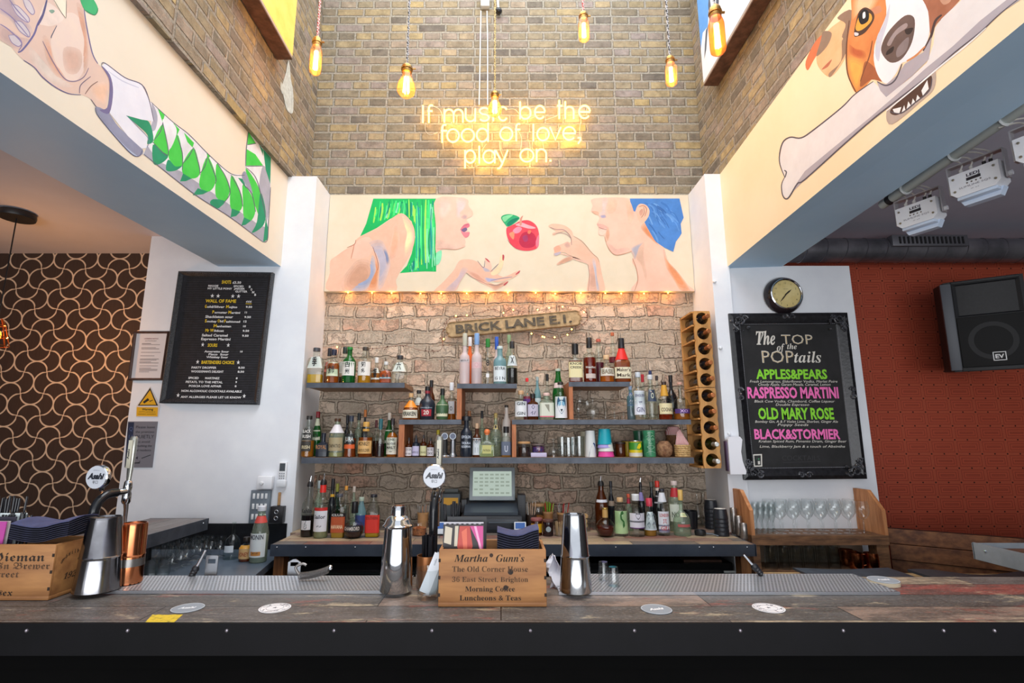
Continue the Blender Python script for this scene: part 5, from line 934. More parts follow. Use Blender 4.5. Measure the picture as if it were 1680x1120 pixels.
bottle(q, s1, 590, 762, 235, 'std', 'green', 'bright green bottle with white Japanese label on the top left shelf', ('#12401c', .3, .8), ('#1f7a34', .07), [(.2, .58, ch_l, '白|州')], group=g)
bottle(q, s1, 540, 690, 235, 'std', 'clear', 'dark capped bottle hidden behind the bright green bottle', ('#5a3018', .25, .6), ('#22302a', .16), [(.3, .6, '#dcd6d0')], row=1, group=g)
bottle(q, s1, 795, 966, 235, 'apoth', 'clear', 'clear bottle with a low fill of gold spirit and white brush label, dark stopper', ('#d89a20', .26, .75), ('#3a342e', .08), [(.2, .58, ch_l, '知|多')], group=g)
bottle(q, s1, 955, 1100, 372, 'squat', 'clear', 'small amber bottle with white cap behind the square orange bottle', ('#c88030', .5, .6), ('#dcdcd8', .18), [(.2, .62, ch_l, '響')], row=1, group=g)
bottle(q, s1, 1072, 1226, 425, 'squat', 'clear', 'short square orange spirit bottle with blue grey label', ('#b84a0e', .7, .8), ('#d2d4d2', .14), [(.2, .6, '#9cb0bc', '|51')], sq=True, sy=.8, group=g, name='bottle')
bottle(q, s1, 1242, 1426, 345, 'apoth', 'clear', 'colourless spirit in square bottle with brush sign label, rightmost on the top left shelf', None, ('#2c2e32', .12), [(.4, .74, ch_l, '六')], sq=True, sy=.9, group=g)
g = 'bottles on the left end of the low shelf'; q = SH['low']
bottle(q, s2, 62, 228, 335, 'std', 'clear', 'amber bottle with black arched label, leftmost on the low shelf', ('#b06a1c', .42, .75), ('#2a2624', .08), [(.42, .68, '#25221f', 'BLACK|BUSH', '#e8e4dc', .8), (.14, .38, '#3a3630', 'IRISH', '#d8c8a0', .8)], group=g)
bottle(q, s2, 205, 312, 280, 'wine', 'green', 'green bottle with red foil and cream label behind the leftmost bottle', None, ('#8c1c28', .13, 1.25), [(.36, .58, '#dfe0c8', '5CR')], row=1, neck=('#d8dcc0', .68, .84), group=g)
bottle(q, s2, 252, 412, 560, 'squat', 'navy', 'small navy blue bottle with copper lettering on the low shelf', None, ('#1c2030', .14), [(.25, .6, '#20222e', 'ROYAL', '#b07a48')], sq=True, group=g)
bottle(q, s2, 418, 610, 370, 'std', 'pale', 'clear bottle with tan oval label and white paper neck band', ('#c8b040', .12, .6), ('#4a3020', .07), [(.16, .5, '#a89a78', 'TAPATIO', '#3a3020')], neck=('#e0dce0', .62, .84), group=g)
bottle(q, s2, 612, 778, 335, 'waist', 'clear', 'waisted bottle with black label above a red orange band', ('#8a3c14', .5, .8), ('#2c3444', .13), [(.32, .56, '#1c1c20', 'JURA', '#e6e6e6'), (.2, .3, '#d8602c')], group=g)
bottle(q, s2, 600, 690, 325, 'std', 'dark', 'black necked bottle behind the waisted bottle', None, ('#1a1c22', .2), row=1, group=g)
bottle(q, s2, 745, 850, 300, 'std', 'pale', 'grey green bottle standing behind the tan label bourbon', None, ('#22282a', .16), row=1, group=g)
bottle(q, s2, 840, 915, 255, 'wine', 'dark', 'tall dark bottle with orange top at the back of the low shelf', None, ('#c0702c', .15, 1.3), row=1, group=g)
bottle(q, s2, 797, 985, 415, 'apoth', 'clear', 'bourbon bottle with broad tan label and gold stopper', ('#a04c14', .62, .75), ('#d0a050', .13), [(.1, .46, '#dcb070', "MONKEY|SHOULDER", '#4a3418')], neck=('#c89848', .73, .8), group=g)
bottle(q, s2, 985, 1060, 390, 'std', 'clear', 'bottle with dark red foil behind the dark wine coloured bottle', ('#4a2014', .5, .7), ('#5c2028', .2), row=1, group=g)
bottle(q, s2, 1022, 1142, 375, 'std', 'clear', 'slim bottle of dark spirit with teal foil top', ('#2c1014', .42, .9), ('#256068', .22), neck=('#2a6a70', .72, .8), group=g)
bottle(q, s2, 1140, 1250, 295, 'wine', 'green', 'green bottle with white cap behind the cream label malt', None, ('#d8d0c4', .16), [(.3, .6, '#c8c8b8')], row=1, group=g)
bottle(q, s2, 1158, 1316, 370, 'bell', 'clear', 'malt whisky bottle with tall cream label beside the left wooden upright', ('#b0601c', .72, .75), ('#2a2428', .16), [(.07, .5, '#e2dccc', 'THE|BALVENIE|MALT|·', '#3a3430')], group=g)
g = 'bottles on the middle left shelf'; q = SH['midl']
bottle(q, s3, 92, 302, 200, 'dome', 'clear', 'round shouldered bottle with orange ribbon and cream label on the middle left shelf', ('#b4581c', .5, .7), ('#c8a070', .14, 1.3), [(.06, .36, '#e0d8c4', 'KRAKEN', '#2a2620')], neck=('#e88a28', .45, .72), group=g)
bottle(q, s3, 235, 365, 160, 'apoth', 'clear', 'bottle with round white sticker behind the orange ribbon bottle', ('#b8702c', .6, .6), ('#262628', .1), [(.5, .75, '#dcdad8')], row=1, group=g)
bottle(q, s3, 312, 518, 110, 'bell', 'navy', 'matt dark blue bottle with red label and red neck band', None, ('#16181c', .12), [(.1, .3, '#a82838', '20', '#e8d8d0', .7), (.32, .38, None, 'Dictador', '#aab4c0')], neck=('#8c2430', .78, .88), group=g)
bottle(q, s3, 415, 515, 28, 'wine', 'brown', 'tall dark brown bottle behind the matt dark blue bottle', None, ('#1a1a1e', .16, 1.25), row=1, group=g)
bottle(q, s3, 527, 694, 140, 'bell', 'matgreen', 'broad green rum bottle with cream portrait label', None, ('#1c2020', .2), [(.1, .48, '#d8d6b8', 'DIPLOMATICO||', '#3a4a30')], group=g)
bottle(q, s3, 672, 790, 60, 'std', 'clear', 'amber bottle with round black label and white capped pourer beside the wooden upright', ('#b8681c', .6, .7), ('#dfe4ea', .2, 1.3), [(.17, .5, '#c8ccd0', 'O', '#1c2024', .8)], row=1, group=g)
g = 'bitters bottles in the left cubby'; q = SH['low']
for x0, x1, y, glass, col, txt, tc, d in ((125, 214, 780, 'brown', '#dcd8dc', 'COCOA|BITTERS', '#22202a', 'small dropper bottle with white label, first in the left cubby'), (216, 311, 750, 'navy', '#c4c0e0', 'MYRTLE', '#4a4a70', 'small dropper bottle with lavender label in the left cubby'), (318, 405, 745, 'brown', '#d2d0a0', 'ORANGE', '#5a5a30', 'small dropper bottle with pale yellow label in the left cubby'), (407, 502, 785, 'brown', '#d4d0d6', 'AZTEC|CHOC', '#22202a', 'small dropper bottle with black and white label, fourth in the left cubby')):
    bottle(q, s3, x0, x1, y, 'apoth', glass, d, None, ('#2a2a2e', .2, .7, 'taper'), [(.06, .5, col, txt, tc)], group=g)
bottle(q, s3, 505, 600, 680, 'std', 'pale', 'cream bottle with yellow cap behind the central tap handle', None, ('#c8b428', .16, 1.2), [(.1, .5, '#d8d4c4')], neck=('#dcc4b8', .6, .8), row=.6, group=None)
g = 'bottles in the middle cubby'
bottle(q, s3, 848, 1000, 500, 'tube', 'navy', 'dark navy bottle with silver print and big round stopper in the middle cubby', None, ('#23262c', .1, 1.9), [(.4, .62, None, 'ESPOLON', '#c8d4e4'), (.2, .38, None, 'TEQUILA|RESERVA', '#c8d4e4')], group=g)
bottle(q, s3, 1005, 1116, 595, 'tube', 'brown', 'slim bottle with tall white label and cork in the middle cubby', None, ('#c0a080', .14), [(.06, .56, '#d2dae0', '+|1', '#3a4a60')], group=g)
bottle(q, s3, 1090, 1165, 430, 'wine', 'pale', 'bottle with black top at the back of the middle cubby', None, ('#16161a', .16, 1.3), row=1, group=g)
bottle(q, s3, 915, 1005, 430, 'std', 'clear', 'bottle with round cork stopper behind the dark navy bottle', None, ('#a87048', .12, 1.3), row=1, group=g)
bottle(q, s3, 1087, 1298, 665, 'squat', 'pale', 'squat bottle of green gold tequila with round orange stopper', ('#b8bc50', .5, .55), ('#e88048', .2, 1.25, 'ball'), [(.12, .42, '#c2c078', 'PATRON', '#5a5a30', .5)], sq=True, sy=.6, group=g)
t = bottle(q, s3, 1228, 1384, 455, 'bell', 'pale', 'pale bottle shaped like a bearded head with patterned gold stopper', None, ('#b8a060', .15, 1.15, 'ball'), [(.62, .72, '#c8b880', '●', '#2a2620', .9)], row=.55, group=g)
b = B(); kk = M('#3a4a44', .6); rr = -.062
for pts in (((-.03, .17), (-.02, .178), (-.006, .172)), ((.03, .17), (.02, .178), (.006, .172)), ((-.028, .155), (-.018, .16), (-.008, .154), (-.018, .15), (-.028, .155)), ((.028, .155), (.018, .16), (.008, .154), (.018, .15), (.028, .155)), ((0, .16), (-.007, .135), (.007, .133)), ((-.03, .12), (-.012, .126), (0, .122), (.012, .126), (.03, .12)), ((-.02, .108), (0, .113), (.02, .108))): b.tube(spline([Vector((x*.9, -.048+abs(x)*.35, z*.8)) for x, z in pts], 3, False), .0014, kk, 5)
b.build('face_drawing', t)
bottle(q, s3, 1386, 1510, 355, 'wine', 'white', 'white ceramic bottle with black stag at the back of the middle cubby', None, ('#3a3430', .04), [(.42, .56, None, '♞', '#1c1c20', .6)], row=1, group=g)
bottle(q, s3, 1378, 1508, 635, 'apoth', 'clear', 'square bottle with blue horseshoe label beside the right wooden upright', ('#b07828', .22, .7), ('#1c1c1e', .2, 1.4), [(.06, .5, '#5a6478', 'U', '#c8ccd8')], sq=True, sy=.9, group=g)
g = 'bottles on the top middle shelf'; q = SH['topm']
bottle(q, s4, 277, 410, 135, 'tube', 'frost', 'frosted pink white vodka bottle with tall pale cap, leftmost on the top middle shelf', None, ('#b8b8a8', .24, 1.15), [(.42, .48, '#cfc8cc', 'ABSOLUT', '#22222a')], group=g)
bottle(q, s4, 360, 460, 185, 'wine', 'orange', 'bright orange bottle with white cap between two frosted bottles', None, ('#e4e6ec', .18, 1.3), row=.8, group=g)
bottle(q, s4, 432, 568, 135, 'tube', 'frost', 'frosted pink bottle with blue and white cap on the top middle shelf', ('#d8a0a0', .3, .4), ('#7aa0d0', .22, 1.2), [(.3, .42, '#d8b8bc', '●', '#b86a70')], group=g)
bottle(q, s4, 578, 710, 205, 'apoth', 'clear', 'clear bottle with big black figure and green cap on the top middle shelf', None, ('#1f7a30', .18, 1.1), [(.34, .56, None, '8', '#16161a'), (.14, .22, '#e4e4e8', None, None, .3)], group=g)
bottle(q, s4, 712, 806, 180, 'tube', 'frost', 'frosted bottle with bright blue cap at the back of the top middle shelf', None, ('#2858b8', .25, 1.3), row=1, group=g)
bottle(q, s4, 715, 888, 305, 'tube', 'blue', 'pale blue bottle with white lettered label on the top middle shelf', None, ('#c4d4d4', .06), [(.06, .46, '#dce6ea', 'BETRA||G I N', '#2a3440')], group=g)
bottle(q, s4, 868, 975, 155, 'wine', 'pale', 'grey green bottle with clear cap at the back of the top middle shelf', None, ('#7e9a74', .16, 1.3), row=1, group=g)
bottle(q, s4, 892, 1030, 240, 'std', 'clear', 'clear bottle with black cap and dark dried herbs inside, rightmost on the top middle shelf', ('#241f1c', .42, .9), ('#26262a', .15, 1.25), [(.42, .66, '#e2e4ea', 'X', '#1c1c20')], group=g)
g = 'bottles on the middle right shelf'; q = SH['midr']
bottle(q, s5, 98, 242, 285, 'apoth', 'clear', 'clear bottle reading GIN twice with cork stopper', None, ('#c8a078', .12), [(.1, .62, '#e2e6ea', 'GIN||GIN', '#1c1c22')], group=g)
bottle(q, s5, 192, 292, 140, 'bell', 'clear', 'pink bottle with red cap behind the bottle reading GIN', ('#c05870', .6, .5), ('#e02c30', .08), [(.3, .5, '#6a3a90')], row=1, group=g)
bottle(q, s5, 243, 372, 320, 'apoth', 'brown', 'brown apothecary bottle with lavender label on the middle right shelf', None, ('#1a1a1c', .16), [(.12, .58, '#c2bcd0', '◇|47', '#4a4668')], group=g)
bottle(q, s5, 318, 400, 125, 'wine', 'blue', 'pale blue bottle behind the brown apothecary bottle', None, ('#9aa8a8', .08), [(.35, .5, '#cfe0e4')], row=1, group=g)
bottle(q, s5, 382, 546, 310, 'apoth', 'pale', 'pale square bottle with diagonal banner label and pink line', None, ('#d8b8b0', .1), [(.1, .62, '#d2d6c6', '◥', '#8a8a7a'), (.09, .13, '#d86078')], sq=True, sy=.8, group=g)
bottle(q, s5, 432, 512, 95, 'std', 'clear', 'clear bottle with black cap standing behind the diagonal label bottle', None, ('#1a1a1c', .14, 1.2), row=1, group=g)
bottle(q, s5, 530, 665, 35, 'cone', 'green', 'tall bright green bottle behind the wolf label bottle', None, ('#a8b8a8', .04), [(.62, .72, '#d8c0c0')], row=1, group=g)
t = bottle(q, s5, 552, 697, 185, 'tube', 'clear', 'white bottle with a blue wolf head on its label', None, ('#2a2624', .06), [(.04, .6, '#e2e6ea')], group=g)
def emblem(t, rr, z0, sc, shapes):
    b = B()
    for k, (col, P_) in enumerate(shapes): b.poly([(rr*1.03*math.sin(x*sc/rr), -rr*(1.03+.01*k)*math.cos(x*sc/rr), z0+z*sc) for x, z in P_], M(col, .6))
    b.build('emblem', t, smooth=False)
emblem(t, RAD[0], .02, .075, [('#2b5878', [(-.42, 1.5), (-.3, 1.95), (-.15, 1.6), (.15, 1.6), (.3, 1.95), (.42, 1.5), (.45, 1.0), (.2, .5), (0, .25), (-.2, .5), (-.45, 1.0)]), ('#7fb4d0', [(-.3, 1.35), (-.05, 1.5), (-.05, 1.1), (-.3, 1.0)]), ('#7fb4d0', [(.3, 1.35), (.05, 1.5), (.05, 1.1), (.3, 1.0)]), ('#1c2a38', [(-.12, .72), (.12, .72), (0, .45)])])
g = 'bottles on the top right shelf'; q = SH['topr']
bottle(q, s6, 205, 412, 225, 'apoth', 'clear', 'square bourbon bottle with cream label and black wax top, leftmost on the top right shelf', ('#7c2c0c', .7, .85), ('#1c1c1e', .26, 1.2), [(.12, .52, '#e2d8a8', 'KNOB|CREEK||', '#22201a')], sq=True, sy=.6, group=g)
bottle(q, s6, 425, 622, 130, 'apoth', 'clear', 'red amber bourbon bottle with pale script and black top on the top right shelf', ('#7a1c08', .66, .85), ('#1c1c1e', .22, 1.1), [(.28, .36, None, 'Woodford', '#dcd4cc'), (.08, .18, '#c8b8b0', None, None, .8)], group=g)
bottle(q, s6, 592, 742, 150, 'cone', 'clear', 'clear topped decanter bottle of plum coloured spirit behind the red amber bourbon', ('#6a2c3c', .5, .7), ('#b05a48', .06), row=1, group=g)
bottle(q, s6, 677, 900, 395, 'squat', 'clear', 'low round bottle with whitish label over orange spirit', ('#c86414', .5, .7), ('#d0b088', .16, 1.3), [(.22, .5, '#dcd2c4', 'BASIL', '#8a7a68')], group=g)
bottle(q, s6, 820, 942, 50, 'wine', 'clear', 'clear necked bottle with dark red band at the back of the top right shelf', ('#8a4a1c', .35, .7), ('#b8603c', .06), neck=('#6a1c28', .42, .52), row=1, group=g)
bottle(q, s6, 892, 1136, 140, 'squat', 'clear', 'square bourbon bottle with cream label, red wax neck and black tip', ('#9a4412', .6, .8), ('#24242a', .22, 1.3, 'taper'), [(.08, .33, '#e0d8ba', "Maker's|Mark", '#4a3a28')], neck=('#d82420', .5, .78), sq=True, sy=.75, group=g)
g = 'bottles at the right end of the middle right shelf'; q = SH['midr']
bottle(q, s7, 742, 842, 100, 'apoth', 'blue', 'blue and white patterned bottle with pink base at the back', ('#b0406a', .4, .9), ('#9ab0d0', .1), [(.42, .8, '#6a88b8', '❀❀|❀❀', '#dfe6f0')], row=.8, group=g)
bottle(q, s7, 812, 960, -72, 'tube', 'clear', 'tall clear gin bottle with white label and small red bird', None, ('#c4ccd4', .1), [(.1, .6, '#dfe2ec', 'ENGLISH|❧|GIN', '#6a6a88')], group=g)
bottle(q, s7, 905, 985, -45, 'wine', 'clear', 'bottle with red cap between two clear gin bottles', None, ('#b02030', .16, 1.2), row=1, group=g)
bottle(q, s7, 965, 1110, -40, 'tube', 'clear', 'clear bottle with round navy emblem on its label', None, ('#c8ccd0', .1), [(.4, .66, '#39455e', 'O', '#c8ccb8', .8)], group=g)
bottle(q, s7, 1000, 1080, -92, 'wine', 'clear', 'bottle with navy and gold cap behind the round navy emblem bottle', None, ('#28345e', .12, 1.3), row=1, group=g)
bottle(q, s7, 1085, 1160, -30, 'wine', 'clear', 'slim clear bottle with dark cap behind the cream label cognac', None, ('#3a3030', .1, 1.2), row=1, group=g)
bottle(q, s7, 1125, 1298, 45, 'squat', 'clear', 'cognac bottle with cream label and gold neck on the middle right shelf', ('#8c2c10', .4, .8), ('#3a2c28', .08), [(.14, .42, '#e0d4a8', 'COGNAC', '#4a3a28')], neck=('#d09a38', .62, .92), group=g)
bottle(q, s7, 1228, 1362, -35, 'bell', 'dark', 'tall black bulbous bottle behind the cognac', None, ('#1a1a1c', .14, 1.2), row=1, group=g)
bottle(q, s7, 1312, 1512, 55, 'dome', 'clear', 'flat round decanter with purple label, last on the middle right shelf', ('#b06420', .22, .7), ('#c89a8a', .05, 1.3), [(.16, .28, '#4a2c6a', 'XO', '#c8a8d8')], group=g)
# ------------------------------------------------------------------ back counter and its bottles
ZB = UZ(840, 893, 0).z
ZB = U(840, 872, YP).z; YCF = UZ(840, 893, ZB).y; xl, xr = U(445, 893, YCF).x, U(1238, 893, YCF).x
def plankwood(name, stops, pw=.12, pl=.9, streak=1., rough=.45, axis='XY', patch=.5, bs=.25):
    t = NT(name); p = t.pos(); sp = t.n('ShaderNodeSeparateXYZ'); t.k(p, sp.inputs[0]); cb = t.n('ShaderNodeCombineXYZ'); t.k(sp.outputs[axis[0]], cb.inputs[0]); t.k(sp.outputs[axis[1]], cb.inputs[1])
    bt = t.n('ShaderNodeTexBrick', offset=.37); t.k(cb.outputs[0], bt.inputs['Vector']); bt.inputs['Color1'].default_value = (0, 0, 0, 1); bt.inputs['Color2'].default_value = (1, 1, 1, 1); bt.inputs['Mortar'].default_value = (.5, .5, .5, 1)
    bt.inputs['Scale'].default_value = 1; bt.inputs['Mortar Size'].default_value = .0018; bt.inputs['Mortar Smooth'].default_value = .1; bt.inputs['Brick Width'].default_value = pl; bt.inputs['Row Height'].default_value = pw
    c = t.ramp(bt.outputs['Color'], stops, True); base = cb.outputs[0]
    v = t.scale(base, (1.4, 16, 1)); n1, _ = t.noise(v, 5, 6, .72); n2, _ = t.noise(t.scale(base, (2.0, 6, 1)), 2.6, 7, .75); n3, _ = t.noise(t.scale(base, (6, 60, 1)), 12, 4, .7); n4, _ = t.noise(t.scale(base, (1.3, 4.5, 1), (3.1, 7.7, 0)), 1.9, 6, .7); n5, _ = t.noise(t.scale(base, (1.6, 5, 1), (9.3, 1.7, 0)), 2.3, 7, .75)
    c = t.mix(t.math('MULTIPLY', t.ramp(n2, [(.44, .0), (.56, 1.)]), patch), c, C('#463f3a'))
    c = t.mix(t.math('MULTIPLY', t.ramp(n4, [(.57, .0), (.63, 1.)]), .8*patch), c, C('#96463a')); c = t.mix(t.math('MULTIPLY', t.ramp(n5, [(.57, .0), (.64, 1.)]), .9*patch), c, C('#c4b294'))
    c = t.mix(t.math('MULTIPLY', t.ramp(n1, [(.28, 1.), (.47, .0)]), .85), c, C('#1a1616')); c = t.mix(t.math('MULTIPLY', t.ramp(n3, [(.55, .0), (.72, 1.)]), .5*streak), c, C('#d8cfc0')); c = t.mix(t.math('MULTIPLY', t.ramp(n3, [(.3, 1.), (.45, .0)]), .45), c, C('#1e1a1a'))
    c = t.mix(bt.outputs['Fac'], c, C('#141110'))
    return t.bsdf(c, rough, 0, .4, bump=n1, bs=bs, bd=.003)
m_top = plankwood('reclaimed_plank_top', [(.0, '#7b6f66'), (.12, '#5f5855'), (.3, '#8a7466'), (.42, '#8d4a42'), (.47, '#6b6460'), (.62, '#a8967e'), (.7, '#766a62'), (.86, '#56524f'), (.95, '#8a5044')], .125, 1.05, streak=1.3, patch=.75)
m_ctop = plankwood('back_counter_planks', [(.0, '#a08a72'), (.15, '#8a5c50'), (.3, '#b09a7c'), (.45, '#6f665f'), (.6, '#94786a'), (.75, '#c0a888'), (.9, '#84756a')], .1, .4, patch=.3)
steel_edge = MN('blue_grey_steel_edge', '#3a414e', '#4b5462', 5, .4, .4)
t = thing('back_counter', 'long back counter with patchwork plank top and dark steel edge under the shelves', 'counter', ((xl+xr)/2, YCF, 0)); w = (xr-xl)/2; ze = U(840, 912, YCF).z
b = B(); b.box(-w, w, .004, YP-YCF-.04, ze, ZB, m_ctop); b.box(XRL-(xl+xr)/2+.004, XRR-(xl+xr)/2-.004, YP-YCF-.04, YB-YCF-.005, ze, ZB, m_ctop); b.build('worktop', t, smooth=False)
b = B(); b.box(-w-.002, w+.002, -.006, .004, ze, ZB+.001, steel_edge); b.box(w-.002, w+.006, -.006, YP-YCF-.05, ze, ZB+.001, steel_edge); b.build('edge_strip', t, smooth=False)
for x in (455, 502, 583, 670, 1010, 1147, 1170, 1225): b = B(); p = U(x, 897, YCF); b.ball((p.x-(xl+xr)/2, -.006, p.z), .006, M('#c8ccd2', .25, .9), 8); b.build('screw', t)
for x0, x1 in ((449, 465), (1216, 1232)): b = B(); p, q_ = U(x0, 925, YCF+.03), U(x1, 925, YCF+.03); b.box(p.x-(xl+xr)/2, q_.x-(xl+xr)/2, .03, .11, 0, ze, MN('post_wood', '#6e4526', '#a06c3e', 8, .6, stretch=(6, 6, .6))); b.build('post', t, smooth=False)
YFR = YCF+.12; x0, x1 = U(470, 930, YFR).x, U(1205, 930, YFR).x; zt_ = U(840, 925, YFR).z
t = thing('bottle_fridge', 'black under counter bottle fridge seen below the back counter', 'fridge', ((x0+x1)/2, YFR, 0)); w = (x1-x0)/2; fb = MN('black_fridge_steel', '#0e1012', '#1a1d20', 6, .3)
b = B(); b.box(-w, w, .02, .55, .02, zt_, fb); b.build('body', t, smooth=False)
n = 4
for k in range(n):
    a, c = -w+2*w*k/n+.005, -w+2*w*(k+1)/n-.005; b = B(); b.box(a, c, 0, .02, .1, zt_-.045, M('#14181a', .15)); b.box(a, c, -.006, .0, zt_-.058, zt_-.05, M('#3a4a48', .3, .6)); d = b.build('door', t, smooth=False); b = B(); b.lathe([(.012, 0), (.011, .01), (.004, .012)], chrome, ((a+c)/2+.1, 0, zt_-.08), 12, (0, -1, 0)); b.build('lock', d)
b = B(); p = U(1197, 940, YFR); b.box(p.x-(x0+x1)/2-.035, p.x-(x0+x1)/2+.035, -.003, 0, p.z-.02, p.z+.015, M('#cfd6d2', .5)); b.text('SAFE', (p.x-(x0+x1)/2+.01, -.0035, p.z-.008), (1, 0, 0), (0, 0, 1), M('#2a3030', .5), h=.012); b.build('sticker', t, smooth=False)
b = B(); p = U(1165, 922, YCF+.05); b.box(-.12, .12, -.1, .1, 0, .012, MN('tray_wood', '#4a3024', '#6e4a38', 9, .5)); bb_ = b.build('serving_board', None, smooth=False); bb_.location = (p.x, YFR+.15, zt_+.001); tag(bb_, 'thin wooden serving board lying on top of the black fridge', 'board')
CT_ = {'z': ZB+.001, 'Y': YCF}
g = 'bottles on the left of the back counter'; q = CT_
bottle(q, s8, 148, 308, 155, 'std', 'clear', 'clear bottle of dark spirit with pourer and white oval label, leftmost on the back counter', ('#1c1216', .42, .9), None, [(.12, .27, '#d8d8dc', '☕', '#222226', .75), (.36, .5, None, 'Kahlo', '#22242c')], pour=True, yb=925, group=g)
bottle(q, s8, 310, 482, 125, 'tube', 'clear', 'white label bottle with red neck band and pourer on the back counter', ('#d8dcb8', .4, .3), None, [(.1, .42, '#e2e4ea', 'Sailor|~', '#3a3a48'), (.42, .47, '#c82c28')], neck=('#e03028', .7, .82), pour=True, yb=936, group=g)
bottle(q, s8, 290, 392, 215, 'wine', 'pale', 'pale bottle with silver grey cap behind the white label bottle', ('#a8b050', .5, .5), ('#98a4a4', .14, 1.2), row=1, yb=925, group=g)
bottle(q, s8, 462, 560, 190, 'wine', 'dark', 'black bottle with yellow collar at the back of the back counter', None, ('#16161a', .2, 1.2), neck=('#c89a28', .66, .71), row=1, yb=925, group=g)
bottle(q, s8, 520, 612, 250, 'wine', 'dgreen', 'dark green wine bottle with olive foil on the back counter', None, ('#a8a848', .17, 1.2), row=2, yb=925, group=g)
bottle(q, s8, 512, 680, 380, 'apoth', 'clear', 'square rum bottle with orange label under a black band', ('#c8982c', .18, .8), ('#4a4c54', .06), [(.12, .48, '#b8552c', 'HAVANA', '#f0d8b0'), (.48, .56, '#1c1a1e', 'CLUB', '#d8d4cc')], sq=True, sy=.7, yb=936, group=g)
bottle(q, s8, 632, 720, 280, 'wine', 'clear', 'clear bottle with orange cap at the back left of the back counter', None, ('#d09038', .08, 1.2), row=1, yb=925, group=g)
bottle(q, s8, 735, 815, 285, 'wine', 'pale', 'clear bottle with pale cork top behind the black round bottle', None, ('#b8aca0', .12, 1.2), row=1, yb=925, group=g)
bottle(q, s8, 662, 908, 478, 'round', 'clear', 'round bottle of dark liqueur with black band and black cap', ('#3a1418', .42, .85), ('#1a1a1e', .3, 1.25, 'taper'), [(.2, .36, '#1c1a1e', 'CHAMBORD', '#d8d0c8', 1.3)], yb=942, group=g)
bottle(q, s8, 800, 935, 420, 'cone', 'blue', 'fat pale blue bottle behind the red label bottle', None, ('#a8b8a8', .1), [(.2, .5, '#3a4a88')], row=1, yb=925, group=g)
bottle(q, s8, 932, 1108, 385, 'cone', 'clear', 'clear bottle with large red label and black top on the back counter', ('#d8a818', .12, .8), ('#22222a', .06), [(.1, .52, '#d83428', 'SOUTHERN||', '#7a1410')], sq=True, sy=.75, yb=926, group=g)
g = 'bottles on the right of the back counter'
bottle(q, s10, 142, 400, 525, 'round', 'clear', 'round cognac decanter with low dark fill and gold neck on the back counter', ('#5a1c10', .36, .8), ('#c8a85a', .04), neck=('#c8a060', .66, .98), yb=932, group=g)
bottle(q, s10, 122, 300, 90, 'cone', 'brown', 'tall smoky bottle with pourer behind the round cognac decanter', None, None, [(.52, .57, '#dce0ea')], pour=True, row=1, yb=900, group=g)
bottle(q, s10, 305, 395, 160, 'wine', 'dark', 'black capped bottle behind the green label bottle', None, ('#14161e', .12, 1.2), [(.5, .6, '#8a7a6a')], row=1, yb=900, group=g)
t = bottle(q, s10, 382, 570, 385, 'apoth', 'clear', 'bottle with light green label showing a dark green seahorse, cork top', None, ('#c8a478', .1), [(.07, .66, '#b4d29a')], yb=920, group=g)
emblem(t, RAD[0], .04, .06, [('#2a6a2c', [(-.1, 1.9), (.1, 2.0), (.2, 1.7), (-.05, 1.55), (0, 1.2), (.25, .9), (.3, .45), (.1, .2), (.05, .5), (.12, .8), (-.15, 1.1), (-.2, 1.5)])])
bottle(q, s10, 545, 640, 335, 'wine', 'pale', 'bottle with orange and red neck behind the heart emblem bottle', None, ('#d05a3c', .09, 1.2), neck=('#a8243c', .74, .88), row=1, yb=905, group=g)
bottle(q, s10, 582, 796, 338, 'apoth', 'clear', 'wide clear bottle with white label, dark heart emblem and grey band', None, ('#dfe3e8', .14, 1.2), [(.22, .56, '#dcdce8', '♥|', '#2c3444'), (.34, .38, '#5a5e70'), (.2, .22, '#6a3a80')], yb=925, group=g)
bottle(q, s10, 708, 805, 110, 'wine', 'dark', 'black bottle with pourer and lilac neck label', None, None, neck=('#8a80b8', .56, .72), pour=True, row=1, yb=900, group=g)
bottle(q, s10, 792, 962, 395, 'tube', 'clear', 'flower printed clear bottle with pink red cap and gold base', ('#c8923c', .18, .7), ('#c83c50', .2, 1.25), [(.16, .64, '#d2dae0', '❀ ❀|❀ ❀', '#5a6a78')], yb=918, group=g)
bottle(q, s10, 858, 955, 170, 'wine', 'dark', 'dark bottle with grey top behind the flower printed bottle', None, ('#5a6058', .1, 1.2), row=1.3, yb=900, group=g)
bottle(q, s10, 925, 1052, 155, 'wine', 'dark', 'dark bottle with red and cream top behind the tall gin bottle', None, ('#c83428', .12, 1.25), [(.55, .7, '#a8a8b0')], neck=('#d8c4b8', .8, .86), row=1, yb=900, group=g)
bottle(q, s10, 972, 1130, 265, 'cone', 'clear', 'tall gin bottle with white label, red guard figure and purple band', None, ('#2a2c34', .05), [(.07, .52, '#dce0e8', 'LONDON|♜|GIN', '#b83a3a'), (.07, .14, '#5a4a9a'), (.2, .235, '#7a80b0')], neck=('#d8dce4', .72, .92), yb=915, group=g)
bottle(q, s10, 1128, 1310, 155, 'tube', 'pale', 'tall pale green vermouth bottle with red and white neck at the back right', None, ('#c8b8b4', .08, 1.2), [(.2, .54, '#d4dcd0', 'NOIL', '#3a4a3a')], neck=('#b83038', .68, .86), row=.9, yb=905, group=g)
bottle(q, s10, 1192, 1420, 280, 'dome', 'pale', 'dome shaped clear bottle with gold cap and cream seal, rightmost on the back counter', None, ('#d8b060', .22, 1.3), [(.42, .5, '#e8dcb0', None, None, .5), (.2, .26, '#b05a58', None, None, .8)], yb=915, group=g)
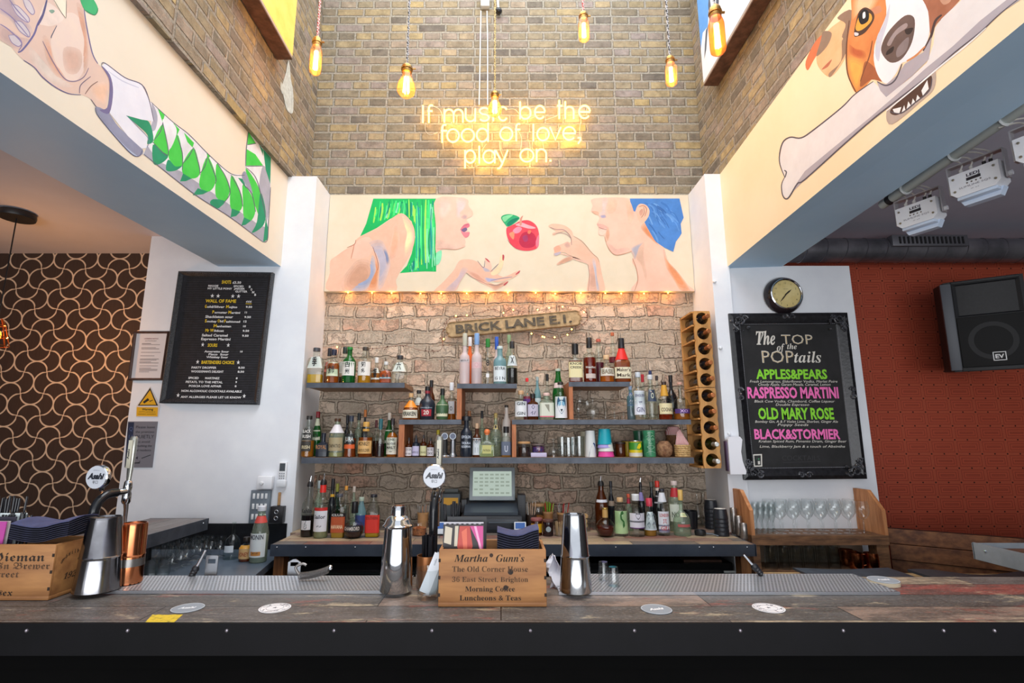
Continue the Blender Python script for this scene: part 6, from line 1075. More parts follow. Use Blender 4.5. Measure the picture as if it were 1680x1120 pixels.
# ------------------------------------------------------------------ glassware and oddments on the shelves
clearg = GLASS('#fafcfc', '#d2dcde', 1.5)
def glassware(nm, label, prof, loc, group=None, n=18, cat='glass', m=None):
    b = B(); b.lathe(prof, m or clearg, n=n, cap=False); o = b.build(nm, loc=None); o.location = loc; return tag(o, label, cat, group)
def wine_prof(h, r, foot=None):
    f = foot or r*.8; return [(f, 0), (f, .003), (f*.3, .008), (.005, .015), (.0045, h*.42), (.012, h*.45), (r*.75, h*.54), (r, h*.7), (r*.93, h*.88), (r*.8, h)]
def flute_prof(h, r): return [(r*1.1, 0), (r*1.1, .003), (.006, .012), (.0045, h*.36), (.01, h*.4), (r*.85, h*.58), (r, h*.8), (r*.9, h)]
def coupe_prof(h, r): return [(r*.7, 0), (r*.7, .003), (.006, .01), (.0045, h*.6), (.01, h*.64), (r*.6, h*.74), (r*.95, h*.9), (r, h)]
def tumbler_prof(h, r): return [(r*.82, .001), (r*.84, .0), (r*.9, h*.3), (r, h), (r*.95, h), (r*.84, h*.12), (0.001, h*.1)]
def at_shelf(q, crop, x, row=0.): cx0, cy0, sc = crop; Y = q['Y']+.06+row*.155; return Vector((U(cx0+x/sc, 690, Y).x, Y, q['z']))
q = SH['midr']; sz = lambda px: px*3.75/850
glassware('wine_glass', 'upright goblet at the left of the glass group on the middle right shelf', wine_prof(.1, .034), at_shelf(q, s7, 150, .1), 'glasses on the middle right shelf'); glassware('wine_glass', 'goblet stood upside down on the upright goblet on the middle right shelf', [(a, .215-z) for a, z in wine_prof(.105, .034)], at_shelf(q, s7, 168, .1)+Vector((0, 0, .001)), 'glasses on the middle right shelf')
glassware('brandy_glass', 'large round brandy glass resting rim down beside the wooden upright', [(a, .16-z) for a, z in [(.03, 0), (.03, .003), (.005, .012), (.0045, .05), (.02, .06), (.048, .09), (.05, .115), (.036, .16)]], at_shelf(q, s7, 330, .1), 'glasses on the middle right shelf')
for x, rw, d in ((485, .35, 'coupe glass just right of the round brandy glass'), (598, .0, 'coupe glass in the middle of the shelf front'), (712, .35, 'coupe glass nearest the pink based bottle')): glassware('coupe_glass', d, coupe_prof(.098, .04), at_shelf(q, s7, x, rw), 'glasses on the middle right shelf')
glassware('wine_glass', 'goblet at the back behind the upside down goblet', wine_prof(.165, .036), at_shelf(q, s7, 262, 1.1), 'glasses on the middle right shelf')
q = SH['low']
def pot(name, label, cat, loc, r, h, m, lid=None, lidh=.018, content=None, group=None, prof=None, n=20):
    t = thing(name, label, cat, loc, group=group); b = B(); b.lathe(prof or [(r*.95, 0), (r, .006), (r, h-.004), (r*.97, h)], m, n=n, cap=lid is not None or prof is not None); b.build('jar' if name.endswith('jar') else 'body', t)
    if content: b = B(); b.lathe([(r*.9, .004), (r*.92, h*content[1]), (r*.5, h*content[1]+.006)], content[0], n=16); b.build('contents', t)
    if lid: b = B(); b.lathe([(r*1.06, h), (r*1.08, h+.003), (r*1.08, h+lidh-.003), (r*1.03, h+lidh)], lid, n=n); b.build('lid', t)
    return t
lidw = MN('pale_lid_wood', '#b88a5a', '#d4aa78', 12, .5); P = at_shelf
jar_d = MN('dark_beans', '#1c0f0c', '#3a2218', 60, .5)
pot('storage_jar', 'glass jar of dark beans with wooden lid in the right cubby', 'jar', P(q, s5, 205), .043, .092, clearg, lidw, .016, (jar_d, .72))
pot('storage_jar', 'squat glass jar with blue trinkets standing on a white box in the right cubby', 'jar', P(q, s5, 368)+Vector((0, 0, .031)), .046, .05, clearg, M('#6a5a58', .5), .01, (MN('blue_trinkets', '#283a80', '#7a2c3c', 80, .5), .85))
b = B(); p = P(q, s5, 368); b.box(p.x-.056, p.x+.056, p.y-.045, p.y+.04, p.z, p.z+.03, M('#c6bedc', .5), .003); solo('card_box', b, 'small lavender white box under the squat jar', 'box')
glassware('hurricane_glass', 'tall footed hurricane glass stood upside down in the right cubby', [(a, .125-z) for a, z in [(.036, 0), (.036, .003), (.008, .01), (.008, .022), (.022, .05), (.034, .085), (.028, .11), (.036, .125)]], P(q, s5, 540), 'glasses in the right cubby')
for x, rw, h in ((640, .5, .14), (712, .1, .135), (760, .6, .14), (835, .35, .145)): glassware('highball_glass', {640: 'highball glass behind the hurricane glass', 712: 'highball glass at the front, second from the white cup', 760: 'highball glass in the back row of the right cubby', 835: 'highball glass next to the white cup'}[x], tumbler_prof(h, .036), P(q, s5, x, rw), 'glasses in the right cubby')
def cup(name, label, x, r0, r1, h, m, row=0., z=0., crop=s7, grp=None):
    b = B(); b.lathe([(r0, 0), (r1, h), (r1*.93, h), (r0*.9, .006)], m, n=24); o = b.build(name); o.location = P(q, crop, x, row)+Vector((0, 0, z)); return tag(o, label, 'cup', grp)
t = thing('paper_cup', 'tall white cup with dark blue leaf shape in the right cubby', 'cup', P(q, s7, 285)); b = B(); b.lathe([(.04, 0), (.033, .185), (.031, .185), (.036, .01)], M('#d8dcdc', .45), n=24); b.build('cup', t)
b = B(); pts = [(-.02, .0), (.032, .0), (.036, .06), (.03, .092), (.018, .1), (.0, .07), (-.012, .035)]; b.poly([(.0405*math.sin(x/.04), -.0412*math.cos(x/.04)*(1-.2*z/.185), z+.001) for x, z in pts], M('#2a4078', .45)); b.build('leaf_print', t, smooth=False)
cup('paper_cup', 'cream paper cup behind the white cup with the blue leaf', 215, .036, .031, .18, M('#c8c2a8', .5), .9)
grp = 'coloured cups stacked upside down'
for nm, z, h, r, col in (('bright pink plastic cup, lowest of the coloured stack', 0, .06, .056, '#e0489a'), ('white plastic cup above the pink cup in the stack', .038, .06, .0535, '#d8dcd4'), ('lavender plastic cup second from the top of the stack', .062, .06, .051, '#a49ad8'), ('turquoise plastic cup on top of the coloured stack', .086, .11, .0495, '#1c9fb0')):
    b = B(); b.lathe([(r, 0), (r+.003, .004), (r, .012), (r*.86, h), (.001, h)] if True else [], M(col, .3), n=24); o = b.build('plastic_cup'); o.location = P(q, s7, 465)+Vector((.006 if 'pink' in nm else 0, 0, z)); tag(o, nm, 'cup', grp)
pot('storage_jar', 'dark brown glass jar between the coloured cups and the yellow tin', 'jar', P(q, s7, 655, .3), .036, .09, GL['brown'], M('#2a1a16', .4), .014)
t = pot('food_tin', 'yellow and green fruit tin in the right cubby', 'tin', P(q, s7, 845), .047, .108, M('#d8c41c', .35), M('#c8ccd0', .2, .9), .006); b = B()
b.lathe([(.0474, .05), (.0474, .102)], M('#3a8a28', .4), n=20, cap=False); b.lathe([(.0476, .004), (.0476, .03)], M('#d0ccc0', .4), n=20, cap=False); b.poly([(.0478*math.sin(a), -.0482*math.cos(a), z) for a, z in ((-.1, .06), (.35, .056), (.7, .075), (.6, .098), (.2, .09))], M('#e8d020', .4)); b.build('wrapper', t)
pot('food_tin', 'second yellow tin half hidden behind the fruit tin', 'tin', P(q, s7, 745, .8), .045, .108, M('#c8a41c', .35), M('#b8bcc0', .2, .9), .006)
tk = MN('green_glaze', '#2c6a4a', '#4a9a70', 18, .25, bs=.3)
def tiki(label, x, row, m):
    t = thing('tiki_mug', label, 'mug', P(q, s7, x, row)); b = B(); b.lathe([(.042, 0), (.045, .01), (.043, .05), (.045, .1), (.043, .15), (.046, .175), (.044, .186), (.039, .186), (.038, .02)], m, n=24); b.build('body', t)
    if row: return t
    b = B(); lm_ = M('#9ac8a8', .3)
    for pts in (((-.03, .14), (-.015, .15), (-.004, .142)), ((.03, .14), (.015, .15), (.004, .142)), ((-.026, .125), (-.015, .13), (-.006, .122), (-.015, .118), (-.026, .125)), ((.026, .125), (.015, .13), (.006, .122), (.015, .118), (.026, .125)), ((0, .13), (-.009, .095), (.009, .095)), ((-.025, .07), (0, .082), (.025, .07), (0, .055), (-.025, .07)), ((-.03, .03), (0, .04), (.03, .03)), ((-.02, .165), (0, .172), (.02, .165))): b.tube(spline([Vector((.045*math.sin(x_/.042), -.046*math.cos(x_/.042), z)) for x_, z in pts], 4, False), .0016, lm_, 5)
    b.build('carved_face', t); return t
tiki('green glazed carved tiki mug in the right cubby', 1015, 0, tk); tiki('second green mug behind the carved tiki mug', 900, .9, MN('dark_green_glaze', '#1c4a34', '#2c6a4a', 18, .3))
b = B(); b.lathe([(.03, 0), (.048, .014), (.058, .045), (.054, .08), (.036, .105), (.03, .112), (.026, .106)], MN('coconut_husk', '#6a4630', '#a07a58', 45, .85, bs=.8), n=22); o = b.build('coconut_cup'); o.location = P(q, s7, 1200); tag(o, 'round brown coconut shell cup in the right cubby', 'cup')
wk = MN('wicker_weave', '#a8824e', '#d8b880', 70, .7, bs=.8)
t = thing('wicker_basket', 'small wicker basket at the right end of the low shelf', 'basket', P(q, s7, 1425)); b = B(); b.lathe([(.045, 0), (.05, .004), (.054, .085), (.05, .085), (.044, .012)], wk, n=22)
for k in range(6): b.tube([((.0515+.0006*k)*math.cos(a*PI/11), (.0515+.0006*k)*math.sin(a*PI/11), .008+k*.014) for a in range(22)], .003, wk, 5, True)
for k in range(22): a = k*PI/11; b.tube([(.051*math.cos(a), .051*math.sin(a), .002), (.055*math.cos(a), .055*math.sin(a), .085)], .0018, wk, 4)
b.build('basket', t)
def gingham():
    t_ = NT('red_gingham'); sp = t_.n('ShaderNodeSeparateXYZ'); t_.k(t_.obj(), sp.inputs[0]); f = lambda s_: t_.math('GREATER_THAN', t_.math('FRACT', t_.math('MULTIPLY', sp.outputs[s_], 110.)), .5)
    return t_.bsdf(t_.mix(t_.math('MULTIPLY', t_.math('ADD', f('X'), f('Z')), .5), C('#e6dcd8'), C('#b82a34')), .8)
gm = gingham(); b = B(); pts = [(-.045, -.01, .08), (.04, -.03, .078), (.052, -.01, .09), (.02, -.02, .135), (-.005, -.005, .19), (-.03, -.012, .17), (-.042, -.02, .12)]
c = (0, -.035, .115); b.add([Vector(p) for p in pts]+[c, (0, .04, .12)], [(i, (i+1) % 7, 7) for i in range(7)]+[((i+1) % 7, i, 8) for i in range(7)], gm); o = b.build('gingham_cloth'); o.location = P(q, s7, 1415)+Vector((0, 0, .004)); tag(o, 'red and white gingham cloth tucked in the small wicker basket', 'cloth')
t = thing('wicker_basket', 'taller brown basket with red checked top behind the small wicker basket', 'basket', P(q, s7, 1325, 1.15)); b = B(); b.lathe([(.05, 0), (.055, .16), (.05, .16), (.045, .01)], MN('brown_wicker', '#5a3a22', '#8a6038', 60, .7, bs=.7), n=20); b.build('basket', t); b = B(); b.lathe([(.056, .155), (.058, .18), (.04, .215), (.01, .222)], gm, n=20); b.build('cloth_cover', t)
# spare taps in the left cubby
for x, d, colr in ((645, 'black spare tap with round badge in the left cubby', black), (750, 'steel spare tap with round badge in the left cubby', steel)):
    t = thing('spare_tap', d, 'tap', P(q, s3, x, .1)); b = B(); b.lathe([(.033, 0), (.033, .008), (.026, .02), (.02, .03), (.02, .105), (.018, .12), (.01, .125)], colr, n=18); b.build('column', t); b = B(); b.lathe([(.024, -.006), (.026, 0), (.024, .006)], M('#8a8e94', .35, .8), (0, -.018, .145), 20, (0, -1, 0)); b.disc((0, -.025, .145), .019, (0, -1, 0), M('#4a5674', .3), 20); b.build('badge', t)
    if colr is black: b = B(); b.lathe([(.033, -.001), (.035, .004), (.032, .012)], chrome, n=18); b.build('base_ring', t)
# ------------------------------------------------------------------ wine rack on the right pier
YW = 3.66; oak = MN('oak_rack', '#b07a3c', '#cf9a58', 9, .5, stretch=(5, 5, .5))
a0 = U(1131, 510, YW); xL, xR = a0.x+.028, U(1157, 510, YW).x+.034; zT, zB = a0.z, U(1147, 768, YW).z
for part, (z0, z1), d in ((0, ((zT+zB)/2+.002, zT), 'oak wine rack with five holes, the upper of the two on the right pier'), (1, (zB, (zT+zB)/2-.002), 'oak wine rack with five holes, the lower of the two on the right pier')):
    t = thing('wine_rack', d, 'wine rack', ((xL+xR)/2, YW, z0), group='oak wine racks'); w = (xR-xL)/2; H = z1-z0; pitch = H/5; r = pitch*.40
    b = B(); n = 20
    for k in range(5):   # front board with a round hole per bottle
        zc = pitch*(k+.5); hh = pitch/2; sq_ = []; 
        for i in range(n):
            a = 2*PI*(i+.5)/n; c_, s_ = math.cos(a), math.sin(a); m_ = max(abs(c_)/w, abs(s_)/hh); sq_.append((c_/m_, s_/m_))
        vs = [(x, 0, zc+z) for x, z in sq_]+[(r*math.cos(2*PI*(i+.5)/n), 0, zc+r*math.sin(2*PI*(i+.5)/n)) for i in range(n)]; vs += [(x, .016, z) for x, y, z in vs]
        fs = []
        for i in range(n): j = (i+1) % n; fs += [(i, j, n+j, n+i), (2*n+i, 3*n+i, 3*n+j, 2*n+j), (n+i, n+j, 3*n+j, 3*n+i), (i, 2*n+i, 2*n+j, j)]
        b.add(vs, fs, oak)
    b.build('front_board', t, ang=30)
    b = B()
    for k in range(6): b.box(-w-.012, w-.01, .016, .24, min(pitch*k, H-.012), min(pitch*k, H-.012)+.012, oak)
    b.box(w-.012, w, .016, .24, 0, H, oak); b.build('shelf_divider', t, smooth=False); b = B(); b.box(-w-.012, w, .24, .255, 0, H, oak); b.build('back_board', t, smooth=False)
    for k in range(5):
        zc = z0+pitch*(k+.5); ix = (4-k)+part*5; pale = ix >= 8
        bt = thing('wine_bottle', ['topmost', 'second', 'third', 'fourth', 'fifth', 'sixth', 'seventh', 'eighth', 'ninth', 'lowest'][ix]+' wine bottle from the top in the oak racks, '+('pale green glass with silver cap' if pale else 'dark glass with copper foil'), 'bottle', ((xL+xR)/2-.003, YW+.02, zc-.004), group='wine bottles lying in the oak racks', rot=(math.radians(rnd.uniform(-.5, .5)), 0, math.radians(rnd.uniform(-1, 1))))
        gm_ = GL['olive'] if pale else GL['dark']; rr = r*.86; b = B(); dep = .03 if pale else 0
        b.lathe([(rr*.9, -.215+dep*0), (rr, -.205), (rr, -.03+0*dep), (rr*.85, .0-dep*.6), (rr*.5, .03-dep*.5), (.0145, .05), (.0135, .062), (.0135, .1)], gm_, (0, 0, 0), 18, (0, -1, 0)); b.build('glass', bt)
        b = B(); b.lathe([(.0155, .062), (.0155, .112), (.0165, .114), (.0165, .122), (.013, .125), (.001, .125)], M('#c8c8c4', .3, .7) if pale else M('#a8663a', .35, .6), (0, 0, 0), 14, (0, -1, 0), cap=False); b.build('foil', bt)
# ------------------------------------------------------------------ things standing on the back counter
def on_ct(x, y): return UZ(x, y, ZB)+Vector((0, 0, .001))
p = on_ct(802, 872); t = thing('till', 'black till with a bright screen in the middle of the back counter', 'till', p+Vector((0, .12, 0))); tb = M('#1c1f25', .35)
b = B(); b.box(-.19, .23, -.17, .2, 0, .11, tb, .008); b.build('cash_drawer', t); b = B(); b.box(-.12, .2, -.176, -.168, .02, .09, M('#2a3038', .3), .002); b.box(.0, .19, -.18, -.176, .065, .072, M('#55606a', .3)); b.build('drawer_front', t)
b = B(); b.hexa([(-.17, -.15, .112), (.2, -.15, .112), (.2, .1, .112), (-.17, .1, .112), (-.17, -.15, .13), (.2, -.15, .13), (.2, .1, .2), (-.17, .1, .2)], M('#39424c', .3)); b.build('body', t, smooth=False)
b = B(); mt = Matrix.Translation((.02, .0, .19)) @ Matrix.Rotation(math.radians(-14), 4, 'X'); b.box(-.165, .165, -.012, .02, 0, .235, M('#8c979c', .3), .006, M4=mt); b.build('screen_bezel', t); b = B(); b.poly([mt @ Vector(v_) for v_ in ((-.14, -.0135, .03), (.14, -.0135, .03), (.14, -.0135, .205), (-.14, -.0135, .205))], EM('#c8d8cc', .75))
for k in range(6):
    for i in range(7): 
        if rnd.random() < .6: x, z = -.13+i*.038, .045+k*.026; b.poly([mt @ Vector(v_) for v_ in ((x, -.0142, z), (x+.026, -.0142, z), (x+.026, -.0142, z+.012), (x, -.0142, z+.012))], EM('#aebcae', .68))
b.build('screen', t, smooth=False); b = B(); b.box(-.2, -.16, -.02, .05, .11, .2, tb, .004); b.build('cable_box', t); b = B(); b.box(.2, .255, -.1, .02, .0, .24, M('#202328', .4), .004); b.build('side_unit', t)
p = on_ct(752, 868)+Vector((-.055, .16, 0)); t = thing('receipt_printer', 'dark receipt printer with yellow sticker left of the till', 'printer', p); b = B(); b.box(-.085, .06, -.09, .09, 0, .235, M('#3a4248', .4), .008); b.build('body', t); b = B(); b.box(-.06, .045, -.094, -.09, .155, .205, M('#d8a02c', .5)); b.build('sticker', t, smooth=False); b = B(); b.box(-.06, .04, -.03, .0, .235, .262, M('#585c5a', .5), .003); b.build('paper_slot', t)
for x, y, d in ((854, 880, 'small blue screened card reader right of the till'), (722, 880, 'small blue card reader half hidden behind the beer tap')):
    t = thing('card_reader', d, 'card reader', on_ct(x, y)+Vector((0, .03, 0))); b = B(); mt = Matrix.Rotation(math.radians(-25), 4, 'X'); b.box(-.04, .04, 0, .02, 0, .09, M('#c8d0d8', .35), .004, M4=mt); b.build('body', t); b = B(); b.box(-.032, .032, -.002, 0, .045, .083, M('#2858a0', .2), M4=mt); b.build('screen', t, smooth=False); b = B(); b.box(-.03, .03, 0, .06, 0, .01, black); b.build('stand', t)
jl = M('#b88858', .5)
pot('honey_jar', 'honey jar with yellow label and red lid on the back counter', 'jar', on_ct(881, 879)+Vector((0, .03, 0)), .036, .092, GL['brown'], M('#8a5050', .4), .016, (M('#3a2418', .4), .85)); lb_ = bpy.context.scene.objects
t = [o for o in COL.objects if o.get('label', '').startswith('honey jar')][0]; b = B(); b.lathe([(.0368, .02), (.0368, .075)], M('#d8a820', .5), n=20, cap=False); b.build('label', t)
t = pot('cherry_jar', 'dark jar with round pale label beside the honey jar', 'jar', on_ct(900, 880)+Vector((0, .03, 0)), .034, .088, M('#241418', .15), M('#5a3a34', .4), .014); b = B(); b.disc((0, -.0348, .045), .017, (0, -1, 0), M('#98a8b0', .5), 16); b.build('label', t)
t = thing('toothpick_pot', 'glass pot packed with cocktail sticks behind the right hand shaker', 'pot', on_ct(919, 880)+Vector((0, .03, 0))); b = B(); b.lathe([(.034, 0), (.036, .08), (.033, .08), (.03, .006)], clearg, n=18); b.build('pot', t); b = B(); wd_ = M('#c8a880', .6)
for k in range(46): a, r_ = rnd.uniform(0, 2*PI), .027*rnd.random()**.5; b.cyl((r_*math.cos(a), r_*math.sin(a), .004), (r_*1.1*math.cos(a), r_*1.1*math.sin(a), rnd.uniform(.07, .095)), .0012, wd_, 4)
o = b.build('cocktail_stick', t); o['kind'] = 'stuff'
def straw_pot(label, x, y, cols, n, body, lid=None, hl=.14):
    t = thing('straw_pot', label, 'straw pot', on_ct(x, y)+Vector((0, .1, 0))); b = B(); b.lathe([(.036, 0), (.039, .1), (.036, .1), (.033, .006)], body, n=18); b.build('pot', t)
    if lid: b = B(); b.lathe([(.042, .088), (.042, .1), (.038, .102)], lid, n=18, cap=False); b.build('rim', t)
    for k in range(n):
        a, r_ = 2*PI*k/n*2.4, .026*((k+.5)/n)**.5; c_ = cols[k % len(cols)]; b = B(); top = Vector((r_*2.0*math.cos(a), r_*1.4*math.sin(a), hl+.02*rnd.random()+.03)); b.cyl((r_*.8*math.cos(a), r_*.8*math.sin(a), .008), top, .0034, c_, 7); b.build('straw', t)
def striped(c1, c2, f=160.):
    t_ = NT('striped_paper_straw'); sp = t_.n('ShaderNodeSeparateXYZ'); t_.k(t_.obj(), sp.inputs[0]); return t_.bsdf(t_.mix(t_.math('GREATER_THAN', t_.math('FRACT', t_.math('MULTIPLY', t_.math('ADD', sp.outputs['Z'], t_.math('MULTIPLY', sp.outputs['X'], 1.2)), f)), .5), C(c1), C(c2)), .6)
bwS, gwS, rwS = striped('#e4e0d8', '#1c1a1c'), M('#8cc83c', .5), M('#c83a34', .5)
straw_pot('pot of black and white striped straws left of the wooden lidded jar', 873, 872, [bwS, M('#c8a890', .6)], 9, M('#3a2a22', .5)); straw_pot('pot of bright green and red straws on the back counter', 901, 866, [gwS, M('#6aa82c', .5), rwS, gwS, M('#a8d860', .5), M('#d87a3c', .5)], 20, M('#a8784a', .5), lidw, .12); straw_pot('pot of red and zigzag striped straws behind the right hand shaker', 926, 868, [bwS, rwS, bwS], 12, M('#7a5a40', .5), lidw, .12)
straw_pot('pot of striped straws and pale stirrers behind the dried fruit jar', 690, 868, [bwS, M('#c89878', .6), bwS], 13, M('#c09060', .5), lidw, .11)
pot('storage_jar', 'glass jar with wooden lid behind the pot of green straws', 'jar', on_ct(884, 866)+Vector((0, .09, 0)), .046, .14, clearg, lidw, .02, (MN('dried_peel', '#8a4a20', '#d89040', 50, .7), .5))
t = pot('storage_jar', 'glass jar of dried star anise left of the beer tap', 'jar', on_ct(686, 880)+Vector((0, .05, 0)), .05, .085, clearg, None, 0, (MN('star_anise', '#6a3418', '#b8703c', 60, .7, bs=.6), .55)); b = B()
for k in range(8): a = k*PI/4; b.tube([(0, -.038, .05), (.02*math.cos(a), -.042, .05+.02*math.sin(a))], [.004, .001], M('#a8582c', .6), 5)
b.build('star', t)
t = thing('carved_figure', 'small brown carved figure with a wide hat at the back of the back counter', 'figurine', on_ct(944, 862)+Vector((0, .18, 0))); cw_ = MN('carved_wood', '#5a3a22', '#9a7048', 20, .6); b = B(); b.lathe([(.035, 0), (.045, .04), (.04, .09), (.028, .13), (.022, .145)], cw_, n=16); b.build('body', t); b = B(); b.ball((0, 0, .17), .03, MN('carved_face_wood', '#8a6444', '#b08a64', 20, .6), 14, sz=1.15); b.build('head', t); b = B(); b.lathe([(.062, .188), (.05, .196), (.028, .202), (.022, .225), (.001, .23)], MN('straw_hat', '#7a5a34', '#b8905a', 30, .7), n=18); b.build('hat', t)
for sx in (-1, 1): b = B(); b.tube([(sx*.038, 0, .12), (sx*.055, -.012, .08), (sx*.03, -.04, .06)], [.012, .01, .009], cw_, 8); b.build('arm', t)
t = thing('slice_pot', 'glass pot of dried lemon slices right of the right hand shaker', 'pot', on_ct(962, 872)+Vector((0, .03, 0))); b = B(); b.lathe([(.034, 0), (.036, .075), (.033, .075), (.03, .005)], clearg, n=16); b.build('pot', t)
for k in range(6): b = B(); b.lathe([(.017, -.002), (.018, 0), (.017, .002)], MN('dried_lemon', '#c89a5c', '#e0c090', 50, .6), (rnd.uniform(-.014, .014), rnd.uniform(-.014, .014), .035+k*.013), 12, (rnd.uniform(-1, 1), -1, rnd.uniform(-.4, .8))); b.build('dried_slice', t)
# right end of the back counter
t = thing('metal_mug', 'black metal mug at the right end of the back counter', 'mug', on_ct(1136, 868)+Vector((0, .04, 0))); b = B(); b.lathe([(.05, 0), (.055, .12), (.052, .12), (.047, .005)], M('#17181e', .3), n=20); b.build('cup', t); b = B(); b.tube([(-.053, -.02, .1), (-.075, -.035, .09), (-.078, -.038, .05), (-.055, -.022, .025)], .006, M('#3a3e46', .25, .6), 8); b.build('handle', t)
glassware('champagne_flute', 'champagne flute stood upside down right of the black mug', [(a, .25-z) for a, z in flute_prof(.25, .03)], on_ct(1147, 866)+Vector((.02, .06, 0)), 'upside down flutes on the back counter'); glassware('champagne_flute', 'second upside down champagne flute beside the stacked black cups', [(a, .25-z) for a, z in flute_prof(.25, .03)], on_ct(1155, 866)+Vector((.045, .1, 0)), 'upside down flutes on the back counter')
t = thing('strainer', 'black jigger spoon lying in front of the stacked black cups', 'strainer', on_ct(1149, 878)); b = B(); b.lathe([(.034, 0), (.037, .016), (.034, .03), (.028, .028), (.024, .006)], M('#1c1e22', .4), (0, 0, .004), 18); b.build('bowl', t); b = B(); b.tube([(.034, -.01, .014), (.07, -.03, .012), (.1, -.05, .004)], .0045, M('#6a7078', .25, .9), 8); b.build('handle', t)
g = 'black cups stacked upside down'
for (x, y, n, base) in ((1172, 868, 6, .06), (1188, 880, 5, .0)):
    p = on_ct(x, y)+Vector((0, .035, 0))
    for k in range(n):
        b = B(); top = k == n-1; b.lathe([(.046, 0), (.0475, .004), (.047, .012), (.041, .062), (.036, .066), (.036, .064) if top else (.001, .066)], M('#22252c', .35), n=22, cap=False)
        if top: b.lathe([(.036, .066), (.024, .0665), (.022, .062), (.001, .062)], M('#c8c4bc', .5), n=22, cap=False)
        o = b.build('cup'); o.location = p+Vector((0, 0, k*.026)); tag(o, ('white rimmed black cup on top of the ' if top else 'black cup inside the ')+('taller rear stack' if n == 6 else 'shorter front stack')+' at the counter end', 'cup', g)
for (x, y, h, d) in ((1208, 876, .165, 'tallest of three steel cylinders at the right end of the counter'), (1216, 880, .125, 'middle one of three steel cylinders at the counter end'), (1224, 885, .095, 'shortest of three steel cylinders at the counter end')):
    b = B(); b.lathe([(.021, 0), (.022, .003), (.022, h-.003), (.02, h), (.018, h-.004)], MN('brushed_steel', '#8a8480', '#b8b2ac', 30, .3, .9), n=20); o = b.build('steel_cup'); o.location = on_ct(x, y)+Vector((0, .02, 0)); tag(o, d, 'steel cup', 'steel cylinders at the counter end')
# ------------------------------------------------------------------ right: glass rack, tumblers, copper mugs, planks, tray
rackw = MN('rack_wood', '#4e3524', '#8a6242', 9, .6, stretch=(.8, 5, 5)); orw = MN('rack_side_wood', '#a0643a', '#c88c5c', 7, .55, stretch=(5, 5, .6))
YR0 = 3.47; a, c = U(1233, 878, YR0), U(1458, 878, YR0); zs = a.z; z2 = U(1300, 894, YR0).z; o0 = Vector(((a.x+c.x)/2, YR0, z2)); w = (c.x-a.x)/2; dY = YP-.004-YR0
t = thing('glass_rack', 'rustic wooden wall rack holding the wine glasses under the chalkboard', 'rack', o0)
b = B(); b.box(-w, w, 0, dY, 0, zs-z2, rackw); b.build('shelf_beam', t, smooth=False)
hp = U(1415, 800, YP).z-o0.z; hq = U(1450, 837, YR0).z-o0.z
for sx in (-1, 1): b = B(); x = sx*(w-.012); b.prism([(x-.012, .0, zs-z2), (x-.012, 0, hq), (x-.012, dY*.45, hp), (x-.012, dY, hp), (x-.012, dY, zs-z2)], (.024, 0, 0), orw); b.build('side_panel', t, smooth=False)
zl = ZB-.07-z2+.0
lo = U(1300, 936, YR0).z-z2
b = B(); b.box(-w+.02, w-.02, dY-.02, dY, lo, 0, MN('rack_back_wood', '#8a7260', '#ac9480', 7, .7, stretch=(.8, 5, 5))); b.build('back_panel', t, smooth=False)
for x0, x1 in ((1238, 1250), (1443, 1463)): p, q_ = U(x0, 920, YR0), U(x1, 920, YR0); b = B(); b.box(p.x-o0.x, min(q_.x-o0.x, w), .01, .09, lo, 0, rackw); b.build('post', t, smooth=False)
b = B(); b.box(-w, w, .0, dY, lo-.03, lo, rackw); b.build('lower_shelf', t, smooth=False)
zlow = z2+lo+.001
def on_rack(px, Y, z): return Vector((U(px, 860, Y).x, Y, z))
g = 'wine glasses in the wooden rack'; wp = wine_prof(.205, .042, .034)
first = None; n_ = 0
for row, Y in enumerate((YR0+.05, YR0+.16)):
    for k, px in enumerate((1280, 1302, 1325, 1347, 1370, 1393, 1417)):
        p = on_rack(px, YR0+.05, zs+.001); p.y = Y
        if row: p.x -= .012
        if first is None: b = B(); b.lathe(wp, clearg, n=20, cap=False); first = b.build('wine_glass'); o = first
        else: o = first.copy(); COL.objects.link(o)
        o.location = p; tag(o, ('front' if row == 0 else 'back')+' row wine glass in the wooden rack, '+('leftmost', 'second from left', 'third from left', 'middle one', 'third from right', 'second from right', 'rightmost')[k], 'glass', g)
g = 'champagne flutes in the wooden rack'; fp = flute_prof(.185, .024); ff = None
for row, Y in enumerate((YR0+.045, YR0+.12, YR0+.19)):
    for k, px in enumerate((1239.5, 1249, 1258, 1267)):
        p = on_rack(px+row*1.2, Y, zs+.001)
        if ff is None: b = B(); b.lathe(fp, clearg, n=16, cap=False); ff = b.build('champagne_flute'); o = ff
        else: o = ff.copy(); COL.objects.link(o)
        o.location = p; tag(o, ('front', 'middle', 'back')[row]+' row champagne flute at the left of the wooden rack, '+('leftmost', 'second', 'third', 'nearest the wine glasses')[k], 'glass', g)
g = 'tall glasses stood upside down below the rack'; hpf = [(a_, .15-z) for a_, z in tumbler_prof(.15, .036)]; ff = None
for row, Y in enumerate((YR0+.045, YR0+.14)):
    for k, px in enumerate((1259, 1280, 1301, 1322, 1343, 1362)):
        p = on_rack(px+row*3, Y, zlow)
        if ff is None: b = B(); b.lathe(hpf, clearg, n=18, cap=False); ff = b.build('highball_glass'); o = ff
        else: o = ff.copy(); COL.objects.link(o)
        o.location = p; tag(o, ('front' if row == 0 else 'back')+' row upside down tall glass under the rack beam, '+('leftmost', 'second', 'third', 'fourth', 'fifth', 'next to the copper mugs')[k], 'glass', g)
cop_m = MN('hammered_copper', '#a8562e', '#d88a5c', 60, .2, 1., bs=.15)
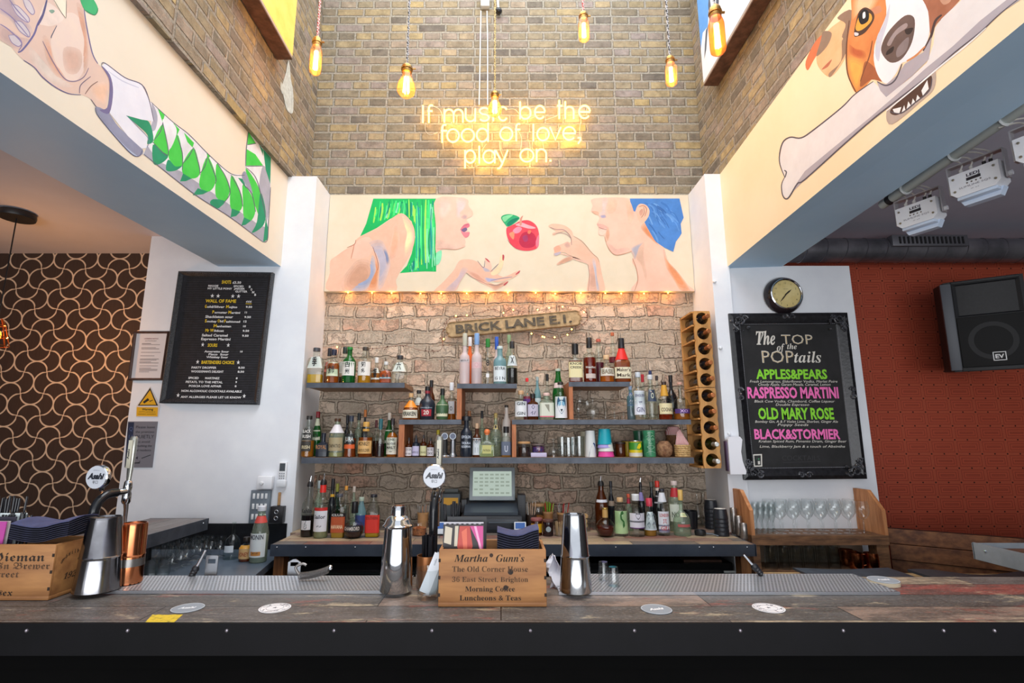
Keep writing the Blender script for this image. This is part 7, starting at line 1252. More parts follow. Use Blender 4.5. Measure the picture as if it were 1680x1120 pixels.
def mug(label, px, Y):
    t = thing('copper_mug', label, 'mug', on_rack(px, Y, zlow), group='copper mugs below the rack'); b = B(); b.lathe([(.036, 0), (.041, .012), (.043, .05), (.041, .098), (.039, .098), (.038, .01)], cop_m, n=24); b.build('cup', t)
    b = B(); b.tube(spline([Vector((.041, 0, .085)), Vector((.068, -.005, .085)), Vector((.078, -.005, .055)), Vector((.062, -.005, .025)), Vector((.041, 0, .02))], 5, False), .0045, cop_m, 8); b.build('handle', t)
mug('copper mug with its handle showing, nearest the right post', 1423, YR0+.045); mug('copper mug in the middle of the three', 1397, YR0+.05); mug('copper mug at the back beside the tall glasses', 1383, YR0+.15)
# angled plank panel along the red wall, and the long counter below it
pw = MN('red_brown_planks', '#5e3826', '#94633f', 4, .55, stretch=(1.5, 6, 6)); P0 = U(1456, 866, YP+.02); zt = P0.z
d_ = Vector((.82, -.57, 0)).normalized(); n__ = Vector((d_.y, -d_.x, 0))*-1; L = 1.45; ze = .95
zz = [zt-.62, zt-.40, zt-.20, zt-.098, zt]
t = thing('plank_panel', 'angled panel of red brown horizontal planks below the red wall', 'panel', (P0.x, P0.y, 0))
for k in range(4):
    b = B(); m4 = Matrix.Rotation(math.atan2(d_.y, d_.x), 4, 'Z'); dx = (.0, .0, .012, .0)[k]; b.box(0, L, -.012-dx, .012, zz[k]+.003, zz[k+1]-.001, pw, .002, M4=m4); b.build('plank', t, smooth=False)
b = B(); b.box(0, L, .012, .04, zt-1.4, zt-.0, M('#241812', .7), M4=m4); b.build('backing', t, smooth=False)
# steel side tray with round trays
XT = UX(1596, 889, 2.45).x; a, e = UX(1596, 889, 2.45), UX(1700, 914, 2.45); t = thing('steel_shelf', 'galvanised steel edged shelf at the far right with wooden underside', 'shelf', (2.45, a.y, a.z)); ln = a.y-e.y+.5; dz = a.z-UX(1598, 916, 2.45).z
galv = MN('galvanised_sheet', '#9aa6b0', '#b4c0ca', 5, .4, .3); b = B(); b.box(-.004, .004, -ln, 0, -dz, 0, galv); b.box(-.004, .9, -.004, .004, -dz, -.004, galv); b.build('side_sheet', t, smooth=False)
b = B(); b.box(.004, .9, -ln, -.006, -dz-.004, -.03, MN('shelf_timber', '#4a2e20', '#7a5038', 6, .6)); b.build('timber_shelf', t, smooth=False)
for y in (-.07, -.5): b = B(); b.ball((-.005, y, -.03), .007, chrome, 8); b.build('screw', t)
zt2 = a.z-.03+.001
for k, (x, y, r, d) in enumerate(((2.92, a.y-.37, .2, 'lower round black drinks tray on the steel edged shelf'), (2.93, a.y-.36, .2, 'upper round black drinks tray on the steel edged shelf'))):
    b = B(); z = zt2+k*.03; b.lathe([(r*.93, 0), (r*.95, .002), (r, .024), (r*1.01, .026), (r*.99, .027), (r*.94, .006), (.001, .005)], M('#1a1a1c', .35), n=40, cap=False); o = b.build('drinks_tray'); o.location = (x, y, z); tag(o, d, 'tray', 'round black drinks trays')
b = B(); pts = [Vector((.24*math.cos(k*PI/7)*(1+.12*rnd.random()), .06*math.sin(k*PI/7)*(1+.2*rnd.random()), 0)) for k in range(14)]
b.add([p for p in pts]+[p*.9+Vector((0, 0, .05+.015*rnd.random())) for p in pts]+[Vector((0, 0, .07))], [(i, (i+1) % 14, 14+(i+1) % 14, 14+i) for i in range(14)]+[(14+i, 14+(i+1) % 14, 28) for i in range(14)], MN('navy_cloth', '#16182c', '#22284a', 20, .9)); o = b.build('bar_towel'); o.location = (2.98, a.y-.085, zt2); tag(o, 'crumpled navy blue towel behind the round black trays', 'towel')
# ------------------------------------------------------------------ the bar
ZT = HC-.52; YB0 = UZ(840, 1022, ZT).y; YB1 = UZ(840, 946, ZT).y; zf = U(840, 1074, YB0).z
t = thing('bar_counter', 'long front bar with worn reclaimed plank top and dark steel front edge', 'bar counter', (0, YB0, 0)); XB = 2.35
b = B(); b.box(-XB, XB, .004, YB1-YB0, ZT-.05, ZT, m_top); b.build('plank_top', t, smooth=False)
b = B(); b.box(-XB, XB, -.006, .004, zf, ZT+.0015, MN('dark_steel_edge', '#060608', '#0b0a0e', 5, .6, 0., spec=.2)); b.build('front_edge', t, smooth=False)
b = B(); b.box(-XB, XB, .06, .1, 0, ZT-.05, MN('black_bar_front', '#040404', '#080707', 4, .9, spec=.1)); b.box(-XB, XB, .04, .11, zf-.05, zf-.0, M('#050505', .9, 0., .1)); b.build('front_panel', t, smooth=False)
for x in (47, 212, 374, 549, 709, 870, 1040, 1213, 1381, 1545, 1628): p = U(x, 1033, YB0); b = B(); b.ball((p.x, -.006, p.z), .0055, M('#b8b0b8', .3, .9), 8); b.build('bolt', t)
b = B(); p0, p1, p2, p3 = UZ(250, 1008, ZT), UZ(300, 1008, ZT), UZ(283, 1023, ZT), UZ(236, 1023, ZT); q4 = [p0, p1, p2, p3]
nn = 9; top = [p0.lerp(p1, k/nn)+Vector((0, rnd.uniform(-.004, .002), 0)) for k in range(nn+1)]; bot = [p2.lerp(p3, k/nn) for k in range(nn+1)]; b.poly([v_+Vector((0, -YB0, .0006)) for v_ in top+bot], MN('worn_yellow_paint', '#8a7424', '#d8b82c', 60, .6, lo=.3, hi=.5)); b.build('yellow_paint_patch', t, smooth=False)
# perforated steel mats
def perforated():
    t_ = NT('perforated_steel'); sp = t_.n('ShaderNodeSeparateXYZ'); t_.k(t_.pos(), sp.inputs[0]); px_, py_ = .0125, .0135
    y = t_.math('DIVIDE', sp.outputs['Y'], py_); r_ = t_.math('FLOOR', y); x = t_.math('ADD', t_.math('DIVIDE', sp.outputs['X'], px_), t_.math('MULTIPLY', t_.math('FLOORED_MODULO', r_, 2.), .5))
    fx = t_.math('SUBTRACT', t_.math('FRACT', x), .5); fy = t_.math('SUBTRACT', t_.math('FRACT', y), .5)
    d = t_.math('ADD', t_.math('POWER', t_.math('MULTIPLY', fx, 1.05), 2.), t_.math('POWER', t_.math('MULTIPLY', fy, 1.05), 2.)); hole = t_.math('LESS_THAN', d, .095)
    return t_.bsdf(t_.mix(hole, C('#cdd1d8'), C('#34373c')), t_.math('ADD', .28, t_.math('MULTIPLY', hole, .5)), t_.math('MULTIPLY', t_.math('SUBTRACT', 1., hole), .65), .5, bump=t_.math('SUBTRACT', 1., hole), bs=.5, bd=.002)
perf = perforated()
for P_, d in ((((140, 974), (662, 974), (640, 948), (190, 948)), 'perforated steel drip mat along the left half of the bar'), (((918, 976), (1468, 973), (1420, 945), (908, 949)), 'perforated steel drip mat along the right half of the bar')):
    q4 = [UZ(x, y, ZT) for x, y in P_]; x0 = min(q4[0].x, q4[3].x) if P_[0][0] < 500 else q4[0].x; c0 = Vector(((q4[0].x+q4[1].x)/2, q4[0].y, ZT)); t = thing('drip_mat', d, 'drip mat', c0, group='perforated drip mats')
    a_, e_ = q4[0].x-c0.x, q4[1].x-c0.x; dy = q4[2].y-c0.y
    b = B(); b.box(a_, e_, .003, dy, .001, .009, perf); b.build('perforated_plate', t, smooth=False); b = B(); b.box(a_-.002, e_+.002, -.002, .003, .001, .0115, M('#c8ccd4', .25, .9)); b.box(a_-.002, a_, .003, dy, .001, .011, M('#c8ccd4', .25, .9)); b.box(e_, e_+.002, .003, dy, .001, .011, M('#c8ccd4', .25, .9)); b.build('rim', t, smooth=False)
ZM = ZT+.0095
def on_bar(x, y, z=None): return UZ(x, y, z or ZT)+Vector((0, 0, .0008))
# coasters
paperw = M('#e2dfe0', .6); greyc = M('#8d949c', .5)
def coaster(x, y, label, m, logo, z=0., r=.047, grp='round coasters along the bar'):
    p = on_bar(x, y)+Vector((0, 0, z)); t = thing('coaster', label, 'coaster', p, group=grp, rz=rnd.uniform(-.1, .1)); b = B(); b.lathe([(r, 0), (r, .0018), (.001, .0018)], m, n=36); b.build('board', t); b = B()
    if logo == 'asahi':
        b.text('Asahi', (0, -.008, .0022), (1, .15, 0), (-.15, 1, 0), M('#e8e8ea', .5), h=.016, w=.05, bold=.05, shear=.3); b.tube([((r-.002)*math.cos(k*PI/18), (r-.002)*math.sin(k*PI/18), .0019) for k in range(36)], .0006, M('#e0e0e2', .5), 4, True)
    else:
        ink = M('#55505a', .6)
        for rr in (r*.9, r*.55): b.tube([(rr*math.cos(k*PI/18), rr*math.sin(k*PI/18), .0019) for k in range(36)], .0005, ink, 4, True)
        for k in range(14): a_ = rnd.uniform(0, 6.28); q1 = Vector((r*.72*math.cos(a_), r*.72*math.sin(a_), .002)); b.tube([q1, q1+Vector((rnd.uniform(-.01, .01), rnd.uniform(-.008, .008), 0)), q1+Vector((rnd.uniform(-.012, .012), rnd.uniform(-.012, .012), 0))], .0005, ink, 4)
        b.text('★', (0, -.006, .002), (1, 0, 0), (0, 1, 0), ink, h=.014)
    b.build('print', t, smooth=False)
coaster(308, 998, 'grey coaster with white lettering beside the yellow paint patch', greyc, 'asahi'); coaster(451, 998, 'white printed coaster left of the central steel shaker', paperw, 'pic'); coaster(1077, 1000, 'grey coaster with white lettering on the right half of the bar', greyc, 'asahi'); coaster(1261, 998, 'white printed coaster right of the grey coaster', paperw, 'pic')
for k in range(7): coaster(1450, 958, ('top coaster, grey with white lettering, of the stack at the right end of the bar' if k == 6 else 'plain cream edged coaster in the stack at the right end of the bar'), greyc if k == 6 else M('#d8ccb0', .7), 'asahi' if k == 6 else 'none', z=.0022*k, r=.05, grp='stack of coasters')
# wooden crates
cwood = MN('crate_pine', '#8a5a34', '#b8834e', 3.2, .6, stretch=(.7, 4, 5), bs=.25); ink = M('#2a1d14', .8); ink2 = MN('faded_ink', '#3a281a', '#6a4a30', 60, .8)
def crate(label, pL, pR, ytop, depth, rz=0.):
    a, e = UZ(*pL, ZT), UZ(*pR, ZT); w = (e.x-a.x)/2; o = Vector(((a.x+e.x)/2, (a.y+e.y)/2, ZT+.001)); h = U(pR[0], ytop, o.y).z-o.z; t = thing('wooden_crate', label, 'crate', o, rz=rz); th = .011
    b = B(); b.box(-w, w, 0, th, .012, h, cwood, .003); b.build('front_panel', t); b = B(); b.box(-w, w, depth-th, depth, .012, h, cwood, .003); b.build('back_panel', t)
    for sx in (-1, 1): b = B(); b.box(min(sx*w, sx*(w-th)), max(sx*w, sx*(w-th)), th*.6, depth-th*.6, .012, h, cwood, .003); b.build('side_panel', t)
    b = B(); b.box(-w, w, 0, depth, 0, .014, cwood, .003); b.build('base', t)
    for sx in (-1, 1):
        for z in (.2, .5, .8): b = B(); b.box(sx*w-.004-sx*.003, sx*w+.003-sx*.003, -.0012, .0, h*z-.004, h*z+.006, ink); b.build('nail', t, smooth=False)
    return t, w, h
t, w, h = crate('wooden crate lettered with a tea room address, in front of the central tap', (718, 997), (897, 995), 901, .17)
CT1 = (t.location.copy(), w, h)
b = B(); X = lambda x: (x-808)/89.5*w; Zc = lambda y: (997-y)/97*h
for s_, x0, x1, y, hh, st in ((U_math("Martha", 'ital'), 744, 800, 921, 13, ink), (U_math("Gunn's", 'ital'), 814, 861, 921, 13, ink), (U_math('The Old Corner House', 'serif'), 741, 867, 938, 10, ink2), (U_math('36 East Street, Brighton', 'serif'), 741, 867, 955, 9, ink2), (U_math('Morning Coffee', 'serif'), 763, 845, 971, 9, ink), (U_math('Luncheons & Teas', 'serif'), 754, 855, 986, 9, ink)): b.text(s_, ((X(x0)+X(x1))/2, -.0008, Zc(y)), (1, 0, 0), (0, 0, 1), st, h=hh/97*h, w=X(x1)-X(x0))
b.build('lettering', t, smooth=False); b = B(); kn = MN('wood_knot', '#1c120c', '#4a2e1c', 60, .7)
for x, y, r in ((838, 938, .009), (830, 965, .008), (806, 910, .006)): b.disc((X(x), -.0006, Zc(y)), r, (0, -1, 0), kn, 14)
b.build('knot', t, smooth=False)
t, w, h = crate('wooden crate with black letter printing, cut by the left edge of the photo', (-120, 985), (77, 986), 893, .16, 0.)
CT2 = (t.location.copy(), w, h); b = B(); xr_ = w
Xl = lambda x: w-(77-x)/197*2*w; Zl = lambda y: (986-y)/93*h
for s_, x0, x1, y, hh, st in ((U_math('The Pieman', 'black'), -72, 62, 921, 14, ink), (U_math('Tearoom In Brewer', 'black'), -90, 72, 934, 11, ink2), (U_math('Street', 'black'), -28, 24, 948, 11, ink2), (U_math('Sussex', 'black'), -40, 18, 978, 10, ink)): b.text(s_, ((Xl(x0)+Xl(x1))/2, -.0008, Zl(y)), (1, 0, 0), (0, 0, 1), st, h=hh/93*h, w=Xl(x1)-Xl(x0))
es = U_math('Established', 'black')
for k, ch_ in enumerate(es): a_ = math.radians(150-k*12); b.text(ch_, (w+.0008, .085-.062*math.cos(math.radians(150-k*12))*-1*-1, h*.48+.062*math.sin(a_)*.75), (0, math.sin(a_), -math.cos(a_)*-.0-math.cos(a_)*0+ (k-5)*-.09), (0, (k-5)*.09, 1), ink, h=.014)
b.text(U_math('1920', 'serif'), (w+.0008, .085, h*.3), (0, 1, 0), (0, 0, 1), ink, h=.02, w=.07, shear=.3); b.build('lettering', t, smooth=False)
def napkins(loc, n, w, d, label, g, rz=0.):
    m = MN('navy_paper_napkin', '#191a2a', '#24263c', 30, .85); mt_ = MN('navy_paper_top', '#3c3f60', '#4a4e72', 20, .85); nx, ny = 8, 4; me = None
    for k in range(n):
        b = B(); vs = []; fs = []
        for lay in (0, .0032):
            for j in range(ny+1):
                for i in range(nx+1):
                    u, v_ = i/nx-.5, j/ny-.5; vs.append((u*w, v_*d, lay+.007*math.cos(u*5.2+.4)*-(.9)+.016*abs(u)*(1 if u > .2 else .4)+.006*math.sin(v_*4+k*.2)))
        N = (nx+1)*(ny+1)
        for j in range(ny):
            for i in range(nx): q_ = j*(nx+1)+i; fs += [(q_, q_+nx+1, q_+nx+2, q_+1), (N+q_, N+q_+1, N+q_+nx+2, N+q_+nx+1)]
        for i in range(nx): q_ = i; fs.append((q_, q_+1, N+q_+1, N+q_)); q_ = ny*(nx+1)+i; fs.append((q_+1, q_, N+q_, N+q_+1))
        for j in range(ny): q_ = j*(nx+1); fs.append((q_+nx+1, q_, N+q_, N+q_+nx+1)); q_ += nx; fs.append((q_, q_+nx+1, N+q_+nx+1, N+q_))
        b.add(vs, fs, mt_ if k == n-1 else m); o = b.build('napkin'); o.location = loc+Vector((0, 0, k*.0064)); o.rotation_euler = (0, 0, rz); tag(o, ('topmost ' if k == n-1 else '')+label, 'napkin', g)
l0, w0, h0 = CT1
napkins(Vector((U(849, 890, l0.y+.085).x, l0.y+.085, l0.z+h0-.022)), 11, .135, .13, 'folded dark napkin in the stack in the central crate', 'napkins in the central crate')
l1, w1, h1 = CT2
napkins(Vector((U(88, 880, l1.y+.085).x, l1.y+.085, l1.z+h1+.014)), 8, .19, .135, 'folded dark napkin in the stack in the left crate', 'napkins in the left crate', .04)
def card(nm, label, x0, x1, z0, z1, Y, m, tilt=0., th=.003, art=None, g=None, cat='menu card'):
    t = thing(nm, label, cat, ((x0+x1)/2, Y, z0), group=g, rot=(tilt, 0, 0)); w = (x1-x0)/2; b = B(); b.box(-w, w, 0, th, 0, z1-z0, m); b.build('card', t, smooth=False)
    if art: b = B(); art(b, w, z1-z0); b.build('print', t, smooth=False)
    return t
zin = l0.z+.016
def art1(b, w, h):
    for k, (m, q_) in enumerate((('#c8bda8', [(-.95, .75), (-.6, .72), (-.55, .95), (-.9, .98)]), ('#c8bda8', [(-.45, .7), (-.3, .7), (-.25, .98), (-.42, .98)]), ('#b8443a', [(-.2, .98), (.3, .98), (.45, .7), (.2, .5), (-.1, .5), (-.3, .7)]), ('#d86a50', [(-.1, .9), (.15, .95), (.2, .6), (.05, .55)]), ('#c84a8c', [(.3, .98), (.95, .98), (.95, .45), (.7, .75)]), ('#e8a8c8', [(.5, .98), (.62, .98), (.95, .6), (.95, .5)]), ('#b8443a', [(-.9, .35), (-.4, .55), (.0, .42), (.4, .55), (.5, .3), (.0, .2), (-.6, .15)]), ('#d8c8a8', [(-.3, .4), (-.1, .5), (.1, .4), (.0, .3)]), ('#c8b890', [(.5, .2), (.9, .35), (.95, .1), (.5, .05)]), ('#c8bda8', [(-.95, .1), (-.5, .2), (-.5, .05), (-.95, .02)]))): b.poly([(x*w, -.0006-.0002*k, z*h) for x, z in q_], M(m, .5))
Yc = l0.y+.03; card('menu_card', 'illustrated red and pink flyer at the front of the central crate', U(726, 890, Yc).x, U(794, 890, Yc).x, zin, U(760, 861, Yc).z, Yc, M('#2a2426', .5), -.06, art=art1)
def chk(b, w, h):
    for i in range(16):
        for j in range(2):
            if (i+j) % 2: x = -w+2*w*i/16; b.poly([(x, -.0006, h*(.93-.05*j)), (x+2*w/16, -.0006, h*(.93-.05*j)), (x+2*w/16, -.0006, h*(.98-.05*j)), (x, -.0006, h*(.98-.05*j))], M('#26242c', .5))
Yc = l0.y+.05; card('menu_card', 'black and white chequered card behind the illustrated flyer', U(727, 880, Yc).x, U(793, 880, Yc).x, zin, U(760, 857, Yc).z, Yc, M('#d8d4dc', .5), -.06, art=chk)
Yc = l0.y+.075; card('menu_folder', 'black menu folder standing behind the cards in the central crate', U(733, 870, Yc).x, U(798, 870, Yc).x, zin, U(760, 848, Yc).z, Yc, M('#202126', .5), -.06, .008)
zin1 = l1.z+.016
for k, (x0, x1, yt, dy, m, lb) in enumerate(((-90, 2, 856, .03, '#b8489a', 'pink printed flyer at the front of the left crate'), (-80, 8, 855, .045, '#c8c4c0', 'pale flyer second from the front of the left crate'), (-70, 17, 848, .06, '#2c2a38', 'dark edged flyer in the left crate'), (-60, 33, 842, .085, '#d8e2e2', 'white menu card at the back of the left crate'))):
    Yc = l1.y+dy; card('menu_card', lb, U(x0, 880, Yc).x, U(x1, 880, Yc).x, zin1, U(10, yt, Yc).z, Yc, M(m, .5), -.05)
# straws
stm = M('#15161c', .3)
def straws(c, n, rx, ry, zb, zt, label, g, lean=.08):
    me = None
    for k in range(n):
        a_ = rnd.uniform(0, 6.28); r_ = rnd.random()**.5; x, y = rx*r_*math.cos(a_), ry*r_*math.sin(a_)
        if me is None: b = B(); b.lathe([(.0034, 0), (.0034, 1.), (.0022, 1.), (.0022, .02)], stm, n=8, cap=False); o = b.build('straw'); me = o
        else: o = me.copy(); COL.objects.link(o)
        o.location = (c.x+x, c.y+y, zb); o.scale = (1, 1, (zt-zb)*(1+rnd.uniform(-.03, .02))); o.rotation_euler = (rnd.uniform(-lean, lean)*.5, rnd.uniform(-lean, lean), 0); tag(o, label, 'straw', g)
Yc = l0.y+.115; straws(Vector((U(744, 850, Yc).x, Yc, 0)), 9, .025, .02, zin, U(744, 823, Yc).z, 'black plastic straw standing behind the menu cards in the central crate', 'straws in the central crate')
Yc = l1.y+.12; straws(Vector((U(14, 850, Yc).x, Yc, 0)), 16, .05, .012, zin1, U(30, 815, Yc).z, 'long black straw at the back of the left crate', 'long straws in the left crate', .05); straws(Vector((U(36, 850, Yc).x, Yc-.025, 0)), 22, .06, .006, zin1, U(30, 840, Yc).z, 'short black straw in the bundle in the left crate', 'short straws in the left crate', .05)
# straw tin and tumbler with tea cards beside the central crate
p = on_bar(700, 962); t = thing('straw_tin', 'copper coloured tin of straws beside the central crate', 'tin', p); b = B(); b.lathe([(.036, 0), (.0375, .004), (.0375, .105), (.035, .105), (.034, .006)], M('#a86c40', .35, .6), n=24); b.build('tin', t)
zt_ = U(708, 877, p.y).z; straws(Vector((p.x+.006, p.y, 0)), 30, .026, .026, p.z+.006, zt_, 'black straw in the bunch in the copper tin', 'straws in the copper tin', .05)
p = on_bar(699, 987)+Vector((0, .035, 0)); t = thing('tumbler', 'faceted tumbler holding white cards, left of the central crate', 'glass', p); H = U(699, 932, p.y).z-p.z
b = B(); b.lathe([(.032, 0), (.034, .003), (.036, .02), (.043, H), (.041, H), (.033, .018), (.001, .014)], clearg, n=14); b.build('glass', t, ang=15)
for k in range(5):
    mm = Matrix.Translation(p+Vector((-.012+.005*k, -.004+.006*k, .018))) @ Matrix.Rotation(math.radians(22+1.5*k), 4, 'Y') @ Matrix.Rotation(math.radians(-6), 4, 'X'); b = B(); b.box(-.017, .017, 0, .0015, 0, .128, M('#d4e0e8' if k else '#e2e8f0', .5)); 
    if k == 0: b.text('ooliv', (0, -.0008, .1), (0, 0, 1), (-1, 0, 0), M('#6a7a88', .5), h=.008)
    o = b.build('price_card', smooth=False); o.matrix_world = mm; tag(o, 'front white card leaning in the faceted tumbler' if k == 0 else 'white card behind the front card in the faceted tumbler', 'card', 'cards in the faceted tumbler')
# ------------------------------------------------------------------ beer taps
badge_w = M('#c8ccd4', .3)
def beer_tap(label, x, y, scale=1.):
    p = on_bar(x, y); t = thing('beer_tap', label, 'beer tap', p); b = B(); blk = M('#1c1e22', .22)
    b.lathe([(.03, 0), (.03, .006), (.02, .012)], chrome, n=20); b.build('base_flange', t)
    pts = [(0, 0, 0), (0, 0, .1), (0, 0, .2), (0, 0, .245)]+[(0, .065-.065*math.cos(k*PI/16), .245+.065*math.sin(k*PI/16)) for k in range(1, 9)]+[(0, .09, .31)]
    b = B(); b.tube(pts, .0165, blk, 16); b.build('column', t)
    b = B(); b.cyl((0, .088, .31), (0, .13, .31), .0125, chrome, 14); b.lathe([(.012, .262), (.016, .27), (.016, .3), (.013, .31), (.016, .325), (.014, .345), (.01, .352)], chrome, (0, .14, 0), 16); b.tube([(0, .14, .27), (0, .145, .24), (0, .147, .17)], [.01, .008, .0065], chrome, 12); b.build('faucet', t)
    b = B(); b.lathe([(.009, .35), (.011, .375), (.0155, .47), (.016, .515), (.012, .525)], M('#a8a8a0', .25, .7), (0, .14, 0), 12, sy=.7); b.build('handle', t); b = B(); b.box(-.009, .009, .126, .1275, .4, .51, M('#c9c4b0', .4)); b.text('Asahi', (0, .1255, .455), (0, 0, 1), (-1, 0, 0), M('#22252c', .4), h=.008, w=.04, bold=.04); b.build('handle_plate', t, smooth=False)
    b = B(); b.cyl((0, .02, .325), (0, .01, .36), .008, blk, 10); R_ = .0445; b.lathe([(R_, -.008), (R_*1.03, 0), (R_, .008), (R_*.9, .012)], chrome, (0, 0, .375), 32, (0, -1, 0)); b.build('badge_mount', t)
    b = B(); b.disc((0, -.0125, .375), R_*.93, (0, -1, 0), badge_w, 36); b.text('Asahi', (0, -.0135, .369), (1, 0, 0), (0, 0, 1), M('#20242e', .4), h=.021, w=.068, bold=.05, shear=.3); b.text('辛口', (0, -.0135, .352), (1, 0, 0), (0, 0, 1), M('#20242e', .4), h=.01, w=.022); b.text('JAPAN\'S No.1', (0, -.0135, .399), (1, 0, 0), (0, 0, 1), M('#8a8e98', .4), w=.026); b.build('badge', t, smooth=False); return t
tp = beer_tap('black swan neck beer tap with round badge behind the central crate', 709, 953)
t2 = dup(tp, on_bar(138, 958), label='black swan neck beer tap with round badge behind the left crate', rz=-.12)
# ------------------------------------------------------------------ shakers and small bar things
st = MN('shaker_steel', '#b8bcc2', '#d0d4d8', 4, .09, 1.)
def tin(name, label, x, y, yt, wb, wt, m, ring=None, z=None):
    p = on_bar(x, y, z or ZM); d__ = wb*.42*p.y/F; p.x *= (p.y+d__)/p.y; p.y += d__; t = thing(name, label, 'cocktail shaker', p); H = U(x, yt, p.y).z-p.z; k = p.y*1.0/F; rb, rt = wb/2*k, wt/2*k
    zs_ = .45*H; b = B(); b.lathe([(rb*.93, 0), (rb, .004), (rb+(rt-rb)*.4, zs_-.004), (rb+(rt-rb)*.38, zs_)], m, n=36); b.build('lower_tin', t)
    b = B(); b.lathe([(rb+(rt-rb)*.36, zs_), (rb+(rt-rb)*.36+.0015, zs_+.004), (rb+(rt-rb)*.4, zs_+.008), (rt*1.02, H-.008), (rt*.98, H), (rt*.9, H), (rt*.88, H-.004), (.001, H-.005)], m, n=36, cap=False); b.build('upper_tin', t)
    if ring: b = B(); b.lathe([(rb+(rt-rb)*ring[1]*1.0+.0008, H*ring[1]), (rb+(rt-rb)*ring[2]+.0008, H*ring[2])], ring[0], n=36, cap=False); b.build('grey_band', t)
    return t
tin('cocktail_shaker', 'plain steel two part shaker right of the central crate', 945, 977, 843, 50, 34, st)
tin('cocktail_shaker', 'worn steel two part shaker in front of the left beer tap', 157, 977, 847, 62, 44, MN('worn_shaker_steel', '#7c7c80', '#a6a6aa', 5, .16, 1.))
tin('cocktail_shaker', 'polished copper shaker with a grey band on the left drip mat', 208, 961, 857, 40, 37, MN('polished_copper', '#d07a4e', '#e8986a', 4, .16, 1.), (M('#8d8a88', .3, .9), .29, .42))
p = on_bar(645, 975, ZM)+Vector((0, .045, 0)); t = thing('cocktail_shaker', 'steel cobbler shaker with domed lid and cap left of the central crate', 'cocktail shaker', p); H = U(645, 829, p.y).z-p.z; k = p.y/F
b = B(); b.lathe([(25*k*.95, 0), (25*k, .004), (23.5*k, H*.4), (20*k, H*.74), (20*k, H*.745)], st, n=36); b.build('body', t); b = B(); b.lathe([(20*k, H*.735), (23.5*k, H*.75), (24*k, H*.765), (21*k, H*.79), (19*k, H*.83), (15*k, H*.87), (11*k, H*.885)], st, n=36, cap=False); b.build('domed_lid', t); b = B(); b.lathe([(11*k, H*.88), (11*k, H*.985), (10*k, H), (.001, H)], st, n=28, cap=False); b.build('cap', t)
for x, y, d in ((992, 953, 'shot glass stood upside down, the left of the pair'), (1009, 963, 'shot glass stood upside down, the right of the pair')):
    p = on_bar(x, y, ZM)+Vector((0, .018, 0)); b = B(); b.lathe([(.0205, 0), (.0165, .058), (.0155, .062), (.001, .062)], clearg, n=20); b.lathe([(.018, .002), (.0145, .044), (.001, .045)], clearg, n=18, cap=False); o = b.build('shot_glass'); o.location = p; tag(o, d, 'glass', 'upside down shot glasses on the right drip mat')
# crumpled white cloth beside the crate
b = B(); vs = []; fs = []; p = on_bar(908, 968)
for j in range(9):
    for i in range(5): vs.append((-.012+.009*i+.01*math.sin(j*.9+i)+(.05*(1-j/4) if j < 4 and i > 2 else 0), .02+.02*math.sin(i*1.7+j*.6)+.008*j, j*.0125))
for j in range(8):
    for i in range(4): q_ = j*5+i; fs.append((q_, q_+1, q_+6, q_+5))
b.add(vs, fs, M('#dcdce6', .5)); o = b.build('plastic_bag'); o.location = p; mod = o.modifiers.new('thick', 'SOLIDIFY'); mod.thickness = .002; tag(o, 'crumpled white plastic bag between the central crate and the right shaker', 'bag')
# bottle openers hung on the bar's back edge, coil cord, speed pourers
def opener(label, x0, x1, yt, yb, rnd_top):
    p = U((x0+x1)/2, yb, YB1+.012); o = Vector((p.x, YB1+.012, ZT-.03)); w = (U(x1, yb, o.y).x-U(x0, yb, o.y).x)/2; H = U(x0, yt, o.y).z-o.z; t = thing('bottle_opener', label, 'bottle opener', o); n = 12
    top = [(w*math.cos(PI*k/n), H-w+w*math.sin(PI*k/n)) for k in range(n+1)] if rnd_top else [(w, H-.004), (w-.004, H), (-w+.004, H), (-w, H-.004)]
    hole = [(w*.62, H*.74), (w*.62, H*.86), (-w*.62, H*.86), (-w*.62, H*.74)]
    b = B(); out = [(w, 0)]+top+[(-w, 0)]
    # plate built round its slot
    z0, z1 = H*.72, H*.88; wl = w*.62
    b.box(-w, w, 0, .003, 0, z0, steel); b.box(-w, -wl, 0, .003, z0, z1, steel); b.box(wl, w, 0, .003, z0, z1, steel)
    b.prism([(wx, 0, max(wz, z1)) for wx, wz in [(w, z1)]+[q for q in top if q[1] >= z1-.001]+[(-w, z1)]], (0, .003, 0), steel); b.build('plate', t, smooth=False)
    return t
opener('steel bottle opener plate with square top behind the left drip mat', 335, 355, 911, 946, False); opener('steel bottle opener plate with rounded top beside the coiled cord', 471, 492, 917, 946, True)
t = thing('coil_cord', 'coiled silver key cord lying at the back of the bar', 'cord', on_bar(512, 955, ZM)+Vector((0, .02, 0))); b = B(); b.tube([(-.055+.1*k/160, .012*math.sin(k/160*PI), .016+.02*(k/160)**2+.012*math.sin(k*2*PI/8)) if False else (-.055+.105*k/200, .01*math.cos(k*2*PI/8), .016+.022*(k/200)**2+.012*math.sin(k*2*PI/8)) for k in range(201)], .0016, M('#8a8684', .35, .8), 5); b.build('coil', t); b = B(); b.tube(spline([Vector((-.055, 0, .02)), Vector((-.07, .0, .045)), Vector((-.05, .01, .055)), Vector((-.035, .01, .05))], 5, False), .005, M('#7a7674', .4, .8), 8); b.ball((.056, 0, .045), .009, chrome, 10); b.build('end_clip', t)
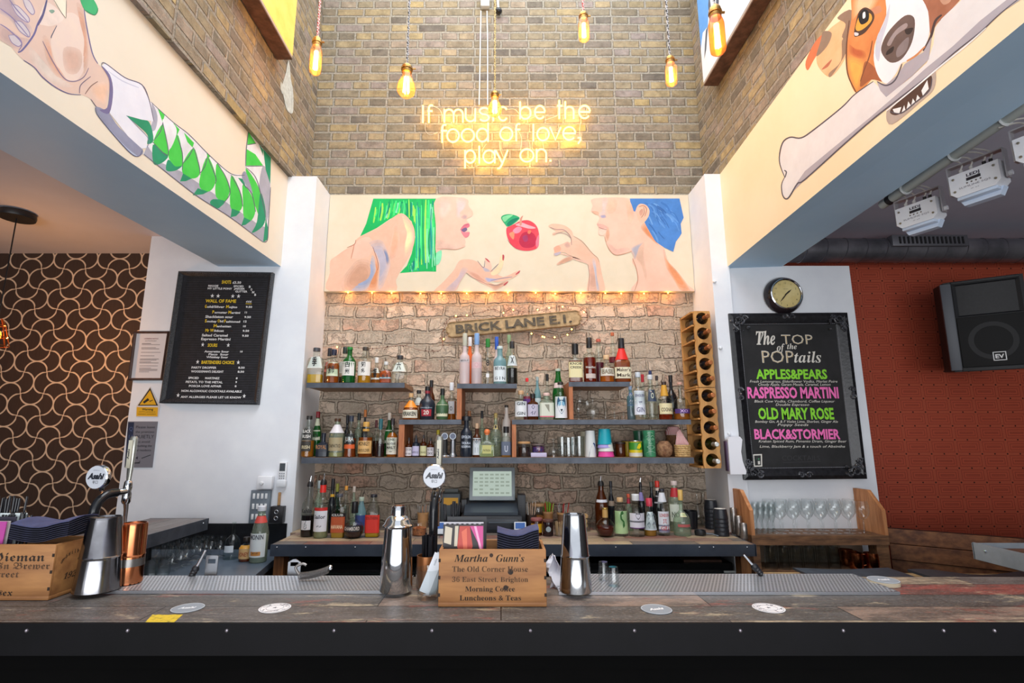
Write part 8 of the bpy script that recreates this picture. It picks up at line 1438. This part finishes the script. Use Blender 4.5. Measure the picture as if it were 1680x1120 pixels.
def pourer(label, pa, pb, Y, z0):
    a = U(*pa, Y); e = U(*pb, Y); t = thing('speed_pourer', label, 'pourer', e); d = (a-e); L = d.length; ax = d.normalized(); b = B(); b.lathe([(.006, 0), (.011, .006), (.0095, .012), (.012, .016), (.010, .022), (.0125, .026), (.011, .032), (.0135, .037), (.012, .044), (.008, .05)], M('#1a1b20', .4), (0, 0, 0), 14, ax); b.build('stopper', t); b = B(); b.tube([ax*.045, ax*(L*.75), ax*L], [.0055, .005, .0042], chrome, 10); b.tube([ax*-.012, ax*.004], [.002, .004], chrome, 8); b.build('spout', t)
pourer('black and steel speed pourer leaning by the square topped opener', (337, 903), (312, 949), YB1-.02, 0); pourer('speed pourer with long steel spout leaning at the back of the right drip mat', (1220, 909), (1250, 943), YB1-.02, 0)
# rubber mats at the right behind the bar, on a low counter
zc_ = HC-.755; q4 = [UZ(1262, 946, zc_), UZ(1700, 946, zc_)]
t = thing('side_counter', 'low counter behind the right half of the bar with a pale wood edge', 'counter', (2.0, 2.9, 0)); b = B(); b.prism([(1.47-2, -.55, zc_-.04), (3.4-2, -.55, zc_-.04), (3.4-2, .2, zc_-.04), (1.47-2, .26, zc_-.04)], (0, 0, .04), MN('pale_wood_top', '#8a7050', '#b09468', 9, .6)); b.build('worktop', t, smooth=False); b = B(); b.box(1.5-2, 3.38-2, -.5, .2, 0, zc_-.04, M('#151515', .7)); b.build('base', t, smooth=False)
def rubber_ribs():
    t_ = NT('ribbed_rubber'); w_ = t_.n('ShaderNodeTexWave'); w_.inputs['Scale'].default_value = 60; t_.k(t_.obj(), w_.inputs[0]); return t_.bsdf(t_.mix(w_.outputs[1], C('#15171a'), C('#4a4e56')), .5, 0, .4, bump=w_.outputs[1], bs=.5, bd=.003)
def rmat(label, x0, x1, y0, y1, m, amp):
    b = B(); nx = 24; vs = []; fs = []
    for lay in (0, .012):
        for j in range(3):
            for i in range(nx+1): x = x0+(x1-x0)*i/nx; vs.append((x, y0+(y1-y0)*j/2, zc_+.012+amp*(1+math.sin(x*9))*.5+lay))
    N = 3*(nx+1)
    for j in range(2):
        for i in range(nx): q_ = j*(nx+1)+i; fs += [(q_, q_+nx+1, q_+nx+2, q_+1), (N+q_, N+q_+1, N+q_+nx+2, N+q_+nx+1)]
    for i in range(nx): fs += [(i, i+1, N+i+1, N+i), (2*(nx+1)+i+1, 2*(nx+1)+i, N+2*(nx+1)+i, N+2*(nx+1)+i+1)]
    for j in range(2): q_ = j*(nx+1); fs += [(q_+nx+1, q_, N+q_, N+q_+nx+1), (q_+nx, q_+2*nx+1, N+q_+2*nx+1, N+q_+nx)]
    b.add(vs, fs, m); solo('rubber_mat', b, label, 'mat', 'rubber mats on the low counter')
xa, xb_, xc = UZ(1320, 940, zc_+.03).x, UZ(1482, 940, zc_+.03).x, UZ(1760, 940, zc_+.03).x
rmat('flat dark rubber bar mat behind the right drip mat', xa, xb_, 2.62, 3.12, MN('dark_rubber_mat', '#2c343e', '#3a4450', 20, .5), .01); rmat('ribbed grey rubber mat with a wavy surface at the right', xb_+.02, min(xc, 3.36), 2.55, 3.0, rubber_ribs(), .03)
# ------------------------------------------------------------------ left return counter with its raised ledge
ZLc = HC-.745; P1, P2 = UZ(446, 920, ZLc), UZ(410, 951, ZLc); t = thing('side_counter', 'blue grey counter along the left wall carrying glasses and syrup bottles', 'counter', (P1.x, P1.y, 0)); slate = MN('blue_grey_laminate', '#44505e', '#566474', 5, .3)
pl = [(P1.x, P1.y), (P1.x, YP-.012), (-3.2, YP-.012), (-3.2, 2.1), (P2.x-.35, 2.1), (P2.x, P2.y)]
b = B(); b.prism([(x-P1.x, y-P1.y, ZLc-.04) for x, y in pl], (0, 0, .04), slate); b.build('worktop', t, smooth=False)
b = B(); b.prism([((x-P1.x)*.97-.03, (y-P1.y)*.97-.01, .0) for x, y in pl], (0, 0, ZLc-.04), MN('dark_cabinet_wood', '#3a2c20', '#6e5030', 8, .6)); b.build('cabinet', t, smooth=False)
zsp = U(400, 858, YP).z; b = B(); b.box(-3.0, U(471, 870, YP).x, YP-.011, YP-.004, ZLc, zsp, M('#15161a', .2)); solo('splashback', b, 'glossy black splashback strip low on the left wall', 'splashback')
xl0, xl1 = -2.24, -1.865; y0, y1 = 2.16, 3.46; zl_ = HC-.505; t = thing('raised_ledge', 'raised ledge of dark grey planks over the glasses on the left counter', 'ledge', ((xl0+xl1)/2, y1, zl_)); w = (xl1-xl0)/2
lgm = plankwood('grey_ledge_planks', [(.0, '#6c6a6c'), (.3, '#7c7a7a'), (.6, '#62605f'), (.8, '#747070')], .115, 3., axis='YX', patch=.2, streak=.3)
b = B(); b.box(-w, w-.006, y0-y1, -.006, -.066, 0, lgm); b.build('planks', t, smooth=False); b = B(); b.box(w-.006, w, y0-y1, 0, -.068, .001, edge_m); b.box(-w, w, -.006, 0, -.068, .001, edge_m); b.build('edge_strip', t, smooth=False)
for y in (-.06, -.62, -1.2): b = B(); b.ball((w, y, -.02), .006, chrome, 8); b.build('screw', t)
for y in (-.04, -1.4): b = B(); b.box(-w+.01, -w+.06, y-.03, y, ZLc-zl_, -.066, M('#1c1c20', .5)); b.build('leg', t, smooth=False)
g = 'short goblets under the raised ledge'; gp = [(.031, 0), (.031, .003), (.006, .01), (.005, .04), (.014, .046), (.032, .07), (.036, .1), (.033, .125)]; ff = None
spots = [((465, 1002), 'nearest the cut tumblers'), ((540, 975), 'second from the cut tumblers'), ((588, 952), 'third from the cut tumblers'), ((652, 915), 'fourth from the cut tumblers'), ((703, 905), 'fifth from the cut tumblers'), ((790, 885), 'second from the clear bottle'), ((866, 880), 'next to the clear bottle')]
for k, ((x, y), d) in enumerate(spots):
    p = UZ(190+x/5.09, 740+y/5.09, ZLc)+Vector((0, 0, .001))
    for row in range(2):
        if ff is None: b = B(); b.lathe(gp, clearg, n=18, cap=False); ff = b.build('goblet'); o = ff
        else: o = ff.copy(); COL.objects.link(o)
        o.location = p+Vector((-.105*row, .03*row, 0)); tag(o, ('front' if not row else 'rear')+' row short goblet under the raised ledge, '+d, 'glass', g)
for (x, y), d in (((250, 1066), 'cut glass tumbler nearest the copper shaker'), ((356, 1062), 'cut glass tumbler nearest the goblets')):
    p = UZ(190+x/5.09, 740+y/5.09, ZLc)+Vector((0, .03, .001)); b = B(); n = 20; vs = []
    b.lathe([(.031, 0), (.034, .01), (.037, .05), (.039, .095), (.037, .095), (.033, .012)], clearg, n=10); b.lathe([(.0345, .012), (.038, .03), (.0385, .05), (.0378, .055)], clearg, n=20, rot=.15, cap=False); o = b.build('tumbler', ang=12); o.location = p; tag(o, d, 'glass', 'cut glass tumblers')
sL = (190, 740, 5.09); q = {'z': ZLc+.001, 'Y': 3.2}
bottle(q, sL, 926, 1056, 590, 'dome', 'clear', 'plain clear glass bottle with white patch on the left counter', None, None, [(.2, .38, '#d2dae0', None, None, .6)], yb=905)
bottle(q, sL, 1044, 1148, 715, 'apoth', 'clear', 'small amber syrup bottle with orange label on the left counter', ('#8a3c14', .6, .7), ('#2a2420', .16, 1.2), [(.12, .55, '#d8b078', 'HONEY', '#a03c20'), (.55, .68, '#e8a030')], yb=925)
bottle(q, sL, 1155, 1292, 455, 'cone', 'pale', 'tall syrup bottle with white almond label and red striped neck on the left counter', ('#c8ccc8', .5, .5), ('#d8dce4', .08, 1.15), [(.1, .52, '#dce2e2', 'MONIN||~', '#3a3c4a'), (.13, .2, '#c88840', None, None, .6)], neck=('#d05048', .7, .82), yb=932)
